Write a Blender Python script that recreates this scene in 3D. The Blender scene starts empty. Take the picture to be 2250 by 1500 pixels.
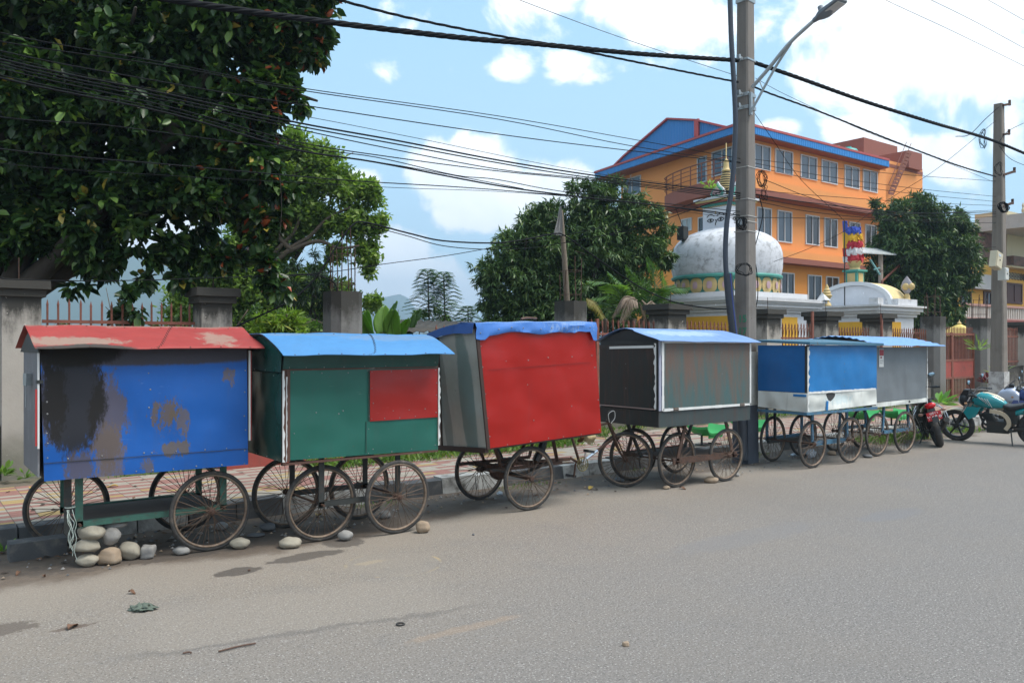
import bpy, math, random
import numpy as np
from mathutils import Vector, Matrix, noise
random.seed(7); RNG = np.random.default_rng(11)
R = math.radians
# World frame: x runs along the street, y across it (away from the viewer), z up. Eye at (0,0,1.7) looking along (0.6,0.8,0).
scene = bpy.context.scene
col = scene.collection
cam_d = bpy.data.cameras.new("camera"); cam = bpy.data.objects.new("camera", cam_d); col.objects.link(cam)
cam.location = (0, 0, 1.7); cam.rotation_euler = (R(90), 0, -math.atan2(0.6, 0.8))
cam_d.sensor_width = 36; cam_d.lens = 28.96; cam_d.shift_y = 0.0031; cam_d.clip_start = 0.1; cam_d.clip_end = 20000
scene.camera = cam
scene.render.resolution_x = 1024; scene.render.resolution_y = 682
scene.view_settings.view_transform = 'Standard'; scene.view_settings.look = 'None'
scene.view_settings.exposure = 1.50; scene.view_settings.gamma = 1.0
SUN_EL, SUN_AZ = 60.0, -48.0          # azimuth measured from +x (street direction) towards +y
# ---------------------------------------------------------------- node helper
class NT:
    def __init__(s, tree): s.t = tree; s.n = tree.nodes; s.l = tree.links
    def node(s, typ, **kw):
        n = s.n.new(typ)
        for k, v in kw.items(): setattr(n, k, v)
        return n
    def put(s, sock, v):
        if isinstance(v, bpy.types.NodeSocket): s.l.new(v, sock)
        elif v is not None:
            if isinstance(v, (tuple, list)) and len(v) == 3 and sock.type == 'RGBA': v = (*v, 1)
            sock.default_value = v
    def math(s, op, a, b=None, c=None, clamp=False):
        n = s.node('ShaderNodeMath', operation=op, use_clamp=clamp)
        s.put(n.inputs[0], a)
        if b is not None: s.put(n.inputs[1], b)
        if c is not None: s.put(n.inputs[2], c)
        return n.outputs[0]
    def vmath(s, op, a, b=None):
        n = s.node('ShaderNodeVectorMath', operation=op); s.put(n.inputs[0], a)
        if b is not None: s.put(n.inputs[1], b)
        return n.outputs['Value'] if op in ('DOT_PRODUCT', 'LENGTH', 'DISTANCE') else n.outputs[0]
    def mix(s, f, a, b, blend='MIX'):
        n = s.node('ShaderNodeMix', data_type='RGBA', blend_type=blend)
        s.put(n.inputs[0], f); s.put(n.inputs[6], a); s.put(n.inputs[7], b); return n.outputs[2]
    def noise(s, vec, scale, detail=4, rough=.55, dist=0.0):
        n = s.node('ShaderNodeTexNoise'); s.put(n.inputs['Vector'], vec)
        n.inputs['Scale'].default_value = scale; n.inputs['Detail'].default_value = detail
        n.inputs['Roughness'].default_value = rough; n.inputs['Distortion'].default_value = dist
        return n.outputs[0]
    def step(s, v, lo, hi):
        n = s.node('ShaderNodeMapRange', interpolation_type='SMOOTHSTEP'); s.put(n.inputs[0], v)
        n.inputs[1].default_value = lo; n.inputs[2].default_value = hi; return n.outputs[0]
    def obj(s): return s.node('ShaderNodeTexCoord').outputs['Object']
    def scale(s, vec, sc):
        n = s.node('ShaderNodeMapping'); s.put(n.inputs[0], vec); n.inputs['Scale'].default_value = sc; return n.outputs[0]
    def sep(s, vec):
        n = s.node('ShaderNodeSeparateXYZ'); s.put(n.inputs[0], vec); return n.outputs
    def ell(s, xyz, c, r, wob=None, soft=.35):
        """mask of an ellipse in two or three coordinates: xyz list of sockets, c centre, r radii"""
        acc = None
        for a, cc, rr in zip(xyz, c, r):
            q = s.math('DIVIDE', s.math('SUBTRACT', a, cc), rr); q = s.math('MULTIPLY', q, q)
            acc = q if acc is None else s.math('ADD', acc, q)
        if wob is not None: acc = s.math('ADD', acc, wob)
        return s.math('SUBTRACT', 1.0, s.step(acc, 1 - soft, 1 + soft))
    def ramp(s, fac, stops):
        n = s.node('ShaderNodeValToRGB'); s.put(n.inputs[0], fac); e = n.color_ramp.elements
        e[0].position, e[0].color = stops[0][0], (*stops[0][1], 1); e[1].position, e[1].color = stops[-1][0], (*stops[-1][1], 1)
        for p, c in stops[1:-1]:
            q = e.new(p); q.color = (*c, 1)
        return n.outputs[0]
# ---------------------------------------------------------------- world: sky with clouds, sun
w = bpy.data.worlds.new("World"); scene.world = w; w.use_nodes = True
T = NT(w.node_tree); T.n.clear()
sky = T.node('ShaderNodeTexSky', sky_type='NISHITA'); sky.sun_disc = False
sky.sun_elevation = R(SUN_EL); sky.sun_rotation = R(90 - SUN_AZ); sky.air_density = 1.0; sky.dust_density = 0.6; sky.ozone_density = 1.6
dirv = T.node('ShaderNodeTexCoord').outputs['Generated']
fwd = T.math('MAXIMUM', T.vmath('DOT_PRODUCT', dirv, (.6, .8, 0)), .08)
u = T.math('DIVIDE', T.vmath('DOT_PRODUCT', dirv, (.8, -.6, 0)), fwd)
v = T.math('DIVIDE', T.vmath('DOT_PRODUCT', dirv, (0, 0, 1)), fwd)
uvn = T.node('ShaderNodeCombineXYZ'); T.put(uvn.inputs[0], u); T.put(uvn.inputs[1], v)
n1 = T.noise(uvn.outputs[0], 8.0, 10, .6, .3)
n2 = T.noise(uvn.outputs[0], 2.2, 5, .55)
BL = [  # clouds: (px, py, rx, ry, weight) measured in the picture, turned into directions
 (1010, 385, 135, 95, 1.35), (1070, 450, 130, 75, 1.3), (965, 345, 60, 45, .9), (1250, 395, 120, 60, .95), (1200, 430, 150, 60, 1.0),
 (870, 560, 85, 75, 1.2), (950, 625, 170, 75, 1.0), (800, 405, 80, 45, .95), (1130, 620, 120, 60, .5), (1700, 10, 640, 105, .85), (2080, 90, 340, 190, 1.15),
 (1300, -10, 260, 70, .9), (1115, 150, 70, 42, .75), (1285, 155, 90, 55, .8), (1500, 120, 120, 60, .4), (1010, 155, 40, 25, .4), (860, 150, 70, 30, .35), (880, 40, 100, 60, .5),
 (1900, 300, 110, 55, .95), (2050, 340, 130, 70, .9), (1720, 285, 60, 28, .8), (2180, 250, 180, 130, .7), (230, 430, 420, 300, .8),
 (660, 310, 70, 40, .7), (1850, 130, 130, 70, .3), (2140, 430, 120, 60, .6)]
acc = None
for (bx, by, rx, ry, wt) in BL:
    a = T.math('DIVIDE', T.math('SUBTRACT', u, (bx - 1125) / 1810), rx / 1810)
    b = T.math('DIVIDE', T.math('SUBTRACT', v, (757 - by) / 1810), ry / 1810)
    d = T.math('SQRT', T.math('ADD', T.math('MULTIPLY', a, a), T.math('MULTIPLY', b, b)))
    m = T.math('MULTIPLY', T.math('SUBTRACT', 1.45, d, clamp=True), wt)
    acc = m if acc is None else T.math('MAXIMUM', acc, m)
fld = T.math('ADD', acc, T.math('MULTIPLY', T.math('SUBTRACT', n1, .5), 3.0))
fld = T.math('ADD', fld, T.math('MULTIPLY', T.math('SUBTRACT', n2, .5), 1.1))
cm = T.step(fld, .40, .80)
# the sky behind the viewer: thin broken cloud
n3 = T.noise(dirv, 2.6, 6, .6)
back = T.step(T.vmath('DOT_PRODUCT', dirv, (.6, .8, 0)), .12, .3)
cm = T.math('ADD', T.math('MULTIPLY', cm, back), T.math('MULTIPLY', T.step(n3, .38, .6), T.math('SUBTRACT', 1.0, back)))
shade = T.step(n1, .25, .75)
cloud = T.mix(shade, (5.6, 5.9, 6.2), (7.6, 7.6, 7.6))
haze_h = T.math('SUBTRACT', 1.0, T.step(v, -.02, .55))
skyc = T.mix(1.0, sky.outputs[0], (1.0, 1.2, 1.2), 'MULTIPLY')
skyc = T.mix(T.math('ADD', T.math('MULTIPLY', haze_h, .0), .72), skyc, (2.05, 3.5, 4.6))
skyc = T.mix(T.math('MULTIPLY', haze_h, .40), skyc, (3.9, 4.9, 5.6))
colr = T.mix(cm, skyc, cloud)
bg = T.node('ShaderNodeBackground'); T.put(bg.inputs[0], colr); bg.inputs[1].default_value = 0.085
T.l.new(bg.outputs[0], T.node('ShaderNodeOutputWorld').inputs[0])
sd = bpy.data.lights.new("sun", 'SUN'); sd.energy = 1.75; sd.angle = R(32); sd.color = (1, .95, .88)
sun = bpy.data.objects.new("sun", sd); col.objects.link(sun)
ce = math.cos(R(SUN_EL)); sdir = Vector((ce * math.cos(R(SUN_AZ)), ce * math.sin(R(SUN_AZ)), math.sin(R(SUN_EL))))
sun.rotation_euler = sdir.to_track_quat('Z', 'Y').to_euler(); sun.location = (0, 0, 30)
# ---------------------------------------------------------------- measuring helpers
F, H0, EYE = 1810.0, 757.0, 1.7
def _r(px, py): return (px - 1125) / F, (H0 - py) / F
def atY(px, py, Y):
    r, q = _r(px, py); return Vector(((.6 + .8 * r) * Y, (.8 - .6 * r) * Y, EYE + q * Y))
def onT(px, py, t):
    r, q = _r(px, py); return atY(px, py, t / (.8 - .6 * r))
def onS(px, py, s):
    r, q = _r(px, py); return atY(px, py, s / (.6 + .8 * r))
def onZ(px, py, z):
    r, q = _r(px, py); return atY(px, py, (z - EYE) / q)
def onP(px, py, p0, d):      # vertical plane through p0 along d
    r, q = _r(px, py); a, b = .6 + .8 * r, .8 - .6 * r
    Y = (p0[0] * d[1] - p0[1] * d[0]) / (a * d[1] - b * d[0]); return atY(px, py, Y)
# ---------------------------------------------------------------- object helpers
def tag(o, label=None, cat=None, group=None, kind=None):
    for k, v in (('label', label), ('category', cat), ('group', group), ('kind', kind)):
        if v: o[k] = v
    return o
def empty(name, loc, label, cat, group=None, rot=(0, 0, 0)):
    o = bpy.data.objects.new(name, None); col.objects.link(o); o.location = loc; o.rotation_euler = rot
    o.empty_display_size = .2; tag(o, label, cat, group); return o
def base_of(o):
    while o.parent: o = o.parent
    return o.location
class MB:
    def __init__(s): s.v = []; s.f = []; s.m = []
    def add(s, vs, fs, mi=0):
        b = len(s.v); s.v += [tuple(x) for x in vs]; s.f += [tuple(b + i for i in f) for f in fs]; s.m += [mi] * len(fs)
    def hexa(s, c, mi=0):   # 8 corners: bottom ring 0-3 counter-clockwise, top ring 4-7
        s.add(c, [(3, 2, 1, 0), (4, 5, 6, 7), (0, 1, 5, 4), (1, 2, 6, 5), (2, 3, 7, 6), (3, 0, 4, 7)], mi)
    def box(s, a, b, mi=0):
        (x0, y0, z0), (x1, y1, z1) = a, b
        x0, x1 = min(x0, x1), max(x0, x1); y0, y1 = min(y0, y1), max(y0, y1); z0, z1 = min(z0, z1), max(z0, z1)
        s.hexa([(x0, y0, z0), (x1, y0, z0), (x1, y1, z0), (x0, y1, z0), (x0, y0, z1), (x1, y0, z1), (x1, y1, z1), (x0, y1, z1)], mi)
    def rbox(s, c, size, rot, mi=0):
        M = rot.to_matrix() if not isinstance(rot, Matrix) else rot
        h = [x / 2 for x in size]; c = Vector(c)
        P = [(-1, -1, -1), (1, -1, -1), (1, 1, -1), (-1, 1, -1), (-1, -1, 1), (1, -1, 1), (1, 1, 1), (-1, 1, 1)]
        s.hexa([c + M @ Vector((p[0] * h[0], p[1] * h[1], p[2] * h[2])) for p in P], mi)
    def bar(s, p, q, w, h=None, mi=0, up=(0, 0, 1)):
        p, q = Vector(p), Vector(q); d = q - p; L = d.length
        if L < 1e-6: return
        d /= L; u = Vector(up)
        if abs(d.dot(u)) > .95: u = Vector((0, 1, 0)) if abs(d.y) < .9 else Vector((1, 0, 0))
        x = d.cross(u).normalized(); y = x.cross(d).normalized(); h = h or w
        c = []
        for e in (p, q):
            for (a, b) in ((-1, -1), (1, -1), (1, 1), (-1, 1)): c.append(e + x * a * w / 2 + y * b * h / 2)
        s.hexa(c, mi)
    def tube(s, pts, r, n=8, mi=0, cap=True, close=False):
        pts = [Vector(p) for p in pts]; N = len(pts); rs = r if isinstance(r, (list, tuple)) else [r] * N
        rings = []; u = None
        for i, p in enumerate(pts):
            a = pts[i - 1] if (i > 0 or close) else p; b = pts[(i + 1) % N] if (i < N - 1 or close) else p
            t = (b - a)
            if t.length < 1e-9: t = Vector((0, 0, 1))
            t.normalize()
            if u is None:
                u = Vector((0, 0, 1)) if abs(t.z) < .9 else Vector((1, 0, 0))
            u = (u - t * u.dot(t)); 
            if u.length < 1e-6: u = Vector((0, 1, 0)) - t * t.y
            u.normalize(); w_ = t.cross(u)
            rings.append([p + (u * math.cos(2 * math.pi * k / n) + w_ * math.sin(2 * math.pi * k / n)) * rs[i] for k in range(n)])
        vs = [x for rg in rings for x in rg]; fs = []
        M_ = N if close else N - 1
        for i in range(M_):
            j = (i + 1) % N
            for k in range(n): fs.append((i * n + k, i * n + (k + 1) % n, j * n + (k + 1) % n, j * n + k))
        if cap and not close: fs += [tuple(reversed(range(n))), tuple((N - 1) * n + k for k in range(n))]
        s.add(vs, fs, mi)
    def lathe(s, c, prof, n=24, mi=0, axis='z', sx=1, sy=1):
        c = Vector(c); vs = []; fs = []; N = len(prof)
        for (r, h) in prof:
            for k in range(n):
                a = 2 * math.pi * k / n; x, y = r * math.cos(a) * sx, r * math.sin(a) * sy
                vs.append(c + (Vector((x, y, h)) if axis == 'z' else Vector((x, h, y)) if axis == 'y' else Vector((h, x, y))))
        for i in range(N - 1):
            for k in range(n):
                q = (i * n + k, i * n + (k + 1) % n, (i + 1) * n + (k + 1) % n, (i + 1) * n + k)
                fs.append(q if axis != 'y' else tuple(reversed(q)))
        fs.append(tuple(reversed(range(n)))); fs.append(tuple((N - 1) * n + k for k in range(n)))
        s.add(vs, fs, mi)
    def torus(s, c, Rr, r, axis='y', n=48, m=8, mi=0, sq=1.0):
        c = Vector(c); vs = []; fs = []
        for i in range(n):
            a = 2 * math.pi * i / n
            for k in range(m):
                b = 2 * math.pi * k / m; rr = Rr + r * math.cos(b); h = r * sq * math.sin(b)
                x, y = rr * math.cos(a), rr * math.sin(a)
                vs.append(c + (Vector((x, h, y)) if axis == 'y' else Vector((x, y, h)) if axis == 'z' else Vector((h, x, y))))
        for i in range(n):
            for k in range(m):
                fs.append((i * m + k, i * m + (k + 1) % m, ((i + 1) % n) * m + (k + 1) % m, ((i + 1) % n) * m + k))
        s.add(vs, fs, mi)
    def ball(s, c, r, n=12, m=8, mi=0):
        c = Vector(c); r = Vector(r) if hasattr(r, '__len__') else Vector((r, r, r)); vs = []; fs = []
        for i in range(1, m):
            p = math.pi * i / m
            for k in range(n):
                a = 2 * math.pi * k / n; vs.append(c + Vector((r.x * math.sin(p) * math.cos(a), r.y * math.sin(p) * math.sin(a), r.z * math.cos(p))))
        t = len(vs); vs += [c + Vector((0, 0, r.z)), c - Vector((0, 0, r.z))]
        for i in range(m - 2):
            for k in range(n): fs.append((i * n + k, (i + 1) * n + k, (i + 1) * n + (k + 1) % n, i * n + (k + 1) % n))
        for k in range(n): fs.append((t, k, (k + 1) % n)); fs.append((t + 1, (m - 2) * n + (k + 1) % n, (m - 2) * n + k))
        s.add(vs, fs, mi)
    def sheet(s, G, th=(0, 0, -.006), mi=0):
        """closed thin sheet from a grid of points (rows x cols), thickened by the vector th"""
        nr, nc = len(G), len(G[0]); th = Vector(th); top = [Vector(p) for rw in G for p in rw]
        vs = top + [p + th for p in top]; o = nr * nc; fs = []
        for i in range(nr - 1):
            for j in range(nc - 1):
                a, b, c, d = i * nc + j, i * nc + j + 1, (i + 1) * nc + j + 1, (i + 1) * nc + j
                fs += [(a, b, c, d), (o + d, o + c, o + b, o + a)]
        for j in range(nc - 1):
            fs += [(j + 1, j, o + j, o + j + 1), ((nr - 1) * nc + j, (nr - 1) * nc + j + 1, o + (nr - 1) * nc + j + 1, o + (nr - 1) * nc + j)]
        for i in range(nr - 1):
            fs += [(i * nc, (i + 1) * nc, o + (i + 1) * nc, o + i * nc), ((i + 1) * nc + nc - 1, i * nc + nc - 1, o + i * nc + nc - 1, o + (i + 1) * nc + nc - 1)]
        s.add(vs, fs, mi)
    def prism(s, poly, ext, mi=0):
        n = len(poly); ext = Vector(ext); vs = [Vector(p) for p in poly] + [Vector(p) + ext for p in poly]
        fs = [tuple(range(n)), tuple(reversed(range(n, 2 * n)))] + [((i + 1) % n, i, n + i, n + (i + 1) % n) for i in range(n)]
        s.add(vs, fs, mi)
    def build(s, name, mats, parent=None, smooth=False, world=True, loc=None):
        me = bpy.data.meshes.new(name)
        off = Vector((0, 0, 0))
        if parent is not None and world: off = Vector(base_of(parent))
        if loc is not None: off = off + Vector(loc)
        me.from_pydata([(a - off.x, b - off.y, c - off.z) for a, b, c in s.v], [], s.f)
        for m_ in (mats if isinstance(mats, (list, tuple)) else [mats]): me.materials.append(m_)
        me.polygons.foreach_set('material_index', s.m)
        if smooth:
            me.polygons.foreach_set('use_smooth', [True] * len(s.f)); 
            if smooth != 'all': me.set_sharp_from_angle(angle=R(38))
        me.update()
        o = bpy.data.objects.new(name, me); col.objects.link(o)
        if parent is not None: o.parent = parent
        if loc is not None: o.location = loc
        return o
def copy_part(o, parent, loc=None, rot=None):
    c = o.copy(); col.objects.link(c); c.parent = parent
    if loc is not None: c.location = loc
    if rot is not None: c.rotation_euler = rot
    for ch in o.children: copy_part(ch, c)
    return c
def smooth_path(P, k=8):
    P = [Vector(p) for p in P]; out = []
    for i in range(len(P) - 1):
        a = P[i - 1] if i > 0 else P[i] * 2 - P[i + 1]; b, c = P[i], P[i + 1]; d = P[i + 2] if i + 2 < len(P) else c * 2 - b
        for j in range(k):
            t = j / k; out.append(.5 * ((2 * b) + (c - a) * t + (2 * a - 5 * b + 4 * c - d) * t * t + (3 * b - a - 3 * c + d) * t ** 3))
    out.append(P[-1]); return out
def lerp(a, b, t): return Vector(a) * (1 - t) + Vector(b) * t
# ---------------------------------------------------------------- materials
def newmat(name):
    m = bpy.data.materials.new(name); m.use_nodes = True; t = NT(m.node_tree); b = t.n['Principled BSDF']; return m, t, b
def bump(t, b, h, strength=.3, dist=.01):
    n = t.node('ShaderNodeBump'); n.inputs['Strength'].default_value = strength; n.inputs['Distance'].default_value = dist
    t.put(n.inputs['Height'], h); t.l.new(n.outputs[0], b.inputs['Normal'])
def simple(name, c, rough=.6, metal=0.0, var=.25, vs=6.0, bmp=0.0, bs=60.0, spec=.5, dirt=None, da=.5, ds=3.0, coat=0):
    m, t, b = newmat(name); o = t.obj()
    n = t.noise(o, vs, 5, .6)
    k = tuple(x * (1 - var) for x in c); k2 = tuple(min(1, x * (1 + var)) for x in c)
    cc = t.mix(n, k, k2)
    if dirt:
        d = t.step(t.noise(o, ds, 7, .65, .4), 1 - da - .12, 1 - da + .22); cc = t.mix(d, cc, dirt)
    t.put(b.inputs['Base Color'], cc); b.inputs['Roughness'].default_value = rough; b.inputs['Metallic'].default_value = metal
    b.inputs['Specular IOR Level'].default_value = spec
    if coat: b.inputs['Coat Weight'].default_value = coat
    if bmp: bump(t, b, t.noise(o, bs, 4, .6), bmp)
    return m
def leafmat(name, c1, c2, c3=None, rough=.45, trans=.25, frac=.08):
    m, t, b = newmat(name); g = t.node('ShaderNodeNewGeometry'); rnd = g.outputs['Random Per Island']
    stops = [(0, c1), (.55, tuple((a + b_) / 2 for a, b_ in zip(c1, c2))), (1 - frac, c2)]
    if c3: stops += [(1 - frac + .01, c3), (1, c3)]
    else: stops += [(1, c2)]
    cc = t.ramp(rnd, stops)
    big = t.noise(t.obj(), .9, 3, .5); cc = t.mix(t.math('MULTIPLY', t.step(big, .35, .7), .5), cc, tuple(x * .62 for x in c1))
    t.put(b.inputs['Base Color'], cc); b.inputs['Roughness'].default_value = rough; b.inputs['Specular IOR Level'].default_value = .35
    tr = t.node('ShaderNodeBsdfTranslucent'); t.put(tr.inputs[0], t.mix(1.0, cc, (1.3, 1.5, .6), 'MULTIPLY'))
    mx = t.node('ShaderNodeMixShader'); mx.inputs[0].default_value = trans
    t.l.new(b.outputs[0], mx.inputs[1]); t.l.new(tr.outputs[0], mx.inputs[2]); t.l.new(mx.outputs[0], t.n['Material Output'].inputs[0]); return m
def paint(name, c, worn=(.16, .13, .11), amount=.12, rough=.38, stains_shading=(), streak=.25, spots=None, fade=.15, bmp=.16):
    streak += .16; fade += .08
    """painted sheet metal: faint fade, vertical streaks, chips, and stains (list of (axis centre, radii, colour, wobble, strength))"""
    m, t, b = newmat(name); o = t.obj(); x = t.sep(o)
    f = t.noise(o, 2.2, 4, .6); cc = t.mix(f, tuple(v * (1 - fade) for v in c), tuple(min(1, v * (1 + fade) + fade * .02) for v in c))
    st = t.noise(t.scale(o, (14, 14, 1.6)), 1.0, 5, .6); cc = t.mix(t.math('MULTIPLY', t.step(st, .52, .75), streak), cc, tuple(v * .55 + .03 for v in c))
    ch = t.noise(o, 9, 8, .72, .5); cm_ = t.step(ch, .72 - amount * .5, .76 - amount * .45)
    cc = t.mix(cm_, cc, worn); gz_ = t.noise(o, 1.1, 6, .7, .6); cc = t.mix(t.math('MULTIPLY', t.step(gz_, .5, .72), .30), cc, tuple(v * .6 + .022 for v in c)); rs_ = t.step(t.noise(o, 26, 5, .75), .66, .70); cc = t.mix(t.math('MULTIPLY', rs_, .55), cc, (.10, .06, .045)); sc = t.noise(t.scale(o, (3, 3, 40)), 2.0, 3, .7); cc = t.mix(t.math('MULTIPLY', t.step(sc, .7, .74), .3), cc, tuple(min(1, v + .25) for v in c))
    wob = t.math('ADD', t.math('MULTIPLY', t.math('SUBTRACT', t.noise(t.scale(o, (9, 9, 4)), 1.3, 10, .74), .5), 6.0), t.math('MULTIPLY', t.math('SUBTRACT', t.noise(t.scale(o, (60, 60, 18)), 1.0, 6, .8), .5), 3.6))
    rg = t.math('ADD', rough, t.math('MULTIPLY', cm_, .35))
    for (ax, ce_, rd, colr_, wb, stg) in stains_shading:
        ww = t.math('MULTIPLY', wob, wb); xs = [x['XYZ'.index(a)] for a in ax]
        mk = t.math('MULTIPLY', t.ell(xs, ce_, rd, ww, .28), stg)
        cc = t.mix(mk, cc, colr_); rg = t.math('ADD', rg, t.math('MULTIPLY', mk, .3))
    t.put(b.inputs['Base Color'], cc); t.put(b.inputs['Roughness'], rg); b.inputs['Specular IOR Level'].default_value = .42
    if bmp: bump(t, b, t.noise(o, 2.6, 1, .4), bmp * 3.0, .08)
    return m
MT = {}
MT['rust'] = simple('rust_metal', (.085, .045, .03), .8, .2, .5, 30, .4, 120, dirt=(.03, .025, .024), da=.45, ds=20)
MT['darkiron'] = simple('dark_iron', (.035, .038, .036), .6, .3, .4, 20, .3, 90, dirt=(.09, .05, .035), da=.38, ds=12)
MT['greeniron'] = simple('green_painted_iron', (.04, .12, .09), .55, .1, .35, 14, .3, 80, dirt=(.07, .045, .035), da=.42, ds=16)
MT['blueiron'] = simple('blue_painted_iron', (.06, .16, .25), .55, .1, .35, 14, .3, 80, dirt=(.09, .06, .05), da=.42, ds=16)
MT['rubber'] = simple('tyre_rubber', (.035, .034, .033), .85, 0, .4, 40, .4, 200, dirt=(.13, .11, .09), da=.42, ds=9)
MT['rim'] = simple('rusty_rim', (.2, .15, .11), .6, .4, .4, 40, .3, 90, dirt=(.08, .04, .025), da=.45, ds=14)
MT['spoke'] = simple('rusty_spoke', (.10, .065, .045), .6, .4, .4, 40)
MT['chrome'] = simple('bright_metal', (.6, .6, .62), .25, .9, .15, 20)
MT['zinc'] = simple('galvanised_steel', (.36, .39, .4), .45, .7, .25, 10)
MT['rivet'] = simple('rivet_head', (.22, .22, .22), .4, .6, .3, 50)
MT['white'] = simple('white_strip_paint', (.62, .62, .6), .6, 0, .15, 9, .1, 30, dirt=(.3, .27, .23), da=.3, ds=10)
MT['black'] = simple('black_plastic', (.018, .018, .02), .45, 0, .3, 9)
MT['cable'] = simple('cable_black', (.008, .009, .011), .8, 0, .3, 9, spec=.15)
MT['brownwood'] = simple('brown_timber', (.10, .055, .038), .8, 0, .4, 12, .3, 60)
# ================================================================ SETTING: road, kerb, footpath, hills
def road_mat():
    m, t, b = newmat('worn_asphalt'); o = t.obj(); x = t.sep(o)
    fine = t.noise(o, 75, 2, .8); mid = t.noise(o, 30, 5, .8); big = t.noise(o, .55, 5, .6); med = t.noise(o, 2.3, 6, .62)
    # dusty tan near the kerb and on the left, greyer towards the middle of the road
    dist = t.math('ADD', x[1], t.math('MULTIPLY', x[0], -.22))
    tan = t.math('ADD', t.step(dist, 1.2, 6.6), t.math('MULTIPLY', t.math('SUBTRACT', big, .5), 1.1), clamp=True)
    base = t.mix(tan, (.172, .158, .146), (.220, .188, .153))
    base = t.mix(t.math('MULTIPLY', t.step(med, .5, .72), .32), base, (.15, .14, .133))
    base = t.mix(t.step(fine, .58, .68), base, t.mix(mid, (.36, .33, .3), (.5, .48, .46)))
    base = t.mix(t.math('SUBTRACT', 1.0, t.step(fine, .33, .43)), base, (.06, .055, .055))
    co = t.noise(o, 22, 3, .8); base = t.mix(t.math('MULTIPLY', t.step(co, .58, .66), .45), base, (.30, .285, .27)); base = t.mix(t.math('MULTIPLY', t.math('SUBTRACT', 1.0, t.step(co, .36, .44)), .4), base, (.10, .095, .09))
    base = t.mix(t.math('MULTIPLY', t.step(mid, .6, .72), .5), base, (.12, .115, .11))
    wob = t.math('ADD', t.math('MULTIPLY', t.math('SUBTRACT', t.noise(o, 3.4, 9, .72), .5), 6.0), t.math('MULTIPLY', t.math('SUBTRACT', t.noise(o, 17, 6, .75), .5), 3.5))
    wet = None; xy = [x[0], x[1]]
    def spot(px, py, rx, ry, colr_, k=1.0, wb=1.0, soft=.15):
        nonlocal base
        c = onZ(px, py, 0); mk = t.math('MULTIPLY', t.ell(xy, (c.x, c.y), (rx, ry), t.math('MULTIPLY', wob, wb), soft), k)
        base = t.mix(mk, base, colr_); return mk
    # dirt in the gutter
    edge = t.math('ADD', x[1], t.math('MULTIPLY', t.math('SUBTRACT', t.noise(o, 1.1, 7, .62), .5), 1.0))
    s_ = t.step(x[0], 3.2, 6.0)           # the dirt strip narrows to the right
    lim = t.math('ADD', 6.62, t.math('MULTIPLY', s_, .55))
    gut = t.step(t.math('SUBTRACT', edge, lim), -.10, .16)
    dirtc = t.mix(t.noise(o, 14, 6, .7), (.075, .058, .046), (.17, .135, .105))
    base = t.mix(gut, base, dirtc)
    dust = t.math('MULTIPLY', t.step(t.math('SUBTRACT', edge, t.math('SUBTRACT', lim, .9)), -.3, .8), .55)
    base = t.mix(t.math('MULTIPLY', dust, t.math('SUBTRACT', 1.0, gut)), base, (.25, .215, .175))
    W = (.082, .07, .06)
    m1 = spot(525, 1254, .19, .10, W, .85, .5); m2 = spot(670, 1222, .34, .11, W, .8, .6); m3 = spot(755, 1192, .17, .16, W, .8, .6)
    m4 = spot(430, 1205, 1.3, .26, (.085, .07, .058), .85, .5); m5 = spot(10, 1382, .22, .12, (.10, .08, .065), .8, .7)
    spot(155, 1378, .12, .03, (.09, .06, .045), .7, 1.2, .5)
    # round cover patch and its sandy rim
    c = onZ(865, 1238, 0); d = t.math('SQRT', t.math('ADD', t.math('POWER', t.math('SUBTRACT', x[0], c.x), 2), t.math('POWER', t.math('SUBTRACT', x[1], c.y), 2)))
    d = t.math('ADD', d, t.math('MULTIPLY', t.math('SUBTRACT', t.noise(o, 5, 4, .6), .5), .05))
    ins = t.math('SUBTRACT', 1.0, t.step(d, .34, .37)); base = t.mix(t.math('MULTIPLY', ins, .35), base, (.225, .20, .17))
    rim = t.math('MULTIPLY', t.step(d, .345, .36), t.math('SUBTRACT', 1.0, t.step(d, .37, .385)))
    base = t.mix(t.math('MULTIPLY', rim, t.step(t.noise(o, 4, 3), .5, .65)), base, (.32, .25, .15))
    spot(810, 1236, .13, .05, (.32, .26, .18), .5, .6, .6)
    # repaired strip: a long ragged crack line across the left foreground
    p, q = onZ(290, 1445, 0), onZ(1060, 1330, 0)
    dx, dy = q.x - p.x, q.y - p.y; L = math.hypot(dx, dy); dx /= L; dy /= L
    al = t.math('ADD', t.math('MULTIPLY', t.math('SUBTRACT', x[0], p.x), dx), t.math('MULTIPLY', t.math('SUBTRACT', x[1], p.y), dy))
    ac = t.math('ADD', t.math('MULTIPLY', t.math('SUBTRACT', x[0], p.x), -dy), t.math('MULTIPLY', t.math('SUBTRACT', x[1], p.y), dx))
    ac = t.math('ADD', ac, t.math('MULTIPLY', t.math('SUBTRACT', t.noise(o, 1.9, 9, .74), .5), .6))
    line = t.math('SUBTRACT', 1.0, t.step(t.math('ABSOLUTE', ac), .012, .05))
    within = t.math('MULTIPLY', t.step(al, -.2, .2), t.math('SUBTRACT', 1.0, t.step(al, L - .4, L + .2)))
    base = t.mix(t.math('MULTIPLY', t.math('MULTIPLY', line, within), .5), base, (.11, .10, .092))
    up = t.math('MULTIPLY', t.math('MULTIPLY', t.step(ac, .0, .08), t.math('SUBTRACT', 1.0, t.step(ac, .75, 1.0))), within)
    base = t.mix(t.math('MULTIPLY', up, .28), base, (.27, .235, .195))
    spot(1960, 1130, .5, .16, (.16, .16, .17), .5, .6, .6); spot(1640, 1180, 1.0, .2, (.17, .165, .165), .45, .6, .6)
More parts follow.
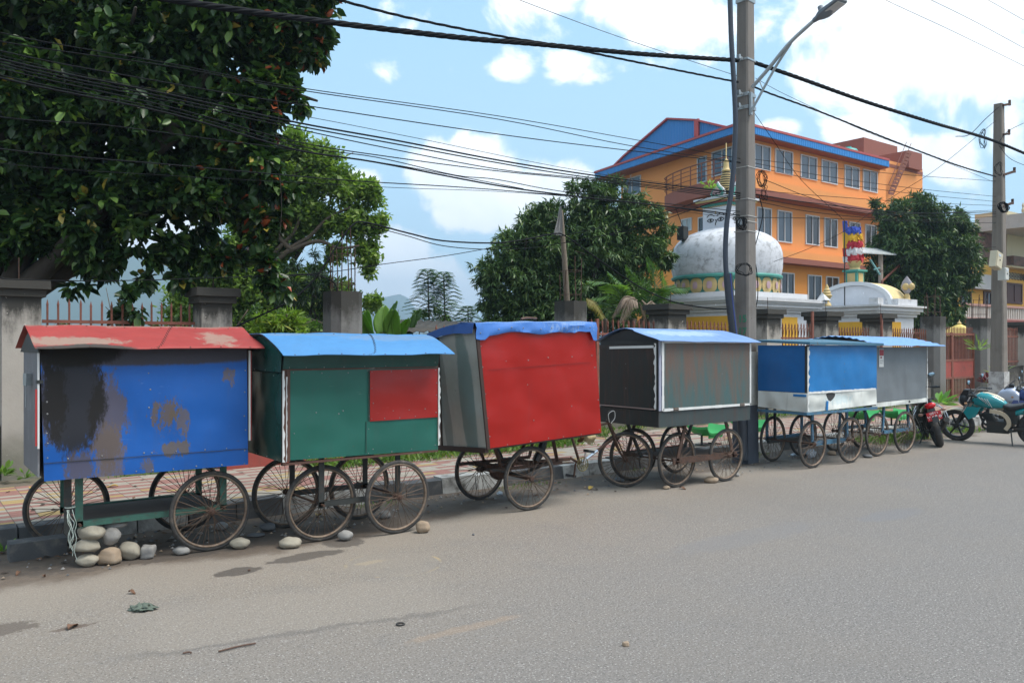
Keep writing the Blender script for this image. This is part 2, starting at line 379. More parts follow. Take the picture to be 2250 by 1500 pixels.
    spot(1020, 1380, .35, .05, (.32, .22, .14), .3, .8, .6)
    base = t.mix(t.math('MULTIPLY', t.step(t.noise(o, .28, 6, .62), .45, .7), .22), base, (.135, .128, .122))
    t.put(b.inputs['Base Color'], base)
    wetm = t.math('MAXIMUM', t.math('MAXIMUM', m1, m2), m3)
    t.put(b.inputs['Roughness'], t.math('SUBTRACT', .9, t.math('MULTIPLY', wetm, .35))); b.inputs['Specular IOR Level'].default_value = .3
    h = t.math('ADD', t.math('MULTIPLY', fine, .6), t.math('ADD', t.math('MULTIPLY', mid, .8), t.math('MULTIPLY', up, .5)))
    bump(t, b, h, .55, .012); return m
g = MB(); g.box((-30, -40, -.25), (120, 8.02, 0)); tag(g.build('road', road_mat()), kind='structure')
# verge, yard and far ground
earth = simple('bare_earth', (.13, .105, .08), .95, 0, .4, 3, .5, 40, dirt=(.07, .10, .035), da=.5, ds=1.2)
g = MB(); g.box((-30, 10.45, -.3), (120, 75, .13)); tag(g.build('yard_ground', earth), kind='structure')
g = MB(); g.box((-2600, -2600, -1.5), (2600, 2600, -.3)); tag(g.build('ground', simple('far_field', (.09, .12, .05), .95, 0, .4, .01)), kind='structure')
def paver_mat():
    m, t, b = newmat('footpath_pavers'); o = t.obj(); x = t.sep(o)
    v = t.math('DIVIDE', x[1], .105); row = t.math('FLOOR', v); par = t.math('MODULO', t.math('ABSOLUTE', row), 2.0)
    u_ = t.math('DIVIDE', x[0], .21); cell = t.math('FLOOR', u_)
    cb = t.node('ShaderNodeCombineXYZ'); t.put(cb.inputs[0], cell); t.put(cb.inputs[1], row); wn = t.node('ShaderNodeTexWhiteNoise', noise_dimensions='2D'); t.put(wn.inputs['Vector'], cb.outputs[0]); rn = wn.outputs[0]
    red = t.mix(t.noise(o, 7, 5), (.22, .10, .082), (.30, .155, .125)); cream = t.mix(t.noise(o, 5, 5), (.27, .24, .195), (.35, .315, .26))
    flip = t.step(rn, .86, .861); pp = t.math('ABSOLUTE', t.math('SUBTRACT', par, flip)); c = t.mix(pp, red, cream)
    c = t.mix(t.math('MULTIPLY', t.step(rn, .0, .001), t.math('SUBTRACT', 1.0, t.step(rn, .07, .071))), c, (.34, .24, .10))
    fu = t.math('ABSOLUTE', t.math('SUBTRACT', t.math('FRACT', u_), .5)); fv = t.math('ABSOLUTE', t.math('SUBTRACT', t.math('FRACT', v), .5))
    j = t.math('MAXIMUM', t.step(fu, .475, .49), t.step(fv, .45, .48)); c = t.mix(t.math('MULTIPLY', j, .75), c, (.07, .06, .05))
    dm = t.step(t.noise(o, 1.6, 7, .66), .52, .72); c = t.mix(t.math('MULTIPLY', dm, .5), c, (.14, .115, .09))
    t.put(b.inputs['Base Color'], c); b.inputs['Roughness'].default_value = .9; bump(t, b, t.math('SUBTRACT', 1.0, j), .5, .006); return m
g = MB(); g.box((-30, 8.2, -.2), (120, 10.45, .15)); tag(g.build('footpath', paver_mat()), kind='structure')
# kerb: one block after another, worn black and white paint
kw = simple('kerb_white', (.42, .42, .40), .85, 0, .3, 5, .4, 60, dirt=(.09, .085, .075), da=.5, ds=5)
kb = simple('kerb_black', (.07, .072, .075), .85, 0, .3, 5, .4, 60, dirt=(.2, .185, .16), da=.42, ds=5)
g = MB(); s0 = -6.0; i = 0
while s0 < 60:
    L = .46 + random.uniform(-.02, .02); dz = random.uniform(-.012, .012); dt = random.uniform(-.012, .012); k = (i // 2) % 2
    a, b_ = s0, s0 + L - .012
    g.hexa([(a, 7.96 + dt, -.1), (b_, 7.96 + dt, -.1), (b_, 8.19, -.1), (a, 8.19, -.1), (a, 8.0 + dt, .165 + dz), (b_, 8.0 + dt, .165 + dz), (b_, 8.19, .17 + dz), (a, 8.19, .17 + dz)], k)
    s0 += L; i += 1
tag(g.build('kerb', [kw, kb]), kind='structure')
# hills, three and a half kilometres off, seen through the haze
def hills(name, prof, Y, depth):
    g = MB(); G = []
    n = len(prof)
    for j in range(9):
        row = []
        for i in range(121):
            x = i / 120 * (n - 1); k = min(int(x), n - 2); f = x - k
            px = prof[k][0] * (1 - f) + prof[k + 1][0] * f; py = prof[k][1] * (1 - f) + prof[k + 1][1] * f
            top = atY(px, py, Y); h = max(top.z, 1)
            y2 = Y + (j - 4) * depth / 4; q = 1 - (abs(j - 4) / 4) ** 1.4
            p = atY(px, 757, y2); nz = noise.fractal(Vector((p.x / 120, p.y / 120, 3)), 1.0, 2.0, 6)
            p.z = -2 + (h + 2) * q * (1 + .10 * nz * (1 if j != 4 else .25)); row.append(p)
        G.append(row)
    vs = [p for r_ in G for p in r_]; fs = []
    for j in range(8):
        for i in range(120): fs.append((j * 121 + i, j * 121 + i + 1, (j + 1) * 121 + i + 1, (j + 1) * 121 + i))
    g.add(vs, fs); o = g.build(name, hillm, smooth='all'); tag(o, kind='structure')
hillm = simple('forested_hillside', (.045, .075, .04), .95, 0, .5, .012, 0)
hills('hill', [(-900, 520), (-300, 500), (100, 520), (350, 560), (520, 640), (660, 700), (760, 745)], 1500, 420)
hills('hill', [(760, 735), (800, 690), (835, 655), (850, 652), (878, 645), (895, 652), (915, 680), (945, 702), (1050, 712), (1300, 730), (1500, 748)], 2000, 240)
# haze: closed box of even air round everything but the sky
def haze():
    g = MB(); g.box((-2700, -2700, -2.6), (2700, 2700, 235)); o = g.build('haze', None); o.data.materials.clear()
    m = bpy.data.materials.new('pale_haze'); m.use_nodes = True; t = NT(m.node_tree); t.n.clear()
    v = t.node('ShaderNodeVolumePrincipled'); v.inputs['Color'].default_value = (.60, .80, 1.0, 1); v.inputs['Density'].default_value = HAZE; v.inputs['Anisotropy'].default_value = .3
    t.l.new(v.outputs[0], t.node('ShaderNodeOutputMaterial').inputs['Volume']); o.data.materials.append(m); tag(o, kind='stuff')
HAZE = 6.5e-4
haze()
# ================================================================ boundary wall: pillars, columns, fences
WT = 11.3
def conc(name, c=(.33, .30, .265), mould=.5, topz=2.3, low=.5):
    m, t, b = newmat(name); o = t.obj(); x = t.sep(o)
    cc = t.mix(t.noise(o, 2.5, 6, .65), tuple(v * .8 for v in c), tuple(v * 1.2 for v in c))
    st = t.math('ADD', t.math('MULTIPLY', t.noise(t.scale(o, (3.5, 3.5, .8)), 1.4, 7, .7), .5), t.math('MULTIPLY', t.noise(o, 2.2, 7, .7), .5))
    up = t.step(x[2], topz - 1.0, topz + .15)
    k = t.math('MULTIPLY', t.step(t.math('ADD', st, t.math('MULTIPLY', up, .28 * mould * 2)), .62, .86), mould + .3, clamp=True)
    cc = t.mix(k, cc, (.045, .042, .036))
    lo = t.math('SUBTRACT', 1.0, t.step(t.math('ADD', x[2], t.math('MULTIPLY', t.math('SUBTRACT', t.noise(o, 3, 5), .5), .6)), .15, .15 + low))
    cc = t.mix(t.math('MULTIPLY', lo, .65), cc, (.10, .095, .065))
    cc = t.mix(t.step(t.noise(o, 16, 3), .68, .72), cc, tuple(min(1, v * 1.5) for v in c))
    t.put(b.inputs['Base Color'], cc); b.inputs['Roughness'].default_value = .92; bump(t, b, t.noise(o, 25, 6, .7), .35, .01); return m
M_pil = conc('weathered_render', (.36, .33, .29), .8); M_cap = conc('mouldy_cap', (.17, .155, .13), .9, 2.4); M_raw = conc('raw_concrete_column', (.17, .165, .155), .75, 2.4)
def pillar(Sc, w, zt, label, cap=True):
    e = empty('wall_pillar', (Sc, WT, .13), label, 'pillar', 'pillars of the boundary wall'); h = w / 2
    g = MB(); g.box((Sc - h, WT - h, .1), (Sc + h, WT + h, zt - .2)); g.build('shaft', M_pil, e)
    if cap:
        g = MB()
        g.box((Sc - h - .045, WT - h - .045, zt - .2), (Sc + h + .045, WT + h + .045, zt - .11))
        g.hexa([(Sc - h - .09, WT - h - .09, zt - .11), (Sc + h + .09, WT - h - .09, zt - .11), (Sc + h + .09, WT + h + .09, zt - .11), (Sc - h - .09, WT + h + .09, zt - .11),
                (Sc - h - .085, WT - h - .085, zt), (Sc + h + .085, WT - h - .085, zt), (Sc + h + .085, WT + h + .085, zt), (Sc - h - .085, WT + h + .085, zt)])
        g.build('cap', M_cap, e)
        g = MB(); g.tube([(Sc - .02, WT - .1, zt), (Sc - .02, WT - .1, zt + .26)], .006, 5); g.build('rebar_stub', MT['rust'], e)
    return e
pillar(1.19, .40, 2.46, 'pale rendered wall pillar with dark cap behind the blue cart, at the left edge')
pillar(3.43, .40, 2.45, 'capped wall pillar behind the right end of the red roofed cart')
pillar(12.36, .52, 2.50, 'mouldy dark capped wall pillar left of the power pole, in front of the white dome')
pillar(15.5, .50, 2.48, 'capped wall pillar half hidden behind the big power pole')
pillar(17.75, .52, 2.48, 'capped wall pillar between two yellow wall panels, right of the power pole')
pillar(20.2, .52, 2.48, 'capped wall pillar under the white arched gable')
def rebar_col(Sc, w, label, n, top, T0=WT, z=2.48, bend=.03):
    e = empty('concrete_column', (Sc, T0, .13), label, 'column', 'unfinished columns with rebar'); h = w / 2
    g = MB(); c = w * .22; P = [(-h + c, -h), (h - c, -h), (h, -h + c), (h, h - c), (h - c, h), (-h + c, h), (-h, h - c), (-h, -h + c)]
    pr = [(Sc + a, T0 + b_, .1) for a, b_ in P]; g.prism(list(reversed(pr)), (0, 0, z - .1)); g.build('shaft', M_raw, e)
    for i in range(n):
        a = 2 * math.pi * i / n + .3; x, y = Sc + math.cos(a) * h * .72, T0 + math.sin(a) * h * .72
        zt = top - random.uniform(0, .4); dx, dy = random.uniform(-bend, bend), random.uniform(-bend, bend)
        g = MB(); g.tube([(x, y, z - .05), (x + dx * .3, y, (z + zt) / 2), (x + dx, y + dy, zt)], .009, 6); g.build('rebar', MT['rust'], e)
    for zz in (z + .12, z + .55):
        g = MB(); g.torus((Sc, T0, zz), h * .74, .004, 'z', 16, 4); g.build('tie_ring', MT['rust'], e)
    return e
rebar_col(5.33, .50, 'rough grey concrete column with tall rebar behind the green cart', 7, 3.5)
rebar_col(9.8, .52, 'squat mouldy concrete column with rebar behind the red cart roof', 6, 3.3)
rebar_col(23.1, .56, 'dark concrete gate column with rebar right of the grey cart', 7, 3.35)
rebar_col(25.9, .6, 'dark concrete gate column with rebar left of the far power pole', 6, 3.3)
# low wall
M_low = conc('low_wall_render', (.20, .185, .165), .7, .9, .45); M_redw = simple('red_oxide_wall', (.30, .06, .045), .8, 0, .3, 3, .3, 30, dirt=(.12, .06, .045), da=.4, ds=3)
def lowwall(a, b_, label, m=M_low, t0=WT - .1, t1=WT + .1, z=.72):
    g = MB(); n = max(2, int((b_ - a) / .5)); 
    g.box((a, t0, .1), (b_, t1, z)); g.box((a, t0 - .02, z), (b_, t1 + .02, z + .04))
    return tag(g.build('boundary_wall', m, None), label, 'wall')
lowwall(-3, .98, 'low grey wall left of the first pillar')
lowwall(1.4, 3.22, 'low grey wall under the spiked fence behind the blue cart')
lowwall(5.6, 9.5, 'low red painted wall behind the red cart', M_redw)
lowwall(10.1, 12.08, 'low stained wall under the rusty spear fence')
lowwall(12.64, 15.2, 'low stained wall behind the brown cart')
lowwall(15.78, 17.46, 'low stained wall left of the middle yellow panel pillar')
lowwall(18.04, 19.9, 'low stained wall between the two right hand capped pillars')
lowwall(20.5, 22.8, 'low stained wall behind the grey cart')
lowwall(26.9, 40, 'rough grey wall right of the far power pole', M_low, z=1.0)
g = MB(); g.box((3.3, 10.3, .12), (5.35, 11.0, .42)); g.box((3.7, 10.95, .42), (5.0, 11.2, .66)); tag(g.build('wall_step', M_redw), 'red painted step against the wall between the blue and green carts', 'step')
M_fen = simple('fence_red_oxide', (.215, .075, .048), .7, .1, .35, 9, .2, 60, dirt=(.09, .04, .028), da=.42, ds=8)
def fence(a, b_, z0, zt, label, n, style='spear', rail=None, t0=WT, w=.022):
    e = empty('iron_fence', ((a + b_) / 2, t0, z0), label, 'fence', 'iron fence panels between the pillars')
    for z in ([z0 + .12, rail] if rail else [z0 + .12, zt - .3]):
        g = MB(); g.box((a, t0 - .012, z - .02), (b_, t0 + .006, z + .02)); g.build('rail', M_fen, e)
    g = MB(); st = (b_ - a) / n
    for i in range(n):
        x = a + st * (i + .5); dz = random.uniform(-.012, .012); lean = random.uniform(-.006, .006)
        g.bar((x, t0 + .015, z0), (x + lean, t0 + .015, zt - .07 + dz), w, w * .8)
        p = Vector((x + lean, t0 + .015, zt - .07 + dz)); h = w * .62
        g.add([p + Vector((-h, -h, 0)), p + Vector((h, -h, 0)), p + Vector((h, h, 0)), p + Vector((-h, h, 0)), p + Vector((0, 0, .075))], [(0, 1, 4), (1, 2, 4), (2, 3, 4), (3, 0, 4), (3, 2, 1, 0)])
        if style == 'arch' and i < n - 1:
            P = []
            for k in range(9):
                f = k / 8; P.append((x + st * f, t0 + .0, zt - .28 + .17 * math.sin(math.pi * f) ** .6))
            g.tube(P, .007, 4)
        if style == 'fleur':
            for sg in (-1, 1):
                P = [(x, t0, zt - .2), (x + sg * .03, t0, zt - .13), (x + sg * .055, t0, zt - .1), (x + sg * .06, t0, zt - .14), (x + sg * .045, t0, zt - .155)]
                g.tube(P, .006, 4)
        if style == 'curl':
            P = [(x, t0, zt - .2), (x - .03, t0, zt - .12), (x - .055, t0, zt - .03)]; g.tube(P, .007, 4)
    g.build('pickets', M_fen, e); return e
fence(1.42, 3.2, .76, 2.25, 'spiked rusty red fence between the two pale pillars, blue hill behind', 15, 'spear', 1.98)
fence(-2.0, .96, .76, 2.25, 'spiked rusty red fence left of the first pillar', 20, 'spear', 1.98)
fence(6.9, 9.45, .76, 2.02, 'ornate low fence with fleur tips under the dark shed roof', 18, 'fleur', 1.7)
fence(10.12, 12.05, .76, 2.18, 'rusty spear fence in front of the drooping palms', 14, 'curl', 1.9)
fence(12.66, 15.2, .76, 2.2, 'pointed arch fence left of the power pole before a yellow panel', 21, 'arch', 1.85)
fence(15.78, 17.44, .76, 2.2, 'pointed arch fence right of the power pole before a yellow panel', 14, 'arch', 1.85)
fence(18.06, 19.88, .76, 2.15, 'pointed arch fence between the right hand capped pillars', 15, 'arch', 1.8)
fence(20.5, 22.78, .76, 2.15, 'pointed arch fence behind the grey cart', 20, 'arch', 1.8)
fence(26.9, 28.6, 1.05, 2.25, 'tall red railing right of the far power pole', 17, 'spear', 1.95)
pillar(29.1, .8, 2.42, 'wide pale capped pillar at the right edge beyond the red railing')
# heavy rusty posts standing between some bays
for (px, y0, y1, t_, lb) in ((1312, 700, 830, 10.95, 'rusty upright post with ties at the end of the spear fence'), (1785, 684, 746, 11.0, 'rusty pipe in front of the fence beside a capped pillar'), (1937, 690, 745, 11.0, 'rusty pipe rising above the flat blue cart roof')):
    a = onT(px, y0, t_); g = MB(); g.bar((a.x, t_, .12), (a.x, t_, a.z), .06, .045); tag(g.build('rusty_post', M_fen), lb, 'post')
# ---- red gate right of the grey cart
def gate():
    a, b_ = 23.45, 25.55; e = empty('iron_gate', ((a + b_) / 2, WT, .13), 'red iron double gate with solid lower panels behind the motorcycles', 'gate')
    mid = a + .75
    for (x0, x1) in ((a, mid - .01), (mid + .01, b_)):
        g = MB(); 
        for z in (.18, .75, 1.25, 2.0): g.box((x0, WT - .02, z - .03), (x1, WT + .02, z + .03))
        for x in (x0 + .02, x1 - .02): g.box((x - .025, WT - .022, .15), (x + .025, WT + .022, 2.05))
        g.build('gate_frame', M_fen, e)
        g = MB(); g.box((x0 + .04, WT - .008, .78), (x1 - .04, WT + .008, 1.22)); g.build('gate_panel', M_redw, e)
        g = MB(); n = int((x1 - x0) / .085)
        for i in range(n):
            x = x0 + (x1 - x0) * (i + .5) / n; g.bar((x, WT + .03, .2), (x, WT + .03, 2.16), .02, .02)
            g.add([(x - .014, WT + .02, 2.16), (x + .014, WT + .02, 2.16), (x + .014, WT + .04, 2.16), (x - .014, WT + .04, 2.16), (x, WT + .03, 2.24)], [(0, 1, 4), (1, 2, 4), (2, 3, 4), (3, 0, 4)])
        for k in range(9):
            z = .24 + k * .055
            g.bar((x0 + .04, WT + .045, z), (x1 - .04, WT + .045, z), .006, .012)
        g.build('gate_bars', M_fen, e)
gate()
# wooden post with hanging cloth on the squat column
a, b_ = onT(1232, 462, WT), onT(1246, 664, WT); e = empty('wooden_post', b_, 'tall weathered timber post standing on the squat concrete column', 'post')
g = MB(); g.tube([b_, lerp(b_, a, .5) + Vector((.01, 0, 0)), a], [.055, .048, .04], 10); g.build('shaft', simple('grey_timber', (.17, .135, .10), .9, 0, .35, 20, .4, 60), e, smooth=True)
g = MB(); G = []
for i in range(9):
    f = i / 8; row = []
    for j in range(7):
        h = j / 6; p = a + Vector((-.035 - (.02 + .17 * f ** .8) * h + .02 * f, -.06 - .02 * math.sin(j * 2.2 + i * .4), .06 - .52 * f)); row.append(p)
    G.append(row)
g.sheet(G, (0, .006, 0)); tag(g.build('hanging_cloth', simple('grey_rag', (.20, .195, .19), .95, 0, .3, 12, .3, 40)), 'grey cloth rag draped on top of the timber post', 'cloth')
# ================================================================ CARTS
WR = .33
def wheel_proto(name='wheel', r=WR, tube_r=.019, spokes=36, rimm=None, spk=None, tyre=None, hub_m=None):
    """wheel standing in the x-z plane, hub at the origin: spokes and hub, with tyre and rim as sub-parts"""
    g = MB(); hub = .028
    g.lathe((0, 0, 0), [(.012, -.055), (.012, -.045), (hub, -.04), (hub, -.034), (.016, -.03), (.016, .03), (hub, .034), (hub, .04), (.012, .045), (.012, .055)], 14, 1, 'y')
    for i in range(spokes):
        sd = 1 if i % 2 else -1; a = 2 * math.pi * i / spokes; tw = (.55 if (i // 2) % 2 else -.55)
        p = Vector((hub * .8 * math.cos(a + tw), sd * .036, hub * .8 * math.sin(a + tw))); q = Vector(((r - .035) * math.cos(a), sd * .003, (r - .035) * math.sin(a)))
        g.tube([p, q], .0026, 4, 0, cap=False)
    wh = g.build(name, [spk or MT['spoke'], hub_m or MT['rust']], None, smooth=True)
    g = MB(); g.torus((0, 0, 0), r - tube_r, tube_r, 'y', 56, 10, 0, .92); t = g.build('tyre', tyre or MT['rubber'], wh, smooth='all', world=False)
    g = MB(); n = 56; rr = r - 2 * tube_r + .002
    prof = [(rr + .004, -.017), (rr + .004, .017), (rr - .006, .014), (rr - .013, .006), (rr - .013, -.006), (rr - .006, -.014)]
    vs = []; fs = []; k = len(prof)
    for i in range(n):
        a = 2 * math.pi * i / n
        for (q, h) in prof: vs.append((q * math.cos(a), h, q * math.sin(a)))
    for i in range(n):
        for j in range(k): fs.append((i * k + j, ((i + 1) % n) * k + j, ((i + 1) % n) * k + (j + 1) % k, i * k + (j + 1) % k))
    g.add(vs, fs); g.build('rim', rimm or MT['rim'], wh, smooth='all', world=False); return wh
PROTO = wheel_proto()
PROTO_used = [False]
def put_wheel(root, S, Tt, rz=0.0, lean=0.0, z=WR):
    b = base_of(root); loc = (S - b.x, Tt - b.y, z - b.z)
    rot = (lean, random.uniform(0, 6.28), rz)
    # euler order XYZ: spin about own axle first
    M = Matrix.Rotation(rz, 4, 'Z') @ Matrix.Rotation(lean, 4, 'X') @ Matrix.Rotation(rot[1], 4, 'Y'); eu = M.to_euler()
    if not PROTO_used[0]:
        PROTO_used[0] = True; PROTO.parent = root; PROTO.location = loc; PROTO.rotation_euler = eu; return PROTO
    return copy_part(PROTO, root, loc, eu)
def dome_rivet(g, p, nrm, r=.007, mi=1):
    nrm = Vector(nrm).normalized(); u = nrm.orthogonal().normalized(); v = nrm.cross(u); n = 7; p = Vector(p)
    vs = [p + (u * math.cos(6.283 * k / n) + v * math.sin(6.283 * k / n)) * r for k in range(n)] + [p + nrm * .003 + (u * math.cos(6.283 * k / n) + v * math.sin(6.283 * k / n)) * r * .7 for k in range(n)] + [p + nrm * .005]
    fs = [(k, (k + 1) % n, n + (k + 1) % n, n + k) for k in range(n)] + [(n + k, n + (k + 1) % n, 2 * n) for k in range(n)]
    g.add(vs, fs, mi)
def panel(name, bl, br, tr, tl, mat, parent, out, dent=.006, rivets=(), nx=16, ny=14, th=.004, seed=0, lift=0.0, label=None, mats=None, rr=.0062, edge=0.0):
    """sheet-metal panel between four corners with soft dents and rivets at (u, v)"""
    out = Vector(out).normalized(); bl, br, tr, tl = map(Vector, (bl, br, tr, tl)); G = []
    def P(u_, v_, d=1):
        p = lerp(lerp(bl, br, u_), lerp(tl, tr, u_), v_)
        e = min(1, 5 * min(u_, 1 - u_) + edge) * min(1, 5 * min(v_, 1 - v_) + edge)
        n_ = noise.noise(p * 2.3 + Vector((seed, seed * 2, 0))) + .5 * noise.noise(p * 5 + Vector((seed, 3, 0)))
        return p + out * (lift + dent * n_ * max(e, .12))
    for i in range(ny + 1): G.append([P(j / nx, i / ny) for j in range(nx + 1)])
    g = MB(); g.sheet(G, -out * th)
    # sheet() grid may be wound either way: fix by comparing the first face normal
    a, b_, c = G[0][0], G[0][1], G[1][0]
    if (b_ - a).cross(c - a).dot(out) < 0: g.f = [tuple(reversed(f)) for f in g.f]
    for (u_, v_) in rivets: dome_rivet(g, P(min(.99, max(.01, u_ + random.uniform(-.006, .006))), min(.99, max(.01, v_ + random.uniform(-.008, .008)))), out, rr * random.uniform(.75, 1.0))
    o = g.build(name, mats or [mat, MT['rivet']], parent, smooth=True)
    if label: o['label'] = label
    return o
def V(s, t, z): return Vector((s, t, z))
def legs_rails(root, S, Tn, Tf, zr, zb, m, shelf=None, w=.045, lean=0.0, skip=(), rail_h=.045, axle=True, ext=.0):
    """four legs, near and far rails at axle height, cross axles"""
    for j, t_ in enumerate((Tn, Tf)):
        for i, s in enumerate(S):
            if (i, j) in skip: continue
            d = lean * (-1 if i == 0 else 1); g = MB(); g.bar((s, t_, zr - .03), (s - d, t_, zb), w, .012, 0, (0, 1, 0)); g.bar((s + w / 2 - .006, t_ + .02, zr - .03), (s - d + w / 2 - .006, t_ + .02, zb), .012, w * .8, 0, (0, 1, 0)); g.build('leg', m, root)
        g = MB(); a, b_ = min(S) - .03 - ext, max(S) + .03 + ext
        g.box((a, t_ - .006, zr - rail_h / 2), (b_, t_ + .006, zr + rail_h / 2)); g.box((a, t_, zr + rail_h / 2 - .008), (b_, t_ + .035, zr + rail_h / 2)); g.build('rail', m, root)
    if axle:
        for s in S:
            g = MB(); g.tube([(s, Tn - .06, WR), (s, Tf + .06, WR)], .011, 8); g.build('axle', MT['rust'], root, smooth=True)
    if shelf:
        g = MB(); g.box((min(S) + .02, Tn + .01, zr + rail_h / 2 - .018), (max(S) - .02, Tf - .01, zr + rail_h / 2 - .010)); g.build('shelf', shelf, root)
def inner_body(root, c, m, inset=.006, name='body'):
    """solid carcass just inside the panels; c = 8 corners (front-left, front-right, back-right, back-left; bottom then top)"""
    ctr = sum((Vector(p) for p in c), Vector()) / 8; g = MB()
    g.hexa([Vector(p) + (ctr - Vector(p)).normalized() * inset * 1.7 for p in c]); return g.build(name, m, root)
# ------------------------------------------------ cart 1: blue panel, red roof
c1 = empty('food_cart', (1.65, 7.3, 0), 'large street cart with sooty blue front panel and faded red roof, leftmost of the row', 'cart', 'shuttered food carts parked in a row')
L = lambda p: Vector(p) - c1.location
Tf = 6.85; bl, br, tr, tl = onT(97, 1057, Tf), onT(545, 1020, Tf), onT(542, 762, Tf), onT(88, 764, Tf)
bk = Vector((0, .86, 0))
sootc = (.012, .011, .010); brn = (.085, .062, .045)
def LS(px, py): p = onT(px, py, Tf) - c1.location; return p.x, p.z
st = [('XZ', LS(238, 920), (.13, .36), brn, .8, .8), ('XZ', LS(240, 990), (.12, .22), (.12, .09, .07), .9, .75), ('XZ', LS(362, 910), (.085, .14), (.10, .075, .055), 2.0, .9), ('XZ', LS(395, 925), (.06, .10), (.11, .085, .06), 2.4, .8),
      ('XZ', LS(110, 880), (.10, .30), (.06, .045, .038), .8, .8), ('XZ', LS(385, 985), (.10, .05), (.10, .08, .06), 2.0, .9), ('XZ', LS(160, 870), (.22, .42), sootc, .35, .97), ('XZ', LS(310, 775), (1.2, .10), (.045, .036, .030), .12, .93), ('XZ', LS(160, 770), (.35, .12), sootc, .2, .9),  # wide ellipse across the top edge is shading painted beside the soot
      ('XZ', LS(175, 1028), (.09, .12), (.08, .06, .05), .9, .8), ('XZ', LS(325, 1030), (.05, .06), (.10, .08, .06), 2.2, .8), ('XZ', LS(505, 825), (.04, .06), (.12, .09, .06), 2.4, .8)]
m1 = paint('blue_sheet_soot_shade', (.002, .080, .33), brn, .10, .42, st, .2)
inner_body(c1, [bl, br, br + bk, bl + bk, tl, tr, tr + bk, tl + bk], simple('cart_interior', (.03, .028, .026), .8))
zb = .20
rv = [(0.02, .18), (.02, .28), (.02, .36), (.02, .5), (.02, .6), (.985, .12), (.985, .3), (.985, .42), (.985, .62), (.985, .8), (.49, .66), (.49, .52), (.49, .43), (.49, .8), (.1, .155), (.26, .155), (.46, .155), (.5, .155), (.62, .155), (.77, .155), (.88, .155), (.42, .015), (.5, .02), (.6, .02), (.72, .02), (.86, .02), (.98, .01)]
panel('front_panel', bl, br, tr, tl, m1, c1, (0, -1, 0), .007, rv, seed=3, lift=.002, rr=.0075)
g = MB(); a, b_ = lerp(bl, tl, .135), lerp(br, tr, .135); 
for i in range(12):
    p, q = lerp(a, b_, i / 12), lerp(a, b_, (i + 1) / 12); g.bar(p + V(0, -.0065, .004 * noise.noise(p * 6)), q + V(0, -.0065, .004 * noise.noise(q * 6)), .003, .004)
g.build('sheet_seam', MT['darkiron'], c1)
# left end: thick folded shutters in grey, white and red edges
g = MB(); g.box((tl.x - .012, Tf + .02, bl.z + .03), (tl.x, Tf + .84, tl.z)); g.build('side_panel', simple('scuffed_grey_panel', (.14, .14, .15), .6, .1, .3, 6, .2, 30, dirt=(.3, .3, .3), da=.35, ds=6), c1)
g = MB(); g.box((tl.x - .016, Tf - .004, bl.z + .24), (tl.x - .004, Tf + .018, tl.z - .02)); g.build('edge_strip', MT['white'], c1)
g = MB(); g.box((tl.x - .03, Tf + .0, bl.z + .26), (tl.x - .018, Tf + .012, tl.z - .3)); g.build('edge_strip', simple('red_edge', (.4, .03, .03), .5), c1)
g = MB(); g.rbox((tl.x - .035, Tf + .35, tl.z - .24), (.05, .07, .09), Matrix.Rotation(.2, 3, 'Z')); g.tube([(tl.x - .05, Tf + .33, tl.z - .27), (tl.x - .055, Tf + .33, tl.z - .45)], .003, 4); g.build('latch', MT['zinc'], c1)
g = MB(); g.box((tl.x - .02, Tf - .01, tl.z - .26), (tl.x + .02, Tf + .06, tl.z - .235)); g.build('hasp', MT['darkiron'], c1)
g = MB(); g.box((br.x, Tf + .02, br.z + .0), (br.x + .01, Tf + .84, tr.z)); g.build('side_panel', simple('red_side', (.05, .02, .02), .6, .1), c1)
g = MB(); g.box((br.x + .006, Tf - .004, br.z + .2), (br.x + .02, Tf + .015, tr.z - .03)); g.build('edge_strip', MT['white'], c1)
g = MB(); g.box((br.x + .021, Tf - .001, br.z + .2), (br.x + .028, Tf + .02, tr.z - .03)); g.build('edge_strip', simple('red_edge_two', (.35, .02, .02), .5), c1)
# arched roof sheet
def roof(root, s0, s1, prof, m, nx=18, wob=.006, name='roof', seam=None, label=None, rivet_rows=(), th=.005, mats=None, shift=None):
    P = smooth_path([(0, t_, z) for t_, z in prof], 4); G = []
    for p in P:
        row = []
        for j in range(nx + 1):
            f = j / nx; s = s0 + (s1 - s0) * f; q = Vector((s, p.y, p.z + wob * noise.noise(Vector((s * 3, p.y * 4, 7))) * 1.5))
            if shift: q = shift(q, f)
            row.append(q)
        G.append(row)
    g = MB(); g.sheet(G, (0, 0, -th))
    a, b_, c = G[0][0], G[0][1], G[1][0]
    if (b_ - a).cross(c - a).z < 0: g.f = [tuple(reversed(f)) for f in g.f]
    for (i, n) in rivet_rows:
        row = G[i]; nn = (G[min(i + 1, len(G) - 1)][0] - G[max(i - 1, 0)][0]).cross(Vector((-1, 0, 0))).normalized()
        if nn.z < 0: nn = -nn
        for k in range(n):
            x_ = (k + .5) / n * nx; j = int(x_); dome_rivet(g, lerp(row[j], row[j + 1], x_ - j), nn, .007)
    o = g.build(name, mats or [m, MT['rust']], root, smooth=True)
    if label: o['label'] = label
    if seam is not None:
        g = MB(); 
        for i in range(len(G) - 1):
            j = int((seam + .012 * i) * nx); f = (seam + .012 * i) * nx - j; f2 = f
            p, q = lerp(G[i][j], G[i][j + 1], f), lerp(G[i + 1][j], G[i + 1][j + 1], f2)
            if q.y > prof[0][0] + .55: break
            g.bar(p + V(0, 0, .002), q + V(0, 0, .002), .004, .004)
        g.build('roof_seam', MT['darkiron'], root)
    return o
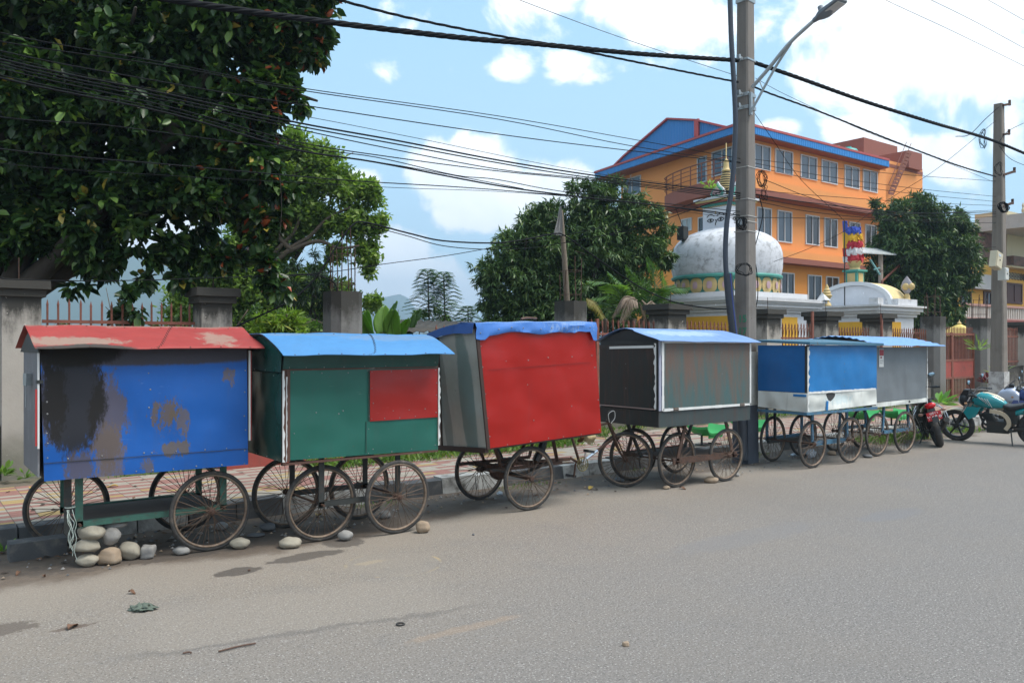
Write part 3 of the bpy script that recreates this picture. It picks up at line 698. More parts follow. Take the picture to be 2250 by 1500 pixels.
def LR(px, py, z): p = onZ(px, py, z) - c1.location; return p.x, p.y
r1 = paint('faded_red_roof', (.29, .035, .03), (.34, .26, .20), .06, .6, [('XY', (-.60, -.42), (.36, .10), (.25, .20, .155), .8, .8), ('XY', (.50, -.36), (.14, .16), (.27, .20, .155), 1.0, .75), ('XY', (0, 0), (1.2, .06), (.25, .18, .14), 1.2, .5), ('XY', (-.52, -.62), (.40, .11), (.035, .04, .035), .2, .95)], .1, None, .25)
roof(c1, .80, 2.47, [(6.73, 1.675), (6.76, 1.69), (6.95, 1.748), (7.15, 1.81), (7.32, 1.855), (7.5, 1.80), (7.75, 1.72), (7.9, 1.67)], r1, wob=.008, seam=.47, rivet_rows=((2, 7), (14, 6)), label='faded red arched roof sheet with bare and burnt patches')
for s in (.83, 2.43):
    g = MB(); P = [(s, t_, z - .03) for t_, z in [(6.77, 1.68), (6.95, 1.74), (7.15, 1.80), (7.3, 1.84), (7.5, 1.79), (7.75, 1.71), (7.85, 1.67)]]
    g.prism([Vector((s, 6.76, 1.64))] + [Vector(p) for p in P] + [Vector((s, 7.85, 1.64))], (.012, 0, 0)); g.build('gable', MT['darkiron'], c1)
legs_rails(c1, (1.13, 2.22), 7.02, 7.72, .33, .72, MT['greeniron'], shelf=simple('grey_shelf', (.075, .06, .05), .8, 0, .3, 6), w=.055)
g = MB(); g.bar((1.05, 7.0, .27), (1.05, 7.0, .72), .05, .02, 0, (0, 1, 0)); g.build('leg', MT['darkiron'], c1)
put_wheel(c1, 2.09, 6.93, .0); put_wheel(c1, 2.14, 7.82, .03); put_wheel(c1, 1.17, 7.82, -.02)
g = MB(); g.box((.72, 7.5, 0), (1.12, 7.68, .14)); tag(g.build('kerb_stone', kb), 'dark painted kerb stone lying under the left end of the blue cart', 'block')  # loose kerb stone on the ground, holding nothing up
# string tied round the leg
tw = simple('frayed_string', (.38, .44, .40), .9)
g = MB(); p0 = onT(152, 1118, 6.96)
for k in range(6):
    P = [p0 + V(random.uniform(-.02, .02), -.03, .0)]; x = P[0].x
    for i in range(1, 8):
        x += random.uniform(-.018, .02); P.append(V(x, 6.92 - .01 * k, p0.z - i * (.032 + .004 * k)))
    g.tube(smooth_path(P, 3), .0022, 4)
g.torus((p0.x + .01, 6.99, p0.z + .01), .035, .004, 'z', 14, 5); tag(g.build('string', tw), 'pale frayed string tied to the leg of the blue cart', 'string')
# ------------------------------------------------ cart 2: green with red patch, light blue roof
c2 = empty('food_cart', (3.3, 6.95, 0), 'green street cart with a red patch and light blue arched roof, second from the left', 'cart', 'shuttered food carts parked in a row')
Tf = 6.55; S0, S1 = 2.55, 4.05; zb, zm, zt = .735, 1.485, 1.62; D = .82
bl, br, tr, tl = V(S0, Tf, zb + .01), V(S1, Tf, zb - .012), V(S1, Tf, zm), V(S0, Tf, zm)
inner_body(c2, [bl + V(0, .012, 0), br + V(0, .012, 0), V(S1, Tf + D, zb), V(S0, Tf + D, zb), V(S0, Tf + .012, zt), V(S1, Tf + .012, zt), V(S1, Tf + D, zt), V(S0, Tf + D, zt)], simple('cart_two_interior', (.03, .03, .028), .8))
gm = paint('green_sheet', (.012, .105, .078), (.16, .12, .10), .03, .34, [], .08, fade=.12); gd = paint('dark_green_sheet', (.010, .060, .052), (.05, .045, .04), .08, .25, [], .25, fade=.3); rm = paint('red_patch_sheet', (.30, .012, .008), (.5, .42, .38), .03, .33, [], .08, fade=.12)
rvg = [(.02, .3), (.02, .98), (.2, .97), (.36, .97), (.3, .5), (.5, .98), (.5, .68), (.5, .45), (.5, .3), (.53, .06), (.985, .4), (.985, .06), (.12, .03), (.5, .015), (.66, .02), (.8, .03)]
panel('front_panel', bl + V(.07, 0, 0), br, tr, tl + V(.07, 0, 0), gm, c2, (0, -1, 0), .008, rvg + [(.16, .52), (.335, .52)], seed=9, rr=.007)
p = lambda u_, v_: lerp(lerp(bl, br, u_), lerp(tl, tr, u_), v_)
panel('patch_panel', p(.53, .39), p(.995, .40), p(.995, .99), p(.53, .985), rm, c2, (0, -1, 0), .005, [(.02, .04), (.2, .04), (.42, .04), (.65, .05), (.97, .1), (.98, .45), (.98, .7), (.97, .97), (.03, .65), (.04, .35), (.03, .97), (.33, .18), (.56, .18), (.8, .19), (.3, .97), (.6, .97)], seed=5, lift=.011, label='red patch panel riveted on the green front', rr=.0065)
g = MB(); g.box((S0 + .0, Tf - .012, zb - .02), (S0 + .03, Tf + .02, zm)); g.box((S0 + .036, Tf - .008, zb), (S0 + .066, Tf + .012, zm)); g.box((S0, Tf - .006, zm), (S1, Tf + .0, zm + .014)); g.box((S0, Tf - .004, zb - .03), (S1, Tf + .03, zb - .012)); g.build('corner_frame', simple('brown_angle', (.095, .045, .032), .7, .1, .3, 12, .2, dirt=(.35, .33, .3), da=.3, ds=9), c2)
def torn_strip(root, s, t_, z0, z1, w=.016, out=(0, -1, 0), m=None, seed=1, name='edge_strip'):
    rr = random.Random(seed); G = []; n = 26; o = Vector(out)
    for i in range(n + 1):
        z = z0 + (z1 - z0) * i / n; a = w * rr.uniform(.25, 1.15); G.append([V(s, t_, z) + o * .003, V(s + (a if abs(o.y) > .5 else 0), t_ + (0 if abs(o.y) > .5 else a), z) + o * (.003 + rr.uniform(0, .006))])
    g = MB(); g.sheet(G, o * -.003); return g.build(name, m or MT['white'], root)
torn_strip(c2, S0 - .002, Tf - .014, zb, zm, .02, seed=2); torn_strip(c2, S0 + .03, Tf - .012, zb + .0, zm - .05, .009, seed=3)
torn_strip(c2, S1 - .006, Tf - .016, zb + .03, zm, .02, seed=4)
# upper fascia, set a little out with its own rivets
g = MB(); a, b_ = p(.505, .02), p(.505, .39); g.bar(a + V(0, -.01, 0), b_ + V(0, -.01, 0), .004, .004, 0, (0, 1, 0)); a, b_ = p(.52, .39), p(.52, .985); g.bar(a + V(0, -.012, 0), b_ + V(0, -.012, 0), .004, .004, 0, (0, 1, 0)); g.build('sheet_seam', MT['darkiron'], c2)
panel('fascia', V(S0, Tf - .012, zm + .014), V(S1 - .01, Tf - .012, zm + .014), V(S1 - .01, Tf - .05, zt), V(S0, Tf - .05, zt), gd, c2, (0, -1, .25), .006, [(.04, .1), (.14, .08), (.24, .08), (.36, .08), (.5, .1), (.64, .1), (.78, .1), (.98, .3)], seed=2, ny=6, lift=.0)
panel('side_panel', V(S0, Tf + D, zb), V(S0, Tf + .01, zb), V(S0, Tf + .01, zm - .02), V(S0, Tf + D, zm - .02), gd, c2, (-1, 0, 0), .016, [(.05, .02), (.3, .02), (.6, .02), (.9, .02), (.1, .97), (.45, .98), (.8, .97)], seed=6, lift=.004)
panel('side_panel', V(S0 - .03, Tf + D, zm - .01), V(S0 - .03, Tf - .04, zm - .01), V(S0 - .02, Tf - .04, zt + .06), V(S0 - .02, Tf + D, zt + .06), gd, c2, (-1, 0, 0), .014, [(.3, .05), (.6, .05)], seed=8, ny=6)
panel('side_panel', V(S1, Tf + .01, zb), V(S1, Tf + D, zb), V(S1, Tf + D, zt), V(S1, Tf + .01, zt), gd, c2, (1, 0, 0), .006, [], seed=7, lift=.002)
r2 = paint('light_blue_roof', (.055, .20, .42), (.22, .2, .18), .05, .6, [('XY', (.4, -.25), (.5, .1), (.19, .21, .22), .9, .35), ('XY', (-.5, -.15), (.4, .06), (.19, .21, .22), .9, .4)], .12, None, .18)
roof(c2, 2.47, 4.09, [(6.32, 1.615), (6.36, 1.635), (6.52, 1.71), (6.72, 1.775), (6.98, 1.80), (7.2, 1.79), (7.4, 1.73), (7.5, 1.66)], r2, wob=.009, seam=.47, rivet_rows=((1, 8), (14, 6)), label='light blue arched roof sheet')
for s in (2.52, 4.02):
    g = MB(); g.prism([V(s, 6.5, 1.60), V(s, 6.52, 1.69), V(s, 6.72, 1.755), V(s, 6.98, 1.78), V(s, 7.2, 1.77), V(s, 7.37, 1.72), V(s, 7.37, 1.60)], (.01, 0, 0)); g.build('gable', gd, c2)
legs_rails(c2, (2.93, 3.67), 6.63, 7.28, .33, .75, MT['darkiron'], w=.05)
put_wheel(c2, 2.96, 6.70, .0); put_wheel(c2, 3.63, 6.56, .02); put_wheel(c2, 2.92, 7.38, -.03); put_wheel(c2, 3.63, 7.32, .05)
# ------------------------------------------------ cart 3: leaning red box on a cycle rickshaw
c3 = empty('rickshaw_cart', (5.3, 7.0, 0), 'leaning cycle rickshaw cart with a tall plain red side panel and blue roof sheet', 'cart', 'shuttered food carts parked in a row')
FBL, FBR, FTR, FTL = onT(1070, 985, 6.5), onT(1321, 950, 6.5), onT(1305, 712, 6.46), onT(1045, 722, 6.46)
BBL, BTL = onS(966, 979, FBL.x + .02), onS(957, 742, FTL.x + .01)
dB, dT = BBL - FBL, BTL - FTL; BBR, BTR = FBR + dB, FTR + dT
inner_body(c3, [FBL, FBR, BBR, BBL, FTL, FTR, BTR, BTL], simple('cart_three_interior', (.03, .03, .03), .8), .008)
red3 = paint('red_sheet', (.33, .008, .004), (.5, .3, .25), .02, .30, [], .05, fade=.08); gs = paint('grey_green_sheet', (.34, .345, .32), (.12, .10, .085), .03, .28, [('YZ', (-.25, 1.15), (.13, .75), (.12, .18, .175), .15, .8), ('YZ', (.17, 1.1), (.08, .75), (.12, .14, .13), .15, .6)], .2, fade=.3, bmp=.3)  # two tall darker bands run up the side sheet
rv3 = [(.01, .1), (.01, .25), (.01, .45), (.012, .68), (.012, .85), (.985, .03), (.985, .3), (.985, .6), (.985, .9), (.15, .01), (.35, .01), (.5, .01), (.64, .01), (.8, .01), (.2, .71), (.38, .72), (.56, .72), (.77, .72), (.96, .72), (.36, .5), (.38, .19), (.73, .27)]
panel('front_panel', FBL + V(.03, 0, 0), FBR, FTR, FTL + V(.02, 0, 0), red3, c3, (0, -1, 0), .010, rv3, seed=14, lift=.003, nx=22, ny=18, rr=.0078)
pp = lambda u_, v_: lerp(lerp(FBL, FBR, u_), lerp(FTL, FTR, u_), v_)
g = MB(); P = [pp(i / 16, .655 + .006 * noise.noise(Vector((i * .7, 0, 0)))) + V(0, -.008, 0) for i in range(1, 16)]
for a, b_ in zip(P, P[1:]): g.bar(a, b_, .003, .003)
g.build('sheet_seam', simple('dark_red_line', (.12, .01, .01), .6), c3)
panel('side_panel', lerp(BBL, FBL, .08), FBL, FTL, lerp(BTL, FTL, .08), gs, c3, (-1, 0, 0), .014, [(.04, .03), (.4, .02), (.75, .02), (.04, .97), (.5, .97), (.95, .6), (.95, .35), (.4, .5)], seed=21, lift=.003)
panel('side_panel', BBL, lerp(BBL, FBL, .075), lerp(BTL, FTL, .075), BTL, gs, c3, (-1, 0, 0), .01, [], seed=22, lift=.002, nx=4)
g = MB(); g.bar(FBL + V(.012, -.006, -.01), FTL + V(.008, -.006, 0), .035, .02, 0, (0, 1, 0)); g.bar(BBL + V(-.006, -.06, 0), BTL + V(-.006, -.06, 0), .018, .018, 0, (0, 1, 0)); g.bar(BBL + V(0, 0, -.02), FBL + V(0, 0, -.02), .04, .05); g.bar(FBL + V(0, .03, -.003), FBR + V(0, .03, -.003), .04, .03); g.bar(BBL + V(0, 0, -.02), BBR + V(0, 0, -.02), .04, .04); g.build('corner_frame', simple('dark_brown_angle', (.05, .028, .022), .7, .1), c3)
# folded blue roof sheet with a ragged overhang
rb = paint('blue_roof_sheet', (.05, .17, .50), (.3, .35, .42), .04, .40, [('XY', (.2, -.2), (.9, .3), (.22, .33, .52), .9, .6)], .15, None, .25)
rt = random.Random(5); G = []; nx = 30; FT, BT = FTL + V(-.01, -.012, .0), FTR + V(.02, -.012, 0)
for i in range(7):
    row = []
    for j in range(nx + 1):
        f = j / nx; top = lerp(FT, BT, f); drop = .10 + .035 * noise.noise(Vector((f * 5, 1, 0))) + .012 * noise.noise(Vector((f * 23, 1, 0))) + (.05 if f < .07 else 0) + (.09 if f > .96 else 0)
        up = V(0, 0, .055 - .035 * f)
        if i < 3: q = top + up + V(0, -.014 - .02 * noise.noise(Vector((f * 9, i * .8, 2))), -drop * (1 - i / 3.0))
        else:
            k = (i - 3) / 3; bq = lerp(BTL + V(-.01, .03, 0), BTR + V(.02, .03, 0), f); rise = .05 * math.sin(math.pi * min(1, k * 1.3 + .0)); q = lerp(top, bq, k) + up * (1 - k * .6) + V(0, 0, rise + .012 * noise.noise(Vector((f * 5, k * 3, 8))))
        row.append(q)
    G.append(row)
g = MB(); g.sheet(G, (0, .003, -.004)); g.f = g.f
a, b_, c = G[3][0], G[3][1], G[4][0]
if (b_ - a).cross(c - a).z < 0: g.f = [tuple(reversed(f)) for f in g.f]
for k in range(9):
    f = (k + .5) / 9; j = int(f * nx); dome_rivet(g, G[1][j] + V(0, -.004, .01), (0, -1, 0), .0075)
o = g.build('roof', [rb, MT['rivet']], c3, smooth=True); o['label'] = 'blue metal roof sheet with ragged folded front edge'
# left skirt of the roof
G = []
for i in range(4):
    row = []
    for j in range(9):
        f = j / 8; tp = lerp(FTL, BTL, f * 1.18) + V(-.03, -.01, .055 + .03 * math.sin(min(1, f) * 3.1)); row.append(tp + V(-.02 * i / 3, 0, -(.10 - .02 * f + .015 * noise.noise(Vector((f * 4, 0, 3)))) * i / 3))
    G.append(row)
g = MB(); g.sheet(G, (.004, 0, 0)); g.build('roof_skirt', paint('dark_blue_sheet', (.02, .07, .24), (.1, .1, .12), .05, .4, [], .2, None, .3), c3, smooth=True)
g = MB(); p = lerp(FTL, FTR, .42) + V(0, .12, .08); g.tube(smooth_path([p, p + V(.09, .02, .012), p + V(.2, .0, .008)], 4), [.012] * 9, 6); tag(g.build('dry_pod', MT['brownwood']), 'small dry branch lying on the blue roof of the red cart', 'branch')
# chassis
g = MB(); y = 7.06
g.bar((4.95, y, .43), (6.1, y, .41), .05, .035); g.bar((5.02, y - .28, .43), (5.02, y + .28, .43), .04, .04); g.bar((5.55, y - .26, .42), (5.55, y + .26, .42), .03, .03)
for t_ in (6.78, 7.34): g.bar((4.8, t_, .43), (5.75, t_, .43), .035, .03)
for (p, q, w_) in (((5.1, 6.8, .44), (5.25, 6.75, .70), .035), ((5.75, 6.85, .44), (5.6, 6.75, .72), .035), ((5.1, 7.3, .44), (5.0, 7.3, .68), .03), ((5.72, 7.3, .44), (5.8, 7.3, .72), .03), ((4.95, 6.78, .44), (4.8, 6.7, .7), .03)): g.bar(p, q, w_, .02)
g.build('chassis', MT['rust'], c3)
g = MB(); g.tube([(5.2, 6.6, .33), (5.2, 7.5, .33)], .016, 8); g.lathe((5.2, 7.18, .33), [(.02, -.1), (.07, -.07), (.085, 0), (.07, .07), (.02, .1)], 14, 0, 'y'); g.build('axle', MT['rust'], c3, smooth=True)
for t_ in (6.78, 7.34):
    g = MB(); 
    for k in range(4):
        l = .42 - k * .07; P = [(5.2 - l, t_, .43 + .02), (5.2, t_, .37 - k * .009), (5.2 + l, t_, .45)]; P = smooth_path(P, 4)
        for a, b_ in zip(P, P[1:]): g.bar(a, b_, .04, .007)
    g.build('leaf_spring', MT['darkiron'], c3)
crk = onT(1274, 1018, y - .02); hd = onT(1336, 925, y); hdb = onT(1349, 962, y); hub = onT(1374, 1012, y + .0); st_ = onT(1255, 955, y)
g = MB(); g.tube([crk, V(6.12, y, .42)], .016, 8); g.tube([crk, st_], .016, 8); g.tube([lerp(crk, hdb, .05), lerp(crk, hdb, .5)], .017, 8, 1); g.tube([lerp(crk, hdb, .5), hdb], .017, 8, 0); g.tube([st_ + V(0, 0, .02), hd + V(0, 0, -.02)], .014, 8); g.tube([crk + V(0, .1, 0), V(5.3, y + .1, .40)], .008, 5)
g.tube([V(5.75, y, .70), V(5.7, y, .55), V(5.62, y, .43)], .045, 8, 2)
g.build('cycle_frame', [MT['rust'], MT['chrome'], MT['black']], c3, smooth=True)
g = MB(); g.torus(crk + V(0, -.05, 0), .078, .006, 'y', 28, 6); g.torus(crk + V(0, -.05, 0), .05, .004, 'y', 20, 5)
for k in range(10):
    a = k * .628; g.bar(crk + V(.015 * math.cos(a), -.05, .015 * math.sin(a)), crk + V(.078 * math.cos(a), -.05, .078 * math.sin(a)), .007, .005)
g.build('chainring', simple('tarnished_brass', (.20, .17, .07), .5, .6), c3, smooth=True)
for (sg, yy) in ((1, -.09), (-1, .09)):
    e_ = crk + V(.01 * sg, yy, .155 * sg); g = MB(); g.bar(crk + V(0, yy * .8, 0), e_, .018, .012, 1 if sg > 0 else 0); g.rbox(e_ + V(0, yy * .6, 0), (.09, .09, .03), Matrix.Rotation(.2, 3, 'Y'), 2); g.build('pedal', [MT['rust'], MT['chrome'], MT['black']], c3)
# fork and turned front wheel
wd = Vector((math.cos(-.64), math.sin(-.64), 0)); nd = Vector((-wd.y, wd.x, 0))
g = MB()
for sg in (-1, 1):
    o_ = nd * .045 * sg; g.tube(smooth_path([hdb + V(0, 0, .06) + o_ * .6, hdb + o_, lerp(hdb, hub, .55) + o_ - wd * .012, hub + o_], 5), [.017] * 5 + [.015] * 5 + [.012] * 6, 8)
g.tube([hd + V(-.01, 0, .02), hdb + V(0, 0, .03)], .022, 10); g.tube([hdb + V(0, 0, .05) - nd * .045, hdb + V(0, 0, .05) + nd * .045], .016, 6)
g.build('fork', MT['rust'], c3, smooth=True)
for sg in (-1, 1):
    g = MB(); g.tube([hd + V(.03, 0, -.03) + nd * .02 * sg, hub + wd * .02 + nd * .06 * sg], .005, 5); g.build('brake_rod', MT['rust'], c3)
g = MB(); P = [hd + V(-.02, -.02, .0), hd + V(-.04, -.03, .10), hd + V(.03, -.05, .13), hd + V(.05, -.04, .05), hd + V(.0, -.03, -.01)]; g.tube(smooth_path(P, 5), .006, 6); g.tube(smooth_path([p + V(.012, -.01, -.01) for p in P], 5), .004, 5, 1); g.build('cable_loop', [MT['darkiron'], MT['white']], c3, smooth=True)
put_wheel(c3, 5.22, 6.66, .0); put_wheel(c3, 5.15, 7.45, .0); put_wheel(c3, hub.x, hub.y, -.64, 0, WR)
# cloths under the box
def cloth(root, c, w, h, m, name='rag', seed=1):
    G = []
    for i in range(8):
        row = []
        for j in range(9):
            f = j / 8 - .5; v_ = i / 7; row.append(Vector(c) + V(w * f * (1 - .25 * v_) + .01 * math.sin(i + seed), .03 * math.sin(j * 2.1 + seed) * (1 - .3 * v_) + .02 * math.sin(i * 1.3), -h * v_ * (1 - .25 * abs(f * 2) ** 2)))
        G.append(row)
    g = MB(); g.sheet(G, (0, .006, 0)); return g.build(name, m, root, smooth='all')
q = onT(1297, 948, 6.7); o = cloth(None, q, .17, .14, simple('cream_rag', (.38, .31, .18), .95, 0, .25, 10, .3, 30), seed=2); tag(o, 'cream cloth rag hanging below the right end of the red panel', 'cloth')
q = onT(1278, 952, 6.8); o = cloth(None, q, .12, .10, simple('brown_rag', (.16, .07, .03), .95, 0, .3, 10), seed=4); tag(o, 'small rust brown rag hanging beside the cream one', 'cloth')
# ------------------------------------------------ cart 4: brown-green weathered, white edging
c4 = empty('food_cart', (7.8, 7.0, 0), 'weathered brown and teal street cart with white edging and pale blue roof, beside the pole', 'cart', 'shuttered food carts parked in a row')
Tf = 6.5; S0, S1 = 6.96, 8.62; D = .98; z0, z1, z2 = .755, .965, 1.745
inner_body(c4, [V(S0, Tf, z0), V(S1, Tf, z0), V(S1, Tf + D, z0), V(S0, Tf + D, z0), V(S0, Tf, z2), V(S1, Tf, z2), V(S1, Tf + D, z2), V(S0, Tf + D, z2)], simple('cart_four_interior', (.03, .03, .03), .8), .006)
def weathered(name, a, b_, rough=.55):
    m, t, bb = newmat(name); o = t.obj(); n = t.noise(t.scale(o, (9, 9, 1.5)), 1.1, 7, .68, .3); n2 = t.noise(t.scale(o, (22, 22, 2.2)), 1.0, 5, .6); z = t.sep(o)[2]
    k = t.step(t.math('ADD', n, t.math('MULTIPLY', t.math('SUBTRACT', z, 1.3), .28)), .30, .70)
    cc = t.mix(k, a, b_); cc = t.mix(t.math('MULTIPLY', t.step(n2, .55, .7), .35), cc, (.11, .05, .035)); cc = t.mix(t.math('MULTIPLY', t.step(t.noise(o, 30, 5, .7), .6, .75), .3), cc, (.03, .03, .03))
    t.put(bb.inputs['Base Color'], cc); bb.inputs['Roughness'].default_value = rough; bump(t, bb, n, .1, .02); return m
w4 = weathered('rusty_teal_sheet', (.045, .10, .10), (.125, .078, .058)); w4d = weathered('shaded_rusty_sheet', (.018, .026, .026), (.035, .022, .018), .35)  # side copy of the front sheet, its shade put into darker colours
panel('front_panel', V(S0 + .07, Tf, z1), V(S1 - .03, Tf, z1), V(S1 - .03, Tf, z2 - .02), V(S0 + .07, Tf, z2 - .02), w4, c4, (0, -1, 0), .003, [(.33, .25), (.33, .55), (.33, .85), (.66, .5), (.66, .85)], seed=31, lift=.012)
g = MB()
for (a, b_, w_) in ((V(S0 + .055, 0, z1 - .02), V(S0 + .055, 0, z2), .035), (V(S1 - .012, 0, z1 - .02), V(S1 - .012, 0, z2), .026), (V(S0 + .06, 0, z2 - .01), V(S1, 0, z2 - .01), .032), (V(S0 + .06, 0, z1 - .012), V(S1, 0, z1 - .012), .03)):
    n = 14
    for i in range(n):
        p, q = lerp(a, b_, i / n), lerp(a, b_, (i + 1) / n); p.y = q.y = Tf - .016; dw = w_ * (1 + .25 * noise.noise(p * 9)); g.bar(p, q, dw if abs(a.z - b_.z) > .1 else .006, .006 if abs(a.z - b_.z) > .1 else dw, 0, (0, 0, 1) if abs(a.z - b_.z) < .1 else (0, 1, 0))
g.build('white_edging', MT['white'], c4)
g = MB(); g.box((S0, Tf - .012, z1 - .02), (S0 + .03, Tf, z2)); g.build('corner_post', simple('bluish_white_post', (.33, .34, .42), .6), c4)
g = MB(); g.box((S0 + .03, Tf - .008, z1 - .02), (S0 + .042, Tf, z2)); g.build('corner_post', simple('blue_post_edge', (.03, .05, .26), .5), c4)
panel('skirt', V(S0, Tf, z0), V(S1, Tf, z0 + .0), V(S1, Tf, z1 - .03), V(S0, Tf, z1 - .03), weathered('skirt_sheet', (.035, .05, .05), (.06, .032, .026)), c4, (0, -1, 0), .004, [], seed=33, ny=5, lift=.002)
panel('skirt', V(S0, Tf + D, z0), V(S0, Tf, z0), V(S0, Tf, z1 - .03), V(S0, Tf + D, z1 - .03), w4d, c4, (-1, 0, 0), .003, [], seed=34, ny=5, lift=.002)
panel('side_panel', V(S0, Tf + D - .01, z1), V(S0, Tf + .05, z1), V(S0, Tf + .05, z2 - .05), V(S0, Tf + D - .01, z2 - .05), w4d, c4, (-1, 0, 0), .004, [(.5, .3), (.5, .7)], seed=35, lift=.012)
torn_strip(c4, S0 - .018, Tf + .02, z1, z2 - .03, .03, (-1, 0, 0), seed=11)
g = MB(); g.rbox((S0 - .02, Tf + .42, z2 - .075), (.01, .72, .03), Matrix.Rotation(-.02, 3, 'X')); g.build('edge_strip', MT['white'], c4)
g = MB(); g.box((S0 - .02, Tf + .04, z1 - .012), (S0 - .008, Tf + D - .03, z1 + .004)); g.build('sill_line', simple('pale_pink_line', (.25, .18, .16), .7), c4)
for s in (S0 + .27, S1 - .18):
    g = MB(); g.box((s - .04, Tf - .026, z1 - .03), (s + .04, Tf - .018, z1 + .01)); g.tube([(s - .04, Tf - .026, z1 - .012), (s + .04, Tf - .026, z1 - .012)], .006, 6); g.build('hinge', simple('scuffed_hinge', (.16, .13, .11), .6, .5), c4)
g = MB()
for i in range(8): g.torus((S0 + .006, Tf - .028, z2 - .03 - i * .018), .011, .003, 'y' if i % 2 else 'x', 10, 4)
g.build('chain', MT['zinc'], c4, smooth='all')
r4 = paint('pale_blue_roof', (.16, .27, .52), (.4, .45, .5), .03, .5, [('XY', (-.1, -.25), (.6, .12), (.36, .46, .68), .9, .6)], .2, None, .18)
def sh4(q, f): q.z += -.012 * f; q.x += (.05 if q.y > 6.9 else 0) * (1 - f) - .10 * f * max(0, (q.y - 6.5)) ; return q
roof(c4, 6.90, 8.74, [(6.42, 1.745), (6.50, 1.77), (6.75, 1.84), (7.05, 1.90), (7.30, 1.84), (7.55, 1.745)], r4, wob=.006, shift=sh4, label='pale blue pitched roof sheet')
g = MB(); g.prism([V(6.99, 6.52, 1.72), V(6.99, 6.55, 1.765), V(6.99, 7.05, 1.885), V(6.99, 7.5, 1.75), V(6.99, 7.5, 1.72)], (.01, 0, 0)); g.build('gable', MT['black'], c4); g = MB(); g.prism([V(8.55, 6.52, 1.72), V(8.55, 6.75, 1.8), V(8.55, 7.05, 1.86), V(8.55, 7.5, 1.74)], (.01, 0, 0)); g.build('gable', MT['black'], c4)  # black end sheets stand in for the dark hollow under the roof
legs_rails(c4, (7.35, 8.40), 6.58, 7.40, .33, .77, MT['rust'], lean=.16, w=.045, shelf=simple('dusty_shelf', (.10, .075, .06), .85), rail_h=.07, ext=.03)
for t_ in (6.60,):
    g = MB(); g.bar((7.06, t_ + .5, .76), (7.3, t_ + .5, .33), .03, .03); g.bar((8.5, 7.3, .76), (8.3, 7.3, .33), .03, .03); g.bar((7.3, 7.35, .56), (8.7, 7.35, .50), .012, .012); g.build('brace', MT['darkiron'], c4)
put_wheel(c4, 7.47, 6.68, .0, .03); put_wheel(c4, 8.28, 6.60, .0, .04); put_wheel(c4, 7.38, 7.32, -.28, -.02); put_wheel(c4, 8.31, 7.45, .05)
# ------------------------------------------------ cart 5: blue above, torn white banner below
c5 = empty('food_cart', (10.7, 7.0, 0), 'street cart with bright blue shutters above a torn white banner skirt, right of the pole', 'cart', 'shuttered food carts parked in a row')
S0, S1 = 9.84, 11.6; Tf = 6.5; D = .78; z0, z1, z2 = .80, 1.05, 1.69
inner_body(c5, [V(S0, Tf, z0), V(S1, Tf, z0), V(S1, Tf + D, z0), V(S0, Tf + D, z0), V(S0, Tf, z2), V(S1, Tf, z2), V(S1, Tf + D, z2), V(S0, Tf + D, z2)], simple('cart_five_interior', (.04, .04, .04), .8), .006)
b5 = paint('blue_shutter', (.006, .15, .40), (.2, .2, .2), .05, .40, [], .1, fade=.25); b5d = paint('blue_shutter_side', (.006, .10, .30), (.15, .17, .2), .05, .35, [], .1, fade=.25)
ban = paint('torn_white_banner', (.60, .61, .57), (.30, .28, .24), .10, .6, [('XZ', (-.1, .93), (.35, .06), (.28, .42, .47), 1.5, .45)], .35, None, .12, .6)
panel('front_panel', V(S0 + .05, Tf, z1), V(S1, Tf, z1), V(S1, Tf, z2), V(S0 + .05, Tf, z2), b5, c5, (0, -1, 0), .008, [(.5, .1), (.5, .25), (.5, .42), (.5, .6), (.5, .78), (.93, .6)], seed=41, lift=.004)
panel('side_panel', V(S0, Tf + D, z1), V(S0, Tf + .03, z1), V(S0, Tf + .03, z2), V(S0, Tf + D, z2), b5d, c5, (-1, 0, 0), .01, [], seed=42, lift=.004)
panel('banner_skirt', V(S0, Tf, z0 - .015), V(S1, Tf, z0 + .02), V(S1 - .02, Tf, z1 - .005), V(S0, Tf, z1 - .005), ban, c5, (0, -1, 0), .022, [], seed=43, lift=.005, nx=40, ny=8, edge=.4)
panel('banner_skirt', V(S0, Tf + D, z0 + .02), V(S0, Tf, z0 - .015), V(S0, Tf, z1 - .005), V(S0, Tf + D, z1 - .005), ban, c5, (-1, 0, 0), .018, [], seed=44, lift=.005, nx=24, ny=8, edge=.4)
torn_strip(c5, S0 + .0, Tf - .012, z0, z2 - .02, .045, seed=12); 
G = [[V(S0 + .02 + i * .05, Tf - .012 - .003 * (i % 2), z1 - .015 + .008 * noise.noise(Vector((i, 0, 0)))) for i in range(35)], [V(S0 + .02 + i * .05, Tf - .012, z1 + .012 + .012 * noise.noise(Vector((i * .8, 4, 0)))) for i in range(35)]]
g = MB(); g.sheet(G, (0, .003, 0)); g.build('edge_strip', MT['white'], c5)
g = MB(); g.rbox((S0 + .46, Tf - .016, z0 + .06), (.045, .006, .13), Matrix.Rotation(.1, 3, 'Y')); g.rbox((S0 - .01, Tf + .1, z1 - .04), (.006, .2, .03), Matrix.Identity(3)); g.build('paint_patch', b5, c5)
g = MB(); g.box((S0 - .02, Tf - .02, z0 - .05), (S1, Tf + .02, z0 - .015)); g.box((S0 - .02, Tf + .02, z0 - .05), (S0 + .02, Tf + D, z0 - .015)); g.build('base_frame', MT['blueiron'], c5)
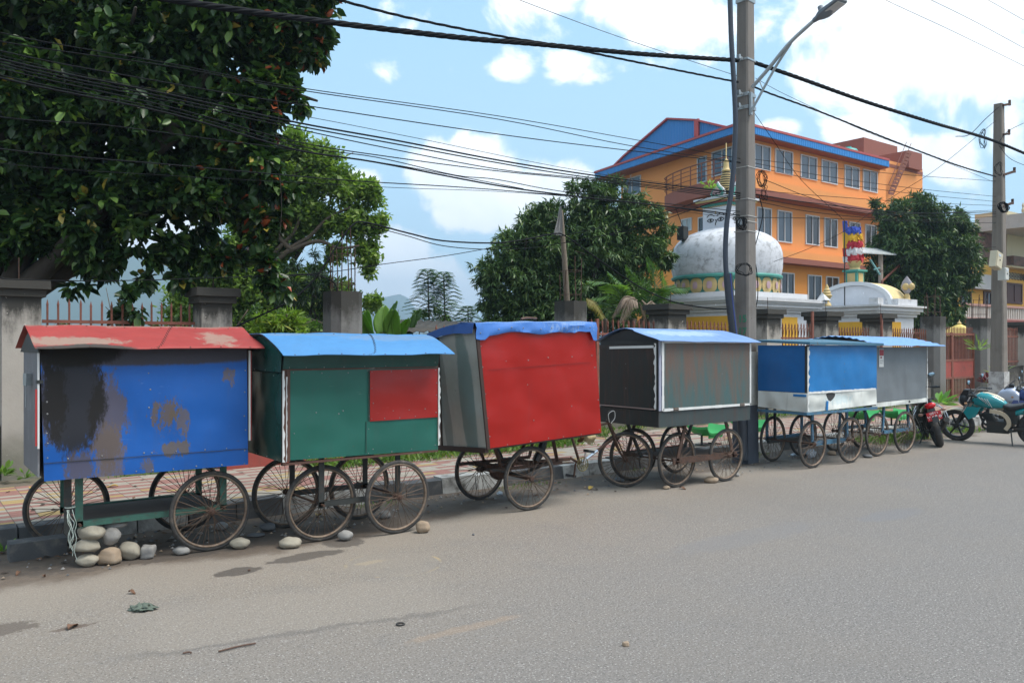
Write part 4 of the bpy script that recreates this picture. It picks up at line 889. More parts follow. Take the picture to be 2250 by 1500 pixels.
g = MB(); g.hexa([V(S0 - .05, Tf - .08, z2 + .01), V(S1 + .06, Tf - .08, z2 - .005), V(S1 + .06, Tf + D + .05, z2 + .07), V(S0 - .05, Tf + D + .05, z2 + .05), V(S0 - .05, Tf - .08, z2 + .045), V(S1 + .06, Tf - .08, z2 + .03), V(S1 + .06, Tf + D + .05, z2 + .10), V(S0 - .05, Tf + D + .05, z2 + .08)]); o = g.build('roof', paint('dusty_blue_slab', (.05, .14, .21), (.12, .09, .07), .25, .6, [], .3), c5)
o['label'] = 'thin flat dusty blue roof board'
legs_rails(c5, (10.16, 11.02), 6.62, 7.36, .33, .78, MT['blueiron'], w=.05, rail_h=.06)
g = MB(); g.bar((10.26, 7.3, .33), (10.26, 7.3, .78), .03, .03); g.bar((10.1, 7.3, .30), (11.1, 7.3, .30), .05, .05); g.build('brace', MT['darkiron'], c5)
put_wheel(c5, 10.13, 6.60, .0); put_wheel(c5, 11.0, 6.56, .0); put_wheel(c5, 10.27, 7.34, .06); put_wheel(c5, 11.05, 7.36, -.05)
# ------------------------------------------------ cart 6: grey with corrugated roof
c6 = empty('food_cart', (12.5, 7.0, 0), 'plain grey street cart with pale blue corrugated roof and a small red and white sticker', 'cart', 'shuttered food carts parked in a row')
S0, S1 = 11.75, 13.3; Tf = 6.6; D = .9; z0, z1, z2 = .76, .84, 1.66
inner_body(c6, [V(S0, Tf, z0), V(S1, Tf, z0), V(S1, Tf + D, z0), V(S0, Tf + D, z0), V(S0, Tf, z2), V(S1, Tf, z2), V(S1, Tf + D, z2), V(S0, Tf + D, z2)], simple('cart_six_interior', (.04, .04, .04), .8), .006)
g6 = paint('grey_sheet', (.15, .165, .175), (.1, .09, .08), .04, .5, [], .15)
panel('front_panel', V(S0, Tf, z1), V(S1 - .02, Tf, z1), V(S1 - .03, Tf, z2), V(S0, Tf, z2), g6, c6, (0, -1, 0), .004, [(.6, .4), (.75, .35), (.35, .7)], seed=51, lift=.003)
panel('skirt', V(S0 - .1, Tf, z0 - .0), V(S1, Tf, z0 + .02), V(S1, Tf, z1 + .005), V(S0 - .1, Tf, z1 - .01), ban, c6, (0, -1, 0), .014, [], seed=52, lift=.004, ny=4, nx=24, edge=.4)
torn_strip(c6, S1 - .02, Tf - .008, z0, z2, .02, seed=14)
g = MB(); p = onT(1937, 790, Tf - .01); g.box((p.x - .065, Tf - .009, p.z - .11), (p.x + .065, Tf - .005, p.z + .16)); g.box((p.x - .058, Tf - .012, p.z + .06), (p.x + .058, Tf - .0085, p.z + .15), 1); g.box((p.x - .03, Tf - .012, p.z + .02), (p.x + .01, Tf - .0085, p.z + .045), 1)
for k, zz in enumerate((-.015, -.05)): g.box((p.x - .045, Tf - .012, p.z + zz - .004), (p.x + .045 - .02 * k, Tf - .0085, p.z + zz + .004), 2)
g.build('sticker', [simple('sticker_white', (.6, .6, .58), .6), simple('sticker_red', (.30, .03, .04), .6), simple('sticker_grey', (.3, .3, .3), .6)], c6)
rows = []
for i in range(49):
    f = i / 48; t_ = 6.42 + (7.6 - 6.42) * f; z = 1.69 + .14 * math.sin(min(f / .62, 1) * 1.57) - (.08 * max(0, f - .62) / .38) + .009 * math.sin(f * 2 * math.pi * 12)
    rows.append([V(11.55 + 2.0 * j / 20 - (.30 * f), t_, z + .012 * noise.noise(Vector((j * .5, f * 2, 3))) - .012 * (j / 20)) for j in range(21)])
g = MB(); g.sheet(rows, (0, 0, -.003)); 
a, b_, c = rows[0][0], rows[0][1], rows[1][0]
if (b_ - a).cross(c - a).z < 0: g.f = [tuple(reversed(f)) for f in g.f]
o = g.build('roof', paint('pale_blue_corrugated', (.14, .28, .54), (.3, .3, .3), .04, .5, [], .1), c6, smooth='all'); o['label'] = 'pale blue corrugated roof sheet'
legs_rails(c6, (12.1, 12.9), 6.68, 7.4, .36, .78, MT['blueiron'], w=.04, lean=.05, rail_h=.05)
put_wheel(c6, 11.98, 6.70, .0); put_wheel(c6, 12.70, 6.65, .0); put_wheel(c6, 12.0, 7.42, .0); put_wheel(c6, 12.75, 7.42, .1)
# ================================================================ stones, litter
def stonemat(nm, a, b_): return simple(nm, a, .85, 0, .3, 7, .25, 50, dirt=b_, da=.42, ds=9)
SM = [stonemat('river_stone_cream', (.31, .28, .22), (.16, .13, .10)), stonemat('river_stone_grey', (.25, .24, .225), (.13, .12, .105)), stonemat('river_stone_dark', (.11, .115, .12), (.07, .07, .07)), stonemat('river_stone_brown', (.28, .21, .145), (.33, .28, .22))]
def stone(px, py, w, h, mi, label, Y=None, z=None, tilt=0.0, blocky=0.0, ys=.8):
    """a rounded river stone; px, py is its centre in the picture and w, h its size there"""
    if Y is None: b_ = onZ(px, py + h / 2, 0); Y = b_.x * .6 + b_.y * .8
    c = atY(px, py, Y); wx, hz = w * Y / F / 2, h * Y / F / 2
    if z is not None: c.z = z
    n, m = 22, 14; g = MB(); g.ball((0, 0, 0), (1, 1, 1), n, m); vs = []
    sd = random.uniform(0, 50)
    rx = Vector((.8, -.6, 0)); ry = Vector((.6, .8, 0))
    for v_ in g.v:
        v_ = Vector(v_); d = v_.normalized()
        if blocky: k = max(abs(d.x), abs(d.y), abs(d.z)); v_ = v_ * (1 - blocky) + (d / k * .86) * blocky
        v_ = v_ * (1 + .22 * noise.noise(d * 1.2 + Vector((sd, 0, 0))) + .06 * noise.noise(d * 3.2 + Vector((sd, 4, 0))))
        x, y, zz = v_.x * wx, v_.y * wx * ys, v_.z * hz; ct, sn = math.cos(tilt), math.sin(tilt); x, zz = x * ct - zz * sn, x * sn + zz * ct
        vs.append(rx * x + ry * y + Vector((0, 0, zz)))
    g.v = [tuple(v_ + c) for v_ in vs]; mn = min(v_[2] for v_ in g.v)
    if z is None and Y is not None and mn != 0 and abs(mn) < .05: g.v = [(a, b_, c_ - mn - .004) for a, b_, c_ in g.v]
    ctr = Vector((c.x, c.y, 0)); o = g.build('stone', SM[mi], None, smooth='all', loc=ctr); return tag(o, label, 'stone', 'river stones used as chocks and props')
stone(192, 1233, 46, 26, 0, 'cream stone at the bottom left of the stone pile', 6.33)
stone(191, 1209, 55, 30, 0, 'cream stone second from the bottom on the left of the pile', 6.35, z=.155)
stone(201, 1184, 58, 35, 0, 'large cream stone on top left of the pile', 6.37, z=.255, tilt=-.12)
stone(241, 1221, 50, 38, 3, 'brown blocky stone in the middle of the bottom row of the pile', 6.40, blocky=.45)
stone(243, 1188, 45, 36, 1, 'grey rounded stone resting on the brown blocky one', 6.45, z=.205, tilt=.1)
stone(252, 1164, 53, 18, 1, 'flat pale stone wedged on top of the pile under the rail', 6.55, z=.275)
stone(284, 1209, 48, 38, 0, 'egg shaped cream stone at the right of the pile', 6.53, tilt=-.3)
stone(325, 1209, 33, 32, 1, 'grey block of stone standing alone right of the pile', 6.56, blocky=.7)
stone(399, 1208, 36, 19, 1, 'small pale stone left of the front wheel of the blue cart')
stone(527, 1193, 40, 23, 0, 'cream stone chocking the front wheel of the blue cart on its right')
stone(93, 1200, 44, 26, 2, 'dark grey stone under the far left wheel')
stone(637, 1190, 48, 25, 0, 'smooth cream stone left of the green cart front wheel')
stone(759, 1175, 31, 24, 1, 'pale grey stone behind the green cart front wheel')
stone(929, 1156, 31, 27, 3, 'pinkish brown stone against the right wheel of the green cart', blocky=.2)
stone(846, 1129, 26, 19, 1, 'rough pale stone under the middle of the green cart', blocky=.2)
stone(588, 1157, 34, 18, 2, 'dark stone beneath the back wheel of the green cart')
stone(562, 1174, 38, 7, 2, 'thin flat dark stone on the dirt between the first two carts')
stone(487, 1155, 28, 18, 1, 'light stone seen through the spokes of the blue cart')
stone(1562, 1053, 33, 15, 3, 'long tan stone by the right front wheel of the brown cart', ys=.5)
stone(1464, 1070, 16, 8, 3, 'small tan stone at the left front wheel of the brown cart')
stone(1620, 1043, 10, 8, 1, 'tiny pale stone near the foot of the pole')
stone(1361, 1053, 22, 10, 2, 'small brown stone inside the front wheel of the rickshaw cart')
stone(1906, 1001, 22, 8, 2, 'flat grey stone between the blue and grey carts')
stone(1828, 994, 19, 11, 3, 'tan stone behind the wheels of the white skirted cart')
stone(1375, 1412, 17, 12, 3, 'small angular stone alone on the open road', blocky=.4)
stone(1040, 1173, 6, 5, 2, 'tiny dark pebble on the road beside the green cart')
# rag, ring, twig, leaves on the road
c = onZ(312, 1340, 0); g = MB(); g.ball((0, 0, 0), (1, 1, 1), 30, 18); g.v = [tuple(c + V(0, 0, .012) + V(.8, -.6, 0) * (x * .07 * (1 + .9 * noise.noise(Vector((x, y, z)) * 2.2))) + V(.6, .8, 0) * (y * .045 * (1 + .8 * noise.noise(Vector((y, z, x)) * 2.5))) + V(0, 0, max(-.01, z * .022 * (1 + 1.6 * noise.noise(Vector((z, x, y)) * 4))))) for x, y, z in g.v]; tag(g.build('rag', simple('grey_green_rag', (.10, .125, .10), .95, 0, .4, 60, .5, 90), None, smooth='all'), 'crumpled grey green rag lying on the road', 'rag')
c = onZ(880, 1372, 0); g = MB(); g.torus(c + V(0, 0, .006), .024, .005, 'z', 24, 6); tag(g.build('rubber_ring', MT['rubber'], None, smooth='all'), 'little black rubber ring on the road', 'ring')
def twig(p, q, lab):
    a, b_ = onZ(*p, .01), onZ(*q, .01); g = MB(); g.tube(smooth_path([a, lerp(a, b_, .5) + V(.01, .01, 0), b_], 4), .005, 5); tag(g.build('twig', MT['brownwood']), lab, 'twig', 'twigs on the road')
twig((480, 1430), (562, 1412), 'long thin twig on the road in the left foreground'); twig((402, 1434), (420, 1433), 'short twig left of the long one')
twig((545, 1252), (549, 1252), 'tiny twig beside the wet patch')
lf = [simple('dead_leaf', (.14, .075, .045), .9, 0, .4, 20), simple('yellow_leaf', (.42, .28, .06), .8, 0, .3, 20)]
def leaf_on(px, py, s, mi, z=0.0, T_=None):
    c = onZ(px, py, z); a = random.uniform(0, 6.28); g = MB(); G = []
    for i in range(5):
        f = i / 4; w_ = s * .5 * math.sin(math.pi * (f * .9 + .05)); G.append([c + V(math.cos(a) * (f - .5) * s * 2 - math.sin(a) * k * w_, math.sin(a) * (f - .5) * s * 2 + math.cos(a) * k * w_, .008 + .010 * abs(k) + .012 * math.sin(f * 5)) for k in (-1, 0, 1)])
    g.sheet(G, (0, 0, -.002)); return g
def loose_leaf(px, py, s, mi, lab, z=0.0): tag(leaf_on(px, py, s, mi, z).build('fallen_leaf', lf[mi]), lab, 'leaf', 'single fallen leaves')
loose_leaf(160, 1378, .055, 0, 'brown shredded leaf on the road at far left'); loose_leaf(290, 1304, .03, 0, 'small brown leaf above the green rag'); loose_leaf(40, 1262, .03, 0, 'curled brown leaf at the left road edge'); loose_leaf(1500, 1074, .05, 0, 'brown leaf beside the brown cart front wheel'); loose_leaf(97, 1268, .02, 0, 'tiny dark leaf near the stone pile')
for i, (px, py, lab) in enumerate(((246, 1070, 'yellow leaf on the paving behind the blue cart'), (70, 1074, 'pale yellow leaf on the paving near the first pillar'), (1298, 1073, 'yellow leaf in the gutter under the rickshaw fork'), (700, 1132, 'yellow straw strip in the gutter behind the green cart'))): loose_leaf(px, py, .06, 1, lab, .15 if i < 2 else .01)
# leaf litter and gravel along the kerb: too many to count
g = MB()
for i in range(520):
    s = random.choice((random.uniform(-1, 4), random.uniform(4, 16))); t_ = random.triangular(6.9, 7.95, 7.8); sz = random.uniform(.008, .026); c = V(s, t_, sz * .3); q = [c + V(random.uniform(-1, 1) * sz, random.uniform(-1, 1) * sz, random.uniform(-.3, .8) * sz) for _ in range(6)]
    g.add([c + V(-sz, 0, 0), c + V(sz * .8, sz * .2, 0), c + V(0, -sz * .9, .0), c + V(.1 * sz, sz * .8, 0), c + V(0, 0, sz * .8)], [(0, 2, 4), (2, 1, 4), (1, 3, 4), (3, 0, 4)], i % 3)
for i in range(160):
    s = random.uniform(-1, 3.5) if i % 2 else random.uniform(8.8, 10.2); t_ = random.uniform(6.8, 7.9); sz = random.uniform(.008, .022); c = V(s, t_, sz * .3)
    g.add([c + V(-sz, 0, 0), c + V(sz * .8, sz * .2, 0), c + V(0, -sz * .9, .0), c + V(.1 * sz, sz * .8, 0), c + V(0, 0, sz * .8)], [(0, 2, 4), (2, 1, 4), (1, 3, 4), (3, 0, 4)], i % 3)
tag(g.build('gravel', [SM[1], SM[2], SM[3]]), kind='stuff')
g = MB()
for i in range(300):
    s = random.choice((random.uniform(-1, 3.6), random.uniform(-1, 14))); up = random.random() < .35; t_ = random.uniform(8.3, 10.9) if up else random.triangular(6.8, 7.95, 7.7); z = .152 if up else .004; sz = random.uniform(.015, .045); a = random.uniform(0, 6.28); ca, sa = math.cos(a) * sz, math.sin(a) * sz; c = V(s, t_, z)
    g.add([c + V(-ca, -sa, .004), c + V(sa * .5, -ca * .5, random.uniform(.004, .02)), c + V(ca, sa, random.uniform(.0, .02)), c + V(-sa * .5, ca * .5, random.uniform(.004, .02))], [(0, 1, 2, 3)], i % 2 if i % 5 else 1)
tag(g.build('leaf_litter', [simple('litter_brown', (.13, .075, .045), .9, 0, .5, 3), simple('litter_dark', (.06, .045, .035), .9, 0, .5, 3)]), kind='stuff')
# litter bags
def crumple(px, py, w, h, m, lab, cat='litter', Y=None):
    b_ = onZ(px, py + h / 2, 0); Y = b_.x * .6 + b_.y * .8; g = MB(); g.ball((0, 0, 0), (1, 1, 1), 12, 8); k = Y / F / 2; c = atY(px, py, Y)
    g.v = [tuple(c + Vector((v_[0] * w * k, v_[1] * w * k * .6, v_[2] * h * k)) * (1 + .35 * noise.noise(Vector(v_) * 3 + Vector((px, 0, 0))))) for v_ in g.v]; return tag(g.build('plastic_bag', m, None), lab, cat)
clear = simple('crumpled_plastic', (.45, .5, .55), .25, 0, .35, 30, .4, 60)
crumple(1098, 1083, 16, 8, clear, 'scrap of white plastic beside the kerb below the red cart'); crumple(1782, 996, 28, 20, clear, 'crumpled clear plastic bottle pile under the white skirted cart'); crumple(1745, 999, 20, 7, clear, 'flat blue white plastic packet under the white skirted cart')
# ================================================================ POLES AND CABLES
def pole_mat(nm, base, seed=0.0):
    m, t, b = newmat(nm); o = t.obj(); x = t.sep(o)
    cc = t.mix(t.noise(t.scale(o, (12, 12, .9)), 1.3, 6, .65), tuple(v * .6 for v in base), tuple(v * 1.3 for v in base))
    cc = t.mix(t.step(t.noise(o, 22, 4, .7), .66, .74), cc, (.045, .042, .04))
    cc = t.mix(t.math('MULTIPLY', t.step(t.noise(o, 1.6, 6, .6), .5, .7), .4), cc, (.07, .058, .048))
    t.put(b.inputs['Base Color'], cc); b.inputs['Roughness'].default_value = .92; bump(t, b, t.noise(t.scale(o, (20, 20, 3)), 2, 6, .7), .4, .012); return m
POLM = pole_mat('weathered_pole_concrete', (.185, .165, .148))
def prism_pole(name, cx, cy, wx0, wy0, wx1, wy1, zt, m, parent, ch=.18, z0=-.1, yaw=0):
    g = MB(); n = 24; vs = []; fs = []
    for i in range(n + 1):
        f = i / n; z = z0 + (zt - z0) * f; wx, wy = wx0 + (wx1 - wx0) * f, wy0 + (wy1 - wy0) * f; c = ch * min(wx, wy)
        P = [(-wx / 2 + c, -wy / 2), (wx / 2 - c, -wy / 2), (wx / 2, -wy / 2 + c), (wx / 2, wy / 2 - c), (wx / 2 - c, wy / 2), (-wx / 2 + c, wy / 2), (-wx / 2, wy / 2 - c), (-wx / 2, -wy / 2 + c)]
        for (a, b_) in P:
            r_ = .004 * noise.noise(Vector((a * 9 + f * 30, b_ * 9, z * 3))); ca, sa = math.cos(yaw), math.sin(yaw); a, b_ = a + r_, b_ + r_
            vs.append((cx + a * ca - b_ * sa, cy + a * sa + b_ * ca, z))
    for i in range(n):
        for k in range(8): fs.append((i * 8 + k, i * 8 + (k + 1) % 8, (i + 1) * 8 + (k + 1) % 8, (i + 1) * 8 + k))
    fs += [tuple(reversed(range(8))), tuple(n * 8 + k for k in range(8))]; g.add(vs, fs); return g.build(name, m, parent)
P1 = atY(1638, 757, 11.9); PX, PY = P1.x, P1.y
pole = empty('power_pole', (PX, PY, 0), 'tall square concrete power pole carrying the street lamp, in front of the white dome', 'pole', 'concrete power poles')
YAW = .12
prism_pole('shaft', PX, PY, .285, .25, .19, .17, 7.6, POLM, pole, .12, yaw=YAW)
# painted bands and stencil
def band(z0, z1, m, nm):
    g = MB(); f = lambda z: (z + .1) / 7.7; 
    for (za, zb_) in ((z0, z1),):
        wa, wb = .285 - .095 * f(za) + .008, .285 - .095 * f(zb_) + .008; ha, hb = .25 - .08 * f(za) + .008, .25 - .08 * f(zb_) + .008; R_ = Matrix.Rotation(YAW, 3, 'Z')
        P = lambda w_, h_, z: [Vector((PX, PY, z)) + R_ @ Vector((a * w_ / 2, b_ * h_ / 2, 0)) for a, b_ in ((-1, -1), (1, -1), (1, 1), (-1, 1))]
        g.hexa(P(wa, ha, za) + P(wb, hb, zb_))
    g.build(nm, m, pole)
band(.0, .83, simple('dark_slate_paint', (.055, .065, .085), .7, 0, .3, 4, .3, 40, dirt=(.12, .11, .10), da=.3, ds=6), 'painted_base')
band(.834, 1.60, simple('chalky_white_paint', (.55, .54, .50), .85, 0, .15, 5, .3, 40, dirt=(.14, .13, .12), da=.38, ds=7), 'painted_band')
def text_obj(txt, size, mat, parent, M, name, ext=.001, spacing=1.0):
    cu = bpy.data.curves.new(name, 'FONT'); cu.body = txt; cu.size = size; cu.extrude = ext; cu.align_x = 'CENTER'; cu.align_y = 'CENTER'; cu.space_character = spacing; cu.offset = size * .025
    tmp = bpy.data.objects.new('tmp_text', cu); col.objects.link(tmp); dg = bpy.context.evaluated_depsgraph_get(); me = bpy.data.meshes.new_from_object(tmp.evaluated_get(dg))
    bpy.data.objects.remove(tmp); me.transform(M); me.materials.clear(); me.materials.append(mat); me.name = name
    o = bpy.data.objects.new(name, me); col.objects.link(o); o.parent = parent; return o
green_st = simple('stencil_green', (.03, .22, .12), .8, 0, .3, 40, dirt=(.15, .13, .11), da=.42, ds=30)
for txt, py in (('15', 700), ('17', 728)):
    p = onT(1634, py, PY - .145); w_ = .25 - .08 * (p.z + .1) / 7.7
    w_ = .285 - .095 * (p.z + .1) / 7.7; R_ = Matrix.Rotation(YAW, 4, 'Z'); base = Matrix.Translation(Vector((0, 0, p.z))) @ R_ @ Matrix.Translation(Vector((-(w_ / 2 + .008), -.03, 0))) @ Matrix.Rotation(R(-90), 4, 'Z') @ Matrix.Rotation(R(90), 4, 'X')
    text_obj(txt, .14, green_st, pole, base, 'painted_number')
for (py, hgt, t_) in ((5, .05, 'a'), (212, .05, 'b'), (240, .05, 'c'), (135, .025, 'd')):
    z = EYE + (757 - py) / F * 11.9; w_ = .285 - .095 * z / 7.7 + .014; h_ = .25 - .08 * z / 7.7 + .014; g = MB(); g.rbox((PX, PY, z), (w_, h_, hgt), Matrix.Rotation(YAW, 3, 'Z')); g.rbox((PX - w_ / 2 - .07, PY - .06, z), (.14, .012, .035), Matrix.Rotation(.2, 3, 'Z')); g.rbox((PX - w_ / 2 - .12, PY - .06, z), (.03, .05, .06), Matrix.Identity(3)); g.build('clamp', MT['zinc'], pole)
for (py,) in ((477,), (489,), (510,), (370,), (440,)):
    z = EYE + (757 - py) / F * 11.9; w_ = .285 - .095 * z / 7.7 + .008; g = MB(); g.rbox((PX, PY, z), (w_, w_ * .9, .012), Matrix.Rotation(YAW, 3, 'Z')); g.build('strap', simple('pale_strap', (.38, .36, .33), .7), pole)
# street lamp on its bracket
a0, a1, a2, a3 = atY(1652, 193, 11.78), atY(1688, 152, 11.6), atY(1735, 95, 11.35), atY(1790, 44, 11.1)
lamp = empty('street_lamp', a0, 'grey street lamp on a braced arm reaching out from the big pole', 'street lamp')
g = MB(); g.tube(smooth_path([a0, a1, a2, a3], 6), .026, 10); g.build('arm', MT['zinc'], lamp, smooth=True)
g = MB(); g.tube(smooth_path([atY(1650, 246, 11.75), atY(1700, 155, 11.55), atY(1738, 95, 11.36)], 6), .019, 8); g.tube([atY(1668, 176, 11.7), atY(1677, 198, 11.64)], .009, 6); g.build('brace', MT['zinc'], lamp, smooth=True)
g = MB(); g.rbox(atY(1650, 228, 11.76), (.05, .03, .32), Matrix.Rotation(YAW, 3, 'Z')); g.build('bracket', MT['zinc'], lamp)
h0, h1 = atY(1788, 46, 11.1), atY(1852, -2, 10.72); ax = (h1 - h0).normalized(); side = ax.cross(Vector((0, 0, 1))).normalized(); up = side.cross(ax).normalized(); Lh = (h1 - h0).length
rings = []
for (f, w_, t_) in ((0, .03, .03), (.12, .04, .035), (.22, .075, .05), (.35, .105, .055), (.6, .11, .04), (.95, .105, .03), (1.0, .085, .02)):
    c = h0 + ax * Lh * f; rings.append([c + side * w_ * a + up * t_ * b_ for a, b_ in ((-1, -.6), (-.3, -1), (.3, -1), (1, -.6), (1, .2), (.5, 1), (-.5, 1), (-1, .2))])
g = MB(); vs = [p for r_ in rings for p in r_]; fs = []
for i in range(6):
    for k in range(8): fs.append((i * 8 + k, i * 8 + (k + 1) % 8, (i + 1) * 8 + (k + 1) % 8, (i + 1) * 8 + k))
fs += [tuple(reversed(range(8))), tuple(48 + k for k in range(8))]; g.add(vs, fs); c = h0 + ax * Lh * .3 + up * .05; g.tube([c, c + up * .07], .035, 10); g.build('lamp_head', simple('lamp_grey', (.16, .18, .2), .5, .3, .2), lamp, smooth=True)
g = MB(); c = h0 + ax * Lh * .72 - up * .036; Mx = Matrix((ax, side, up)).transposed(); g.rbox(c, (Lh * .44, .16, .008), Mx); g.build('lens', simple('lamp_lens', (.50, .48, .46), .3), lamp)
# conduit pipes strapped to the pole
pipe = empty('conduit', atY(1604, 1000, 11.75) * 1.0, 'black plastic conduit bowing away from the left side of the big pole', 'conduit')
P = [atY(x, y, 11.68) for x, y in ((1602, -60), (1604, 0), (1607, 90), (1613, 190), (1616, 270), (1613, 350), (1607, 420), (1598, 480), (1594, 540), (1595, 590), (1599, 620))]
g = MB(); g.tube(smooth_path(P, 5), .036, 12); g.build('upper_pipe', simple('black_pipe', (.030, .038, .055), .38, 0, .3, 3), pipe, smooth=True)
P = [atY(x, y, 11.70) for x, y in ((1599, 601), (1604, 660), (1611, 720), (1620, 800), (1628, 900), (1634, 1010))]
g = MB(); g.tube(smooth_path(P, 5), .062, 14); g.tube([p + Vector((-.015, -.055, 0)) for p in smooth_path(P[:4], 5)], .010, 5, 1); g.build('lower_pipe', [simple('black_duct', (.03, .036, .048), .42, 0, .3, 3), simple('duct_blue_stripe', (.02, .04, .2), .5)], pipe, smooth=True)
# far pole
P2 = onT(2195, 757, 8.25); QX, QY = P2.x, P2.y
pole2 = empty('power_pole', (QX, QY, .15), 'slimmer far concrete power pole with white painted foot at the right', 'pole', 'concrete power poles')
prism_pole('shaft', QX, QY, .34, .30, .19, .17, 7.1, pole_mat('far_pole_concrete', (.19, .165, .14)), pole2, .1, z0=.05, yaw=.1)
g = MB(); g.rbox((QX, QY, .62), (.355, .315, .95), Matrix.Rotation(.1, 3, 'Z')); g.build('painted_foot', simple('scabby_white_paint', (.48, .47, .45), .85, 0, .2, 5, .3, 40, dirt=(.16, .14, .13), da=.5, ds=5), pole2)
for (py, px, sz, rz, nm, lab) in ((572, 2188, .36, .25, 'meter_box', 'cream rounded meter box strapped on the far pole'), (602, 2204, .24, 0, 'meter_box', 'small white meter box below the cream one')):
    c = onT(px, py, QY - .22); g = MB(); hh = sz * 1.15 if rz == 0 else sz; g.rbox(c, (sz * .8, .14, hh), Matrix.Rotation(rz, 3, 'Y')); g.rbox(c + V(0, -.075, 0), (sz * .7, .02, hh * .9), Matrix.Rotation(rz, 3, 'Y')); g.rbox(c + V(.0, -.088, hh * .28), (sz * .3, .006, hh * .13), Matrix.Rotation(rz, 3, 'Y'), 1); g.rbox(c + V(.0, -.088, 0), (.03, .01, .03), Matrix.Rotation(rz, 3, 'Y'), 2)
    o = g.build(nm, [simple('meter_cream', (.52, .46, .33) if rz else (.5, .5, .46), .6, 0, .1), simple('meter_label', (.5, .55, .6), .5), MT['black']], None); tag(o, lab, 'meter box')
for py, l in ((236, .25), (300, .22), (388, .5), (456, .4)):
    c = onT(2198, py, QY); c.x = QX; g = MB(); g.bar(c + V(-.05, -.1, 0), c + V(l, -.12, .3 * l), .05, .05); g.tube([c + V(l, -.12, .3 * l - .03), c + V(l, -.12, .3 * l + .09)], .03, 8); g.build('cross_arm', MT['rust'], pole2)
# ---- cables
cabn = [0]
def cable(label, pts, r=.006, strands=1, T_=7.5, k=6, m=None, ext=True, group='overhead cables of the street', cat='cable'):
    """pts: (px, py) lying in the vertical plane y = T_ of the pole line, or (px, py, T)"""
    P = [onT(p[0], p[1], p[2] if len(p) > 2 else T_) for p in pts]
    if ext and pts[0][0] <= 0: d = P[0] - P[1]; P = [P[0] + d * .9 + V(0, 0, .12)] + P
    P = smooth_path(P, k); g = MB()
    if strands == 1: g.tube(P, r, 5)
    else:
        ln = [0]
        for a, b_ in zip(P, P[1:]): ln.append(ln[-1] + (b_ - a).length)
        fine = []; N = int(ln[-1] / .05) + 2; j = 0
        for i in range(N):
            s = ln[-1] * i / (N - 1)
            while j < len(P) - 2 and ln[j + 1] < s: j += 1
            f = (s - ln[j]) / max(1e-6, ln[j + 1] - ln[j]); fine.append((lerp(P[j], P[j + 1], min(1, f)), s))
        for q in range(strands):
            pts_ = [c + V(0, math.sin(s * 11 + 6.283 * q / strands), math.cos(s * 11 + 6.283 * q / strands)) * r * .62 for c, s in fine]; g.tube(pts_, r * .62, 5)
    o = g.build('overhead_cable', m or MT['cable'], None, smooth='all'); cabn[0] += 1; return tag(o, label, cat, group)
thin = simple('thin_wire', (.05, .048, .06), .6, .2)
cable('thickest twisted power cable, sagging from the top left to the big pole', [(-500, -150), (330, -8), (650, 40), (1000, 82), (1180, 97), (1400, 118), (1622, 133)], .026, 4)
cable('thick twisted power cable from the big pole down to the far pole', [(1650, 135), (1760, 173), (1900, 223), (2050, 270), (2188, 311, 8.1), (2330, 372, 8.1)], .026, 4)
cable('thin twisted cable crossing above the thickest one left of the big pole', [(560, -50), (725, -5), (900, 40), (1100, 80), (1210, 98), (1400, 137), (1622, 181)], .0125, 3)
cable('thin twisted cable from below the lamp bracket to the far pole', [(1655, 190), (1690, 205), (1800, 245), (1950, 305), (2100, 362), (2188, 388, 8.1)], .0125, 3)
cable('fine single wire dropping from the top centre of the sky to the big pole', [(1060, -30), (1135, -2), (1300, 60), (1450, 112), (1622, 168)], .004, 1, m=thin)
cable('fine single wire right of the big pole running to the far pole', [(1660, 172), (1730, 210), (1900, 288), (2050, 345), (2188, 402, 8.1)], .004, 1, m=thin)
cable('fine wire in the top right corner, lowest of the three', [(1900, -28), (1945, 0), (2100, 72), (2280, 160)], .004, 1, T_=6, m=thin)
cable('fine wire in the top right corner, middle of the three', [(1960, -40), (2045, 0), (2150, 52), (2290, 128)], .004, 1, T_=6, m=thin)
cable('fine wire in the top right corner, uppermost of the three', [(2100, -35), (2170, 0), (2280, 62)], .004, 1, T_=6, m=thin)
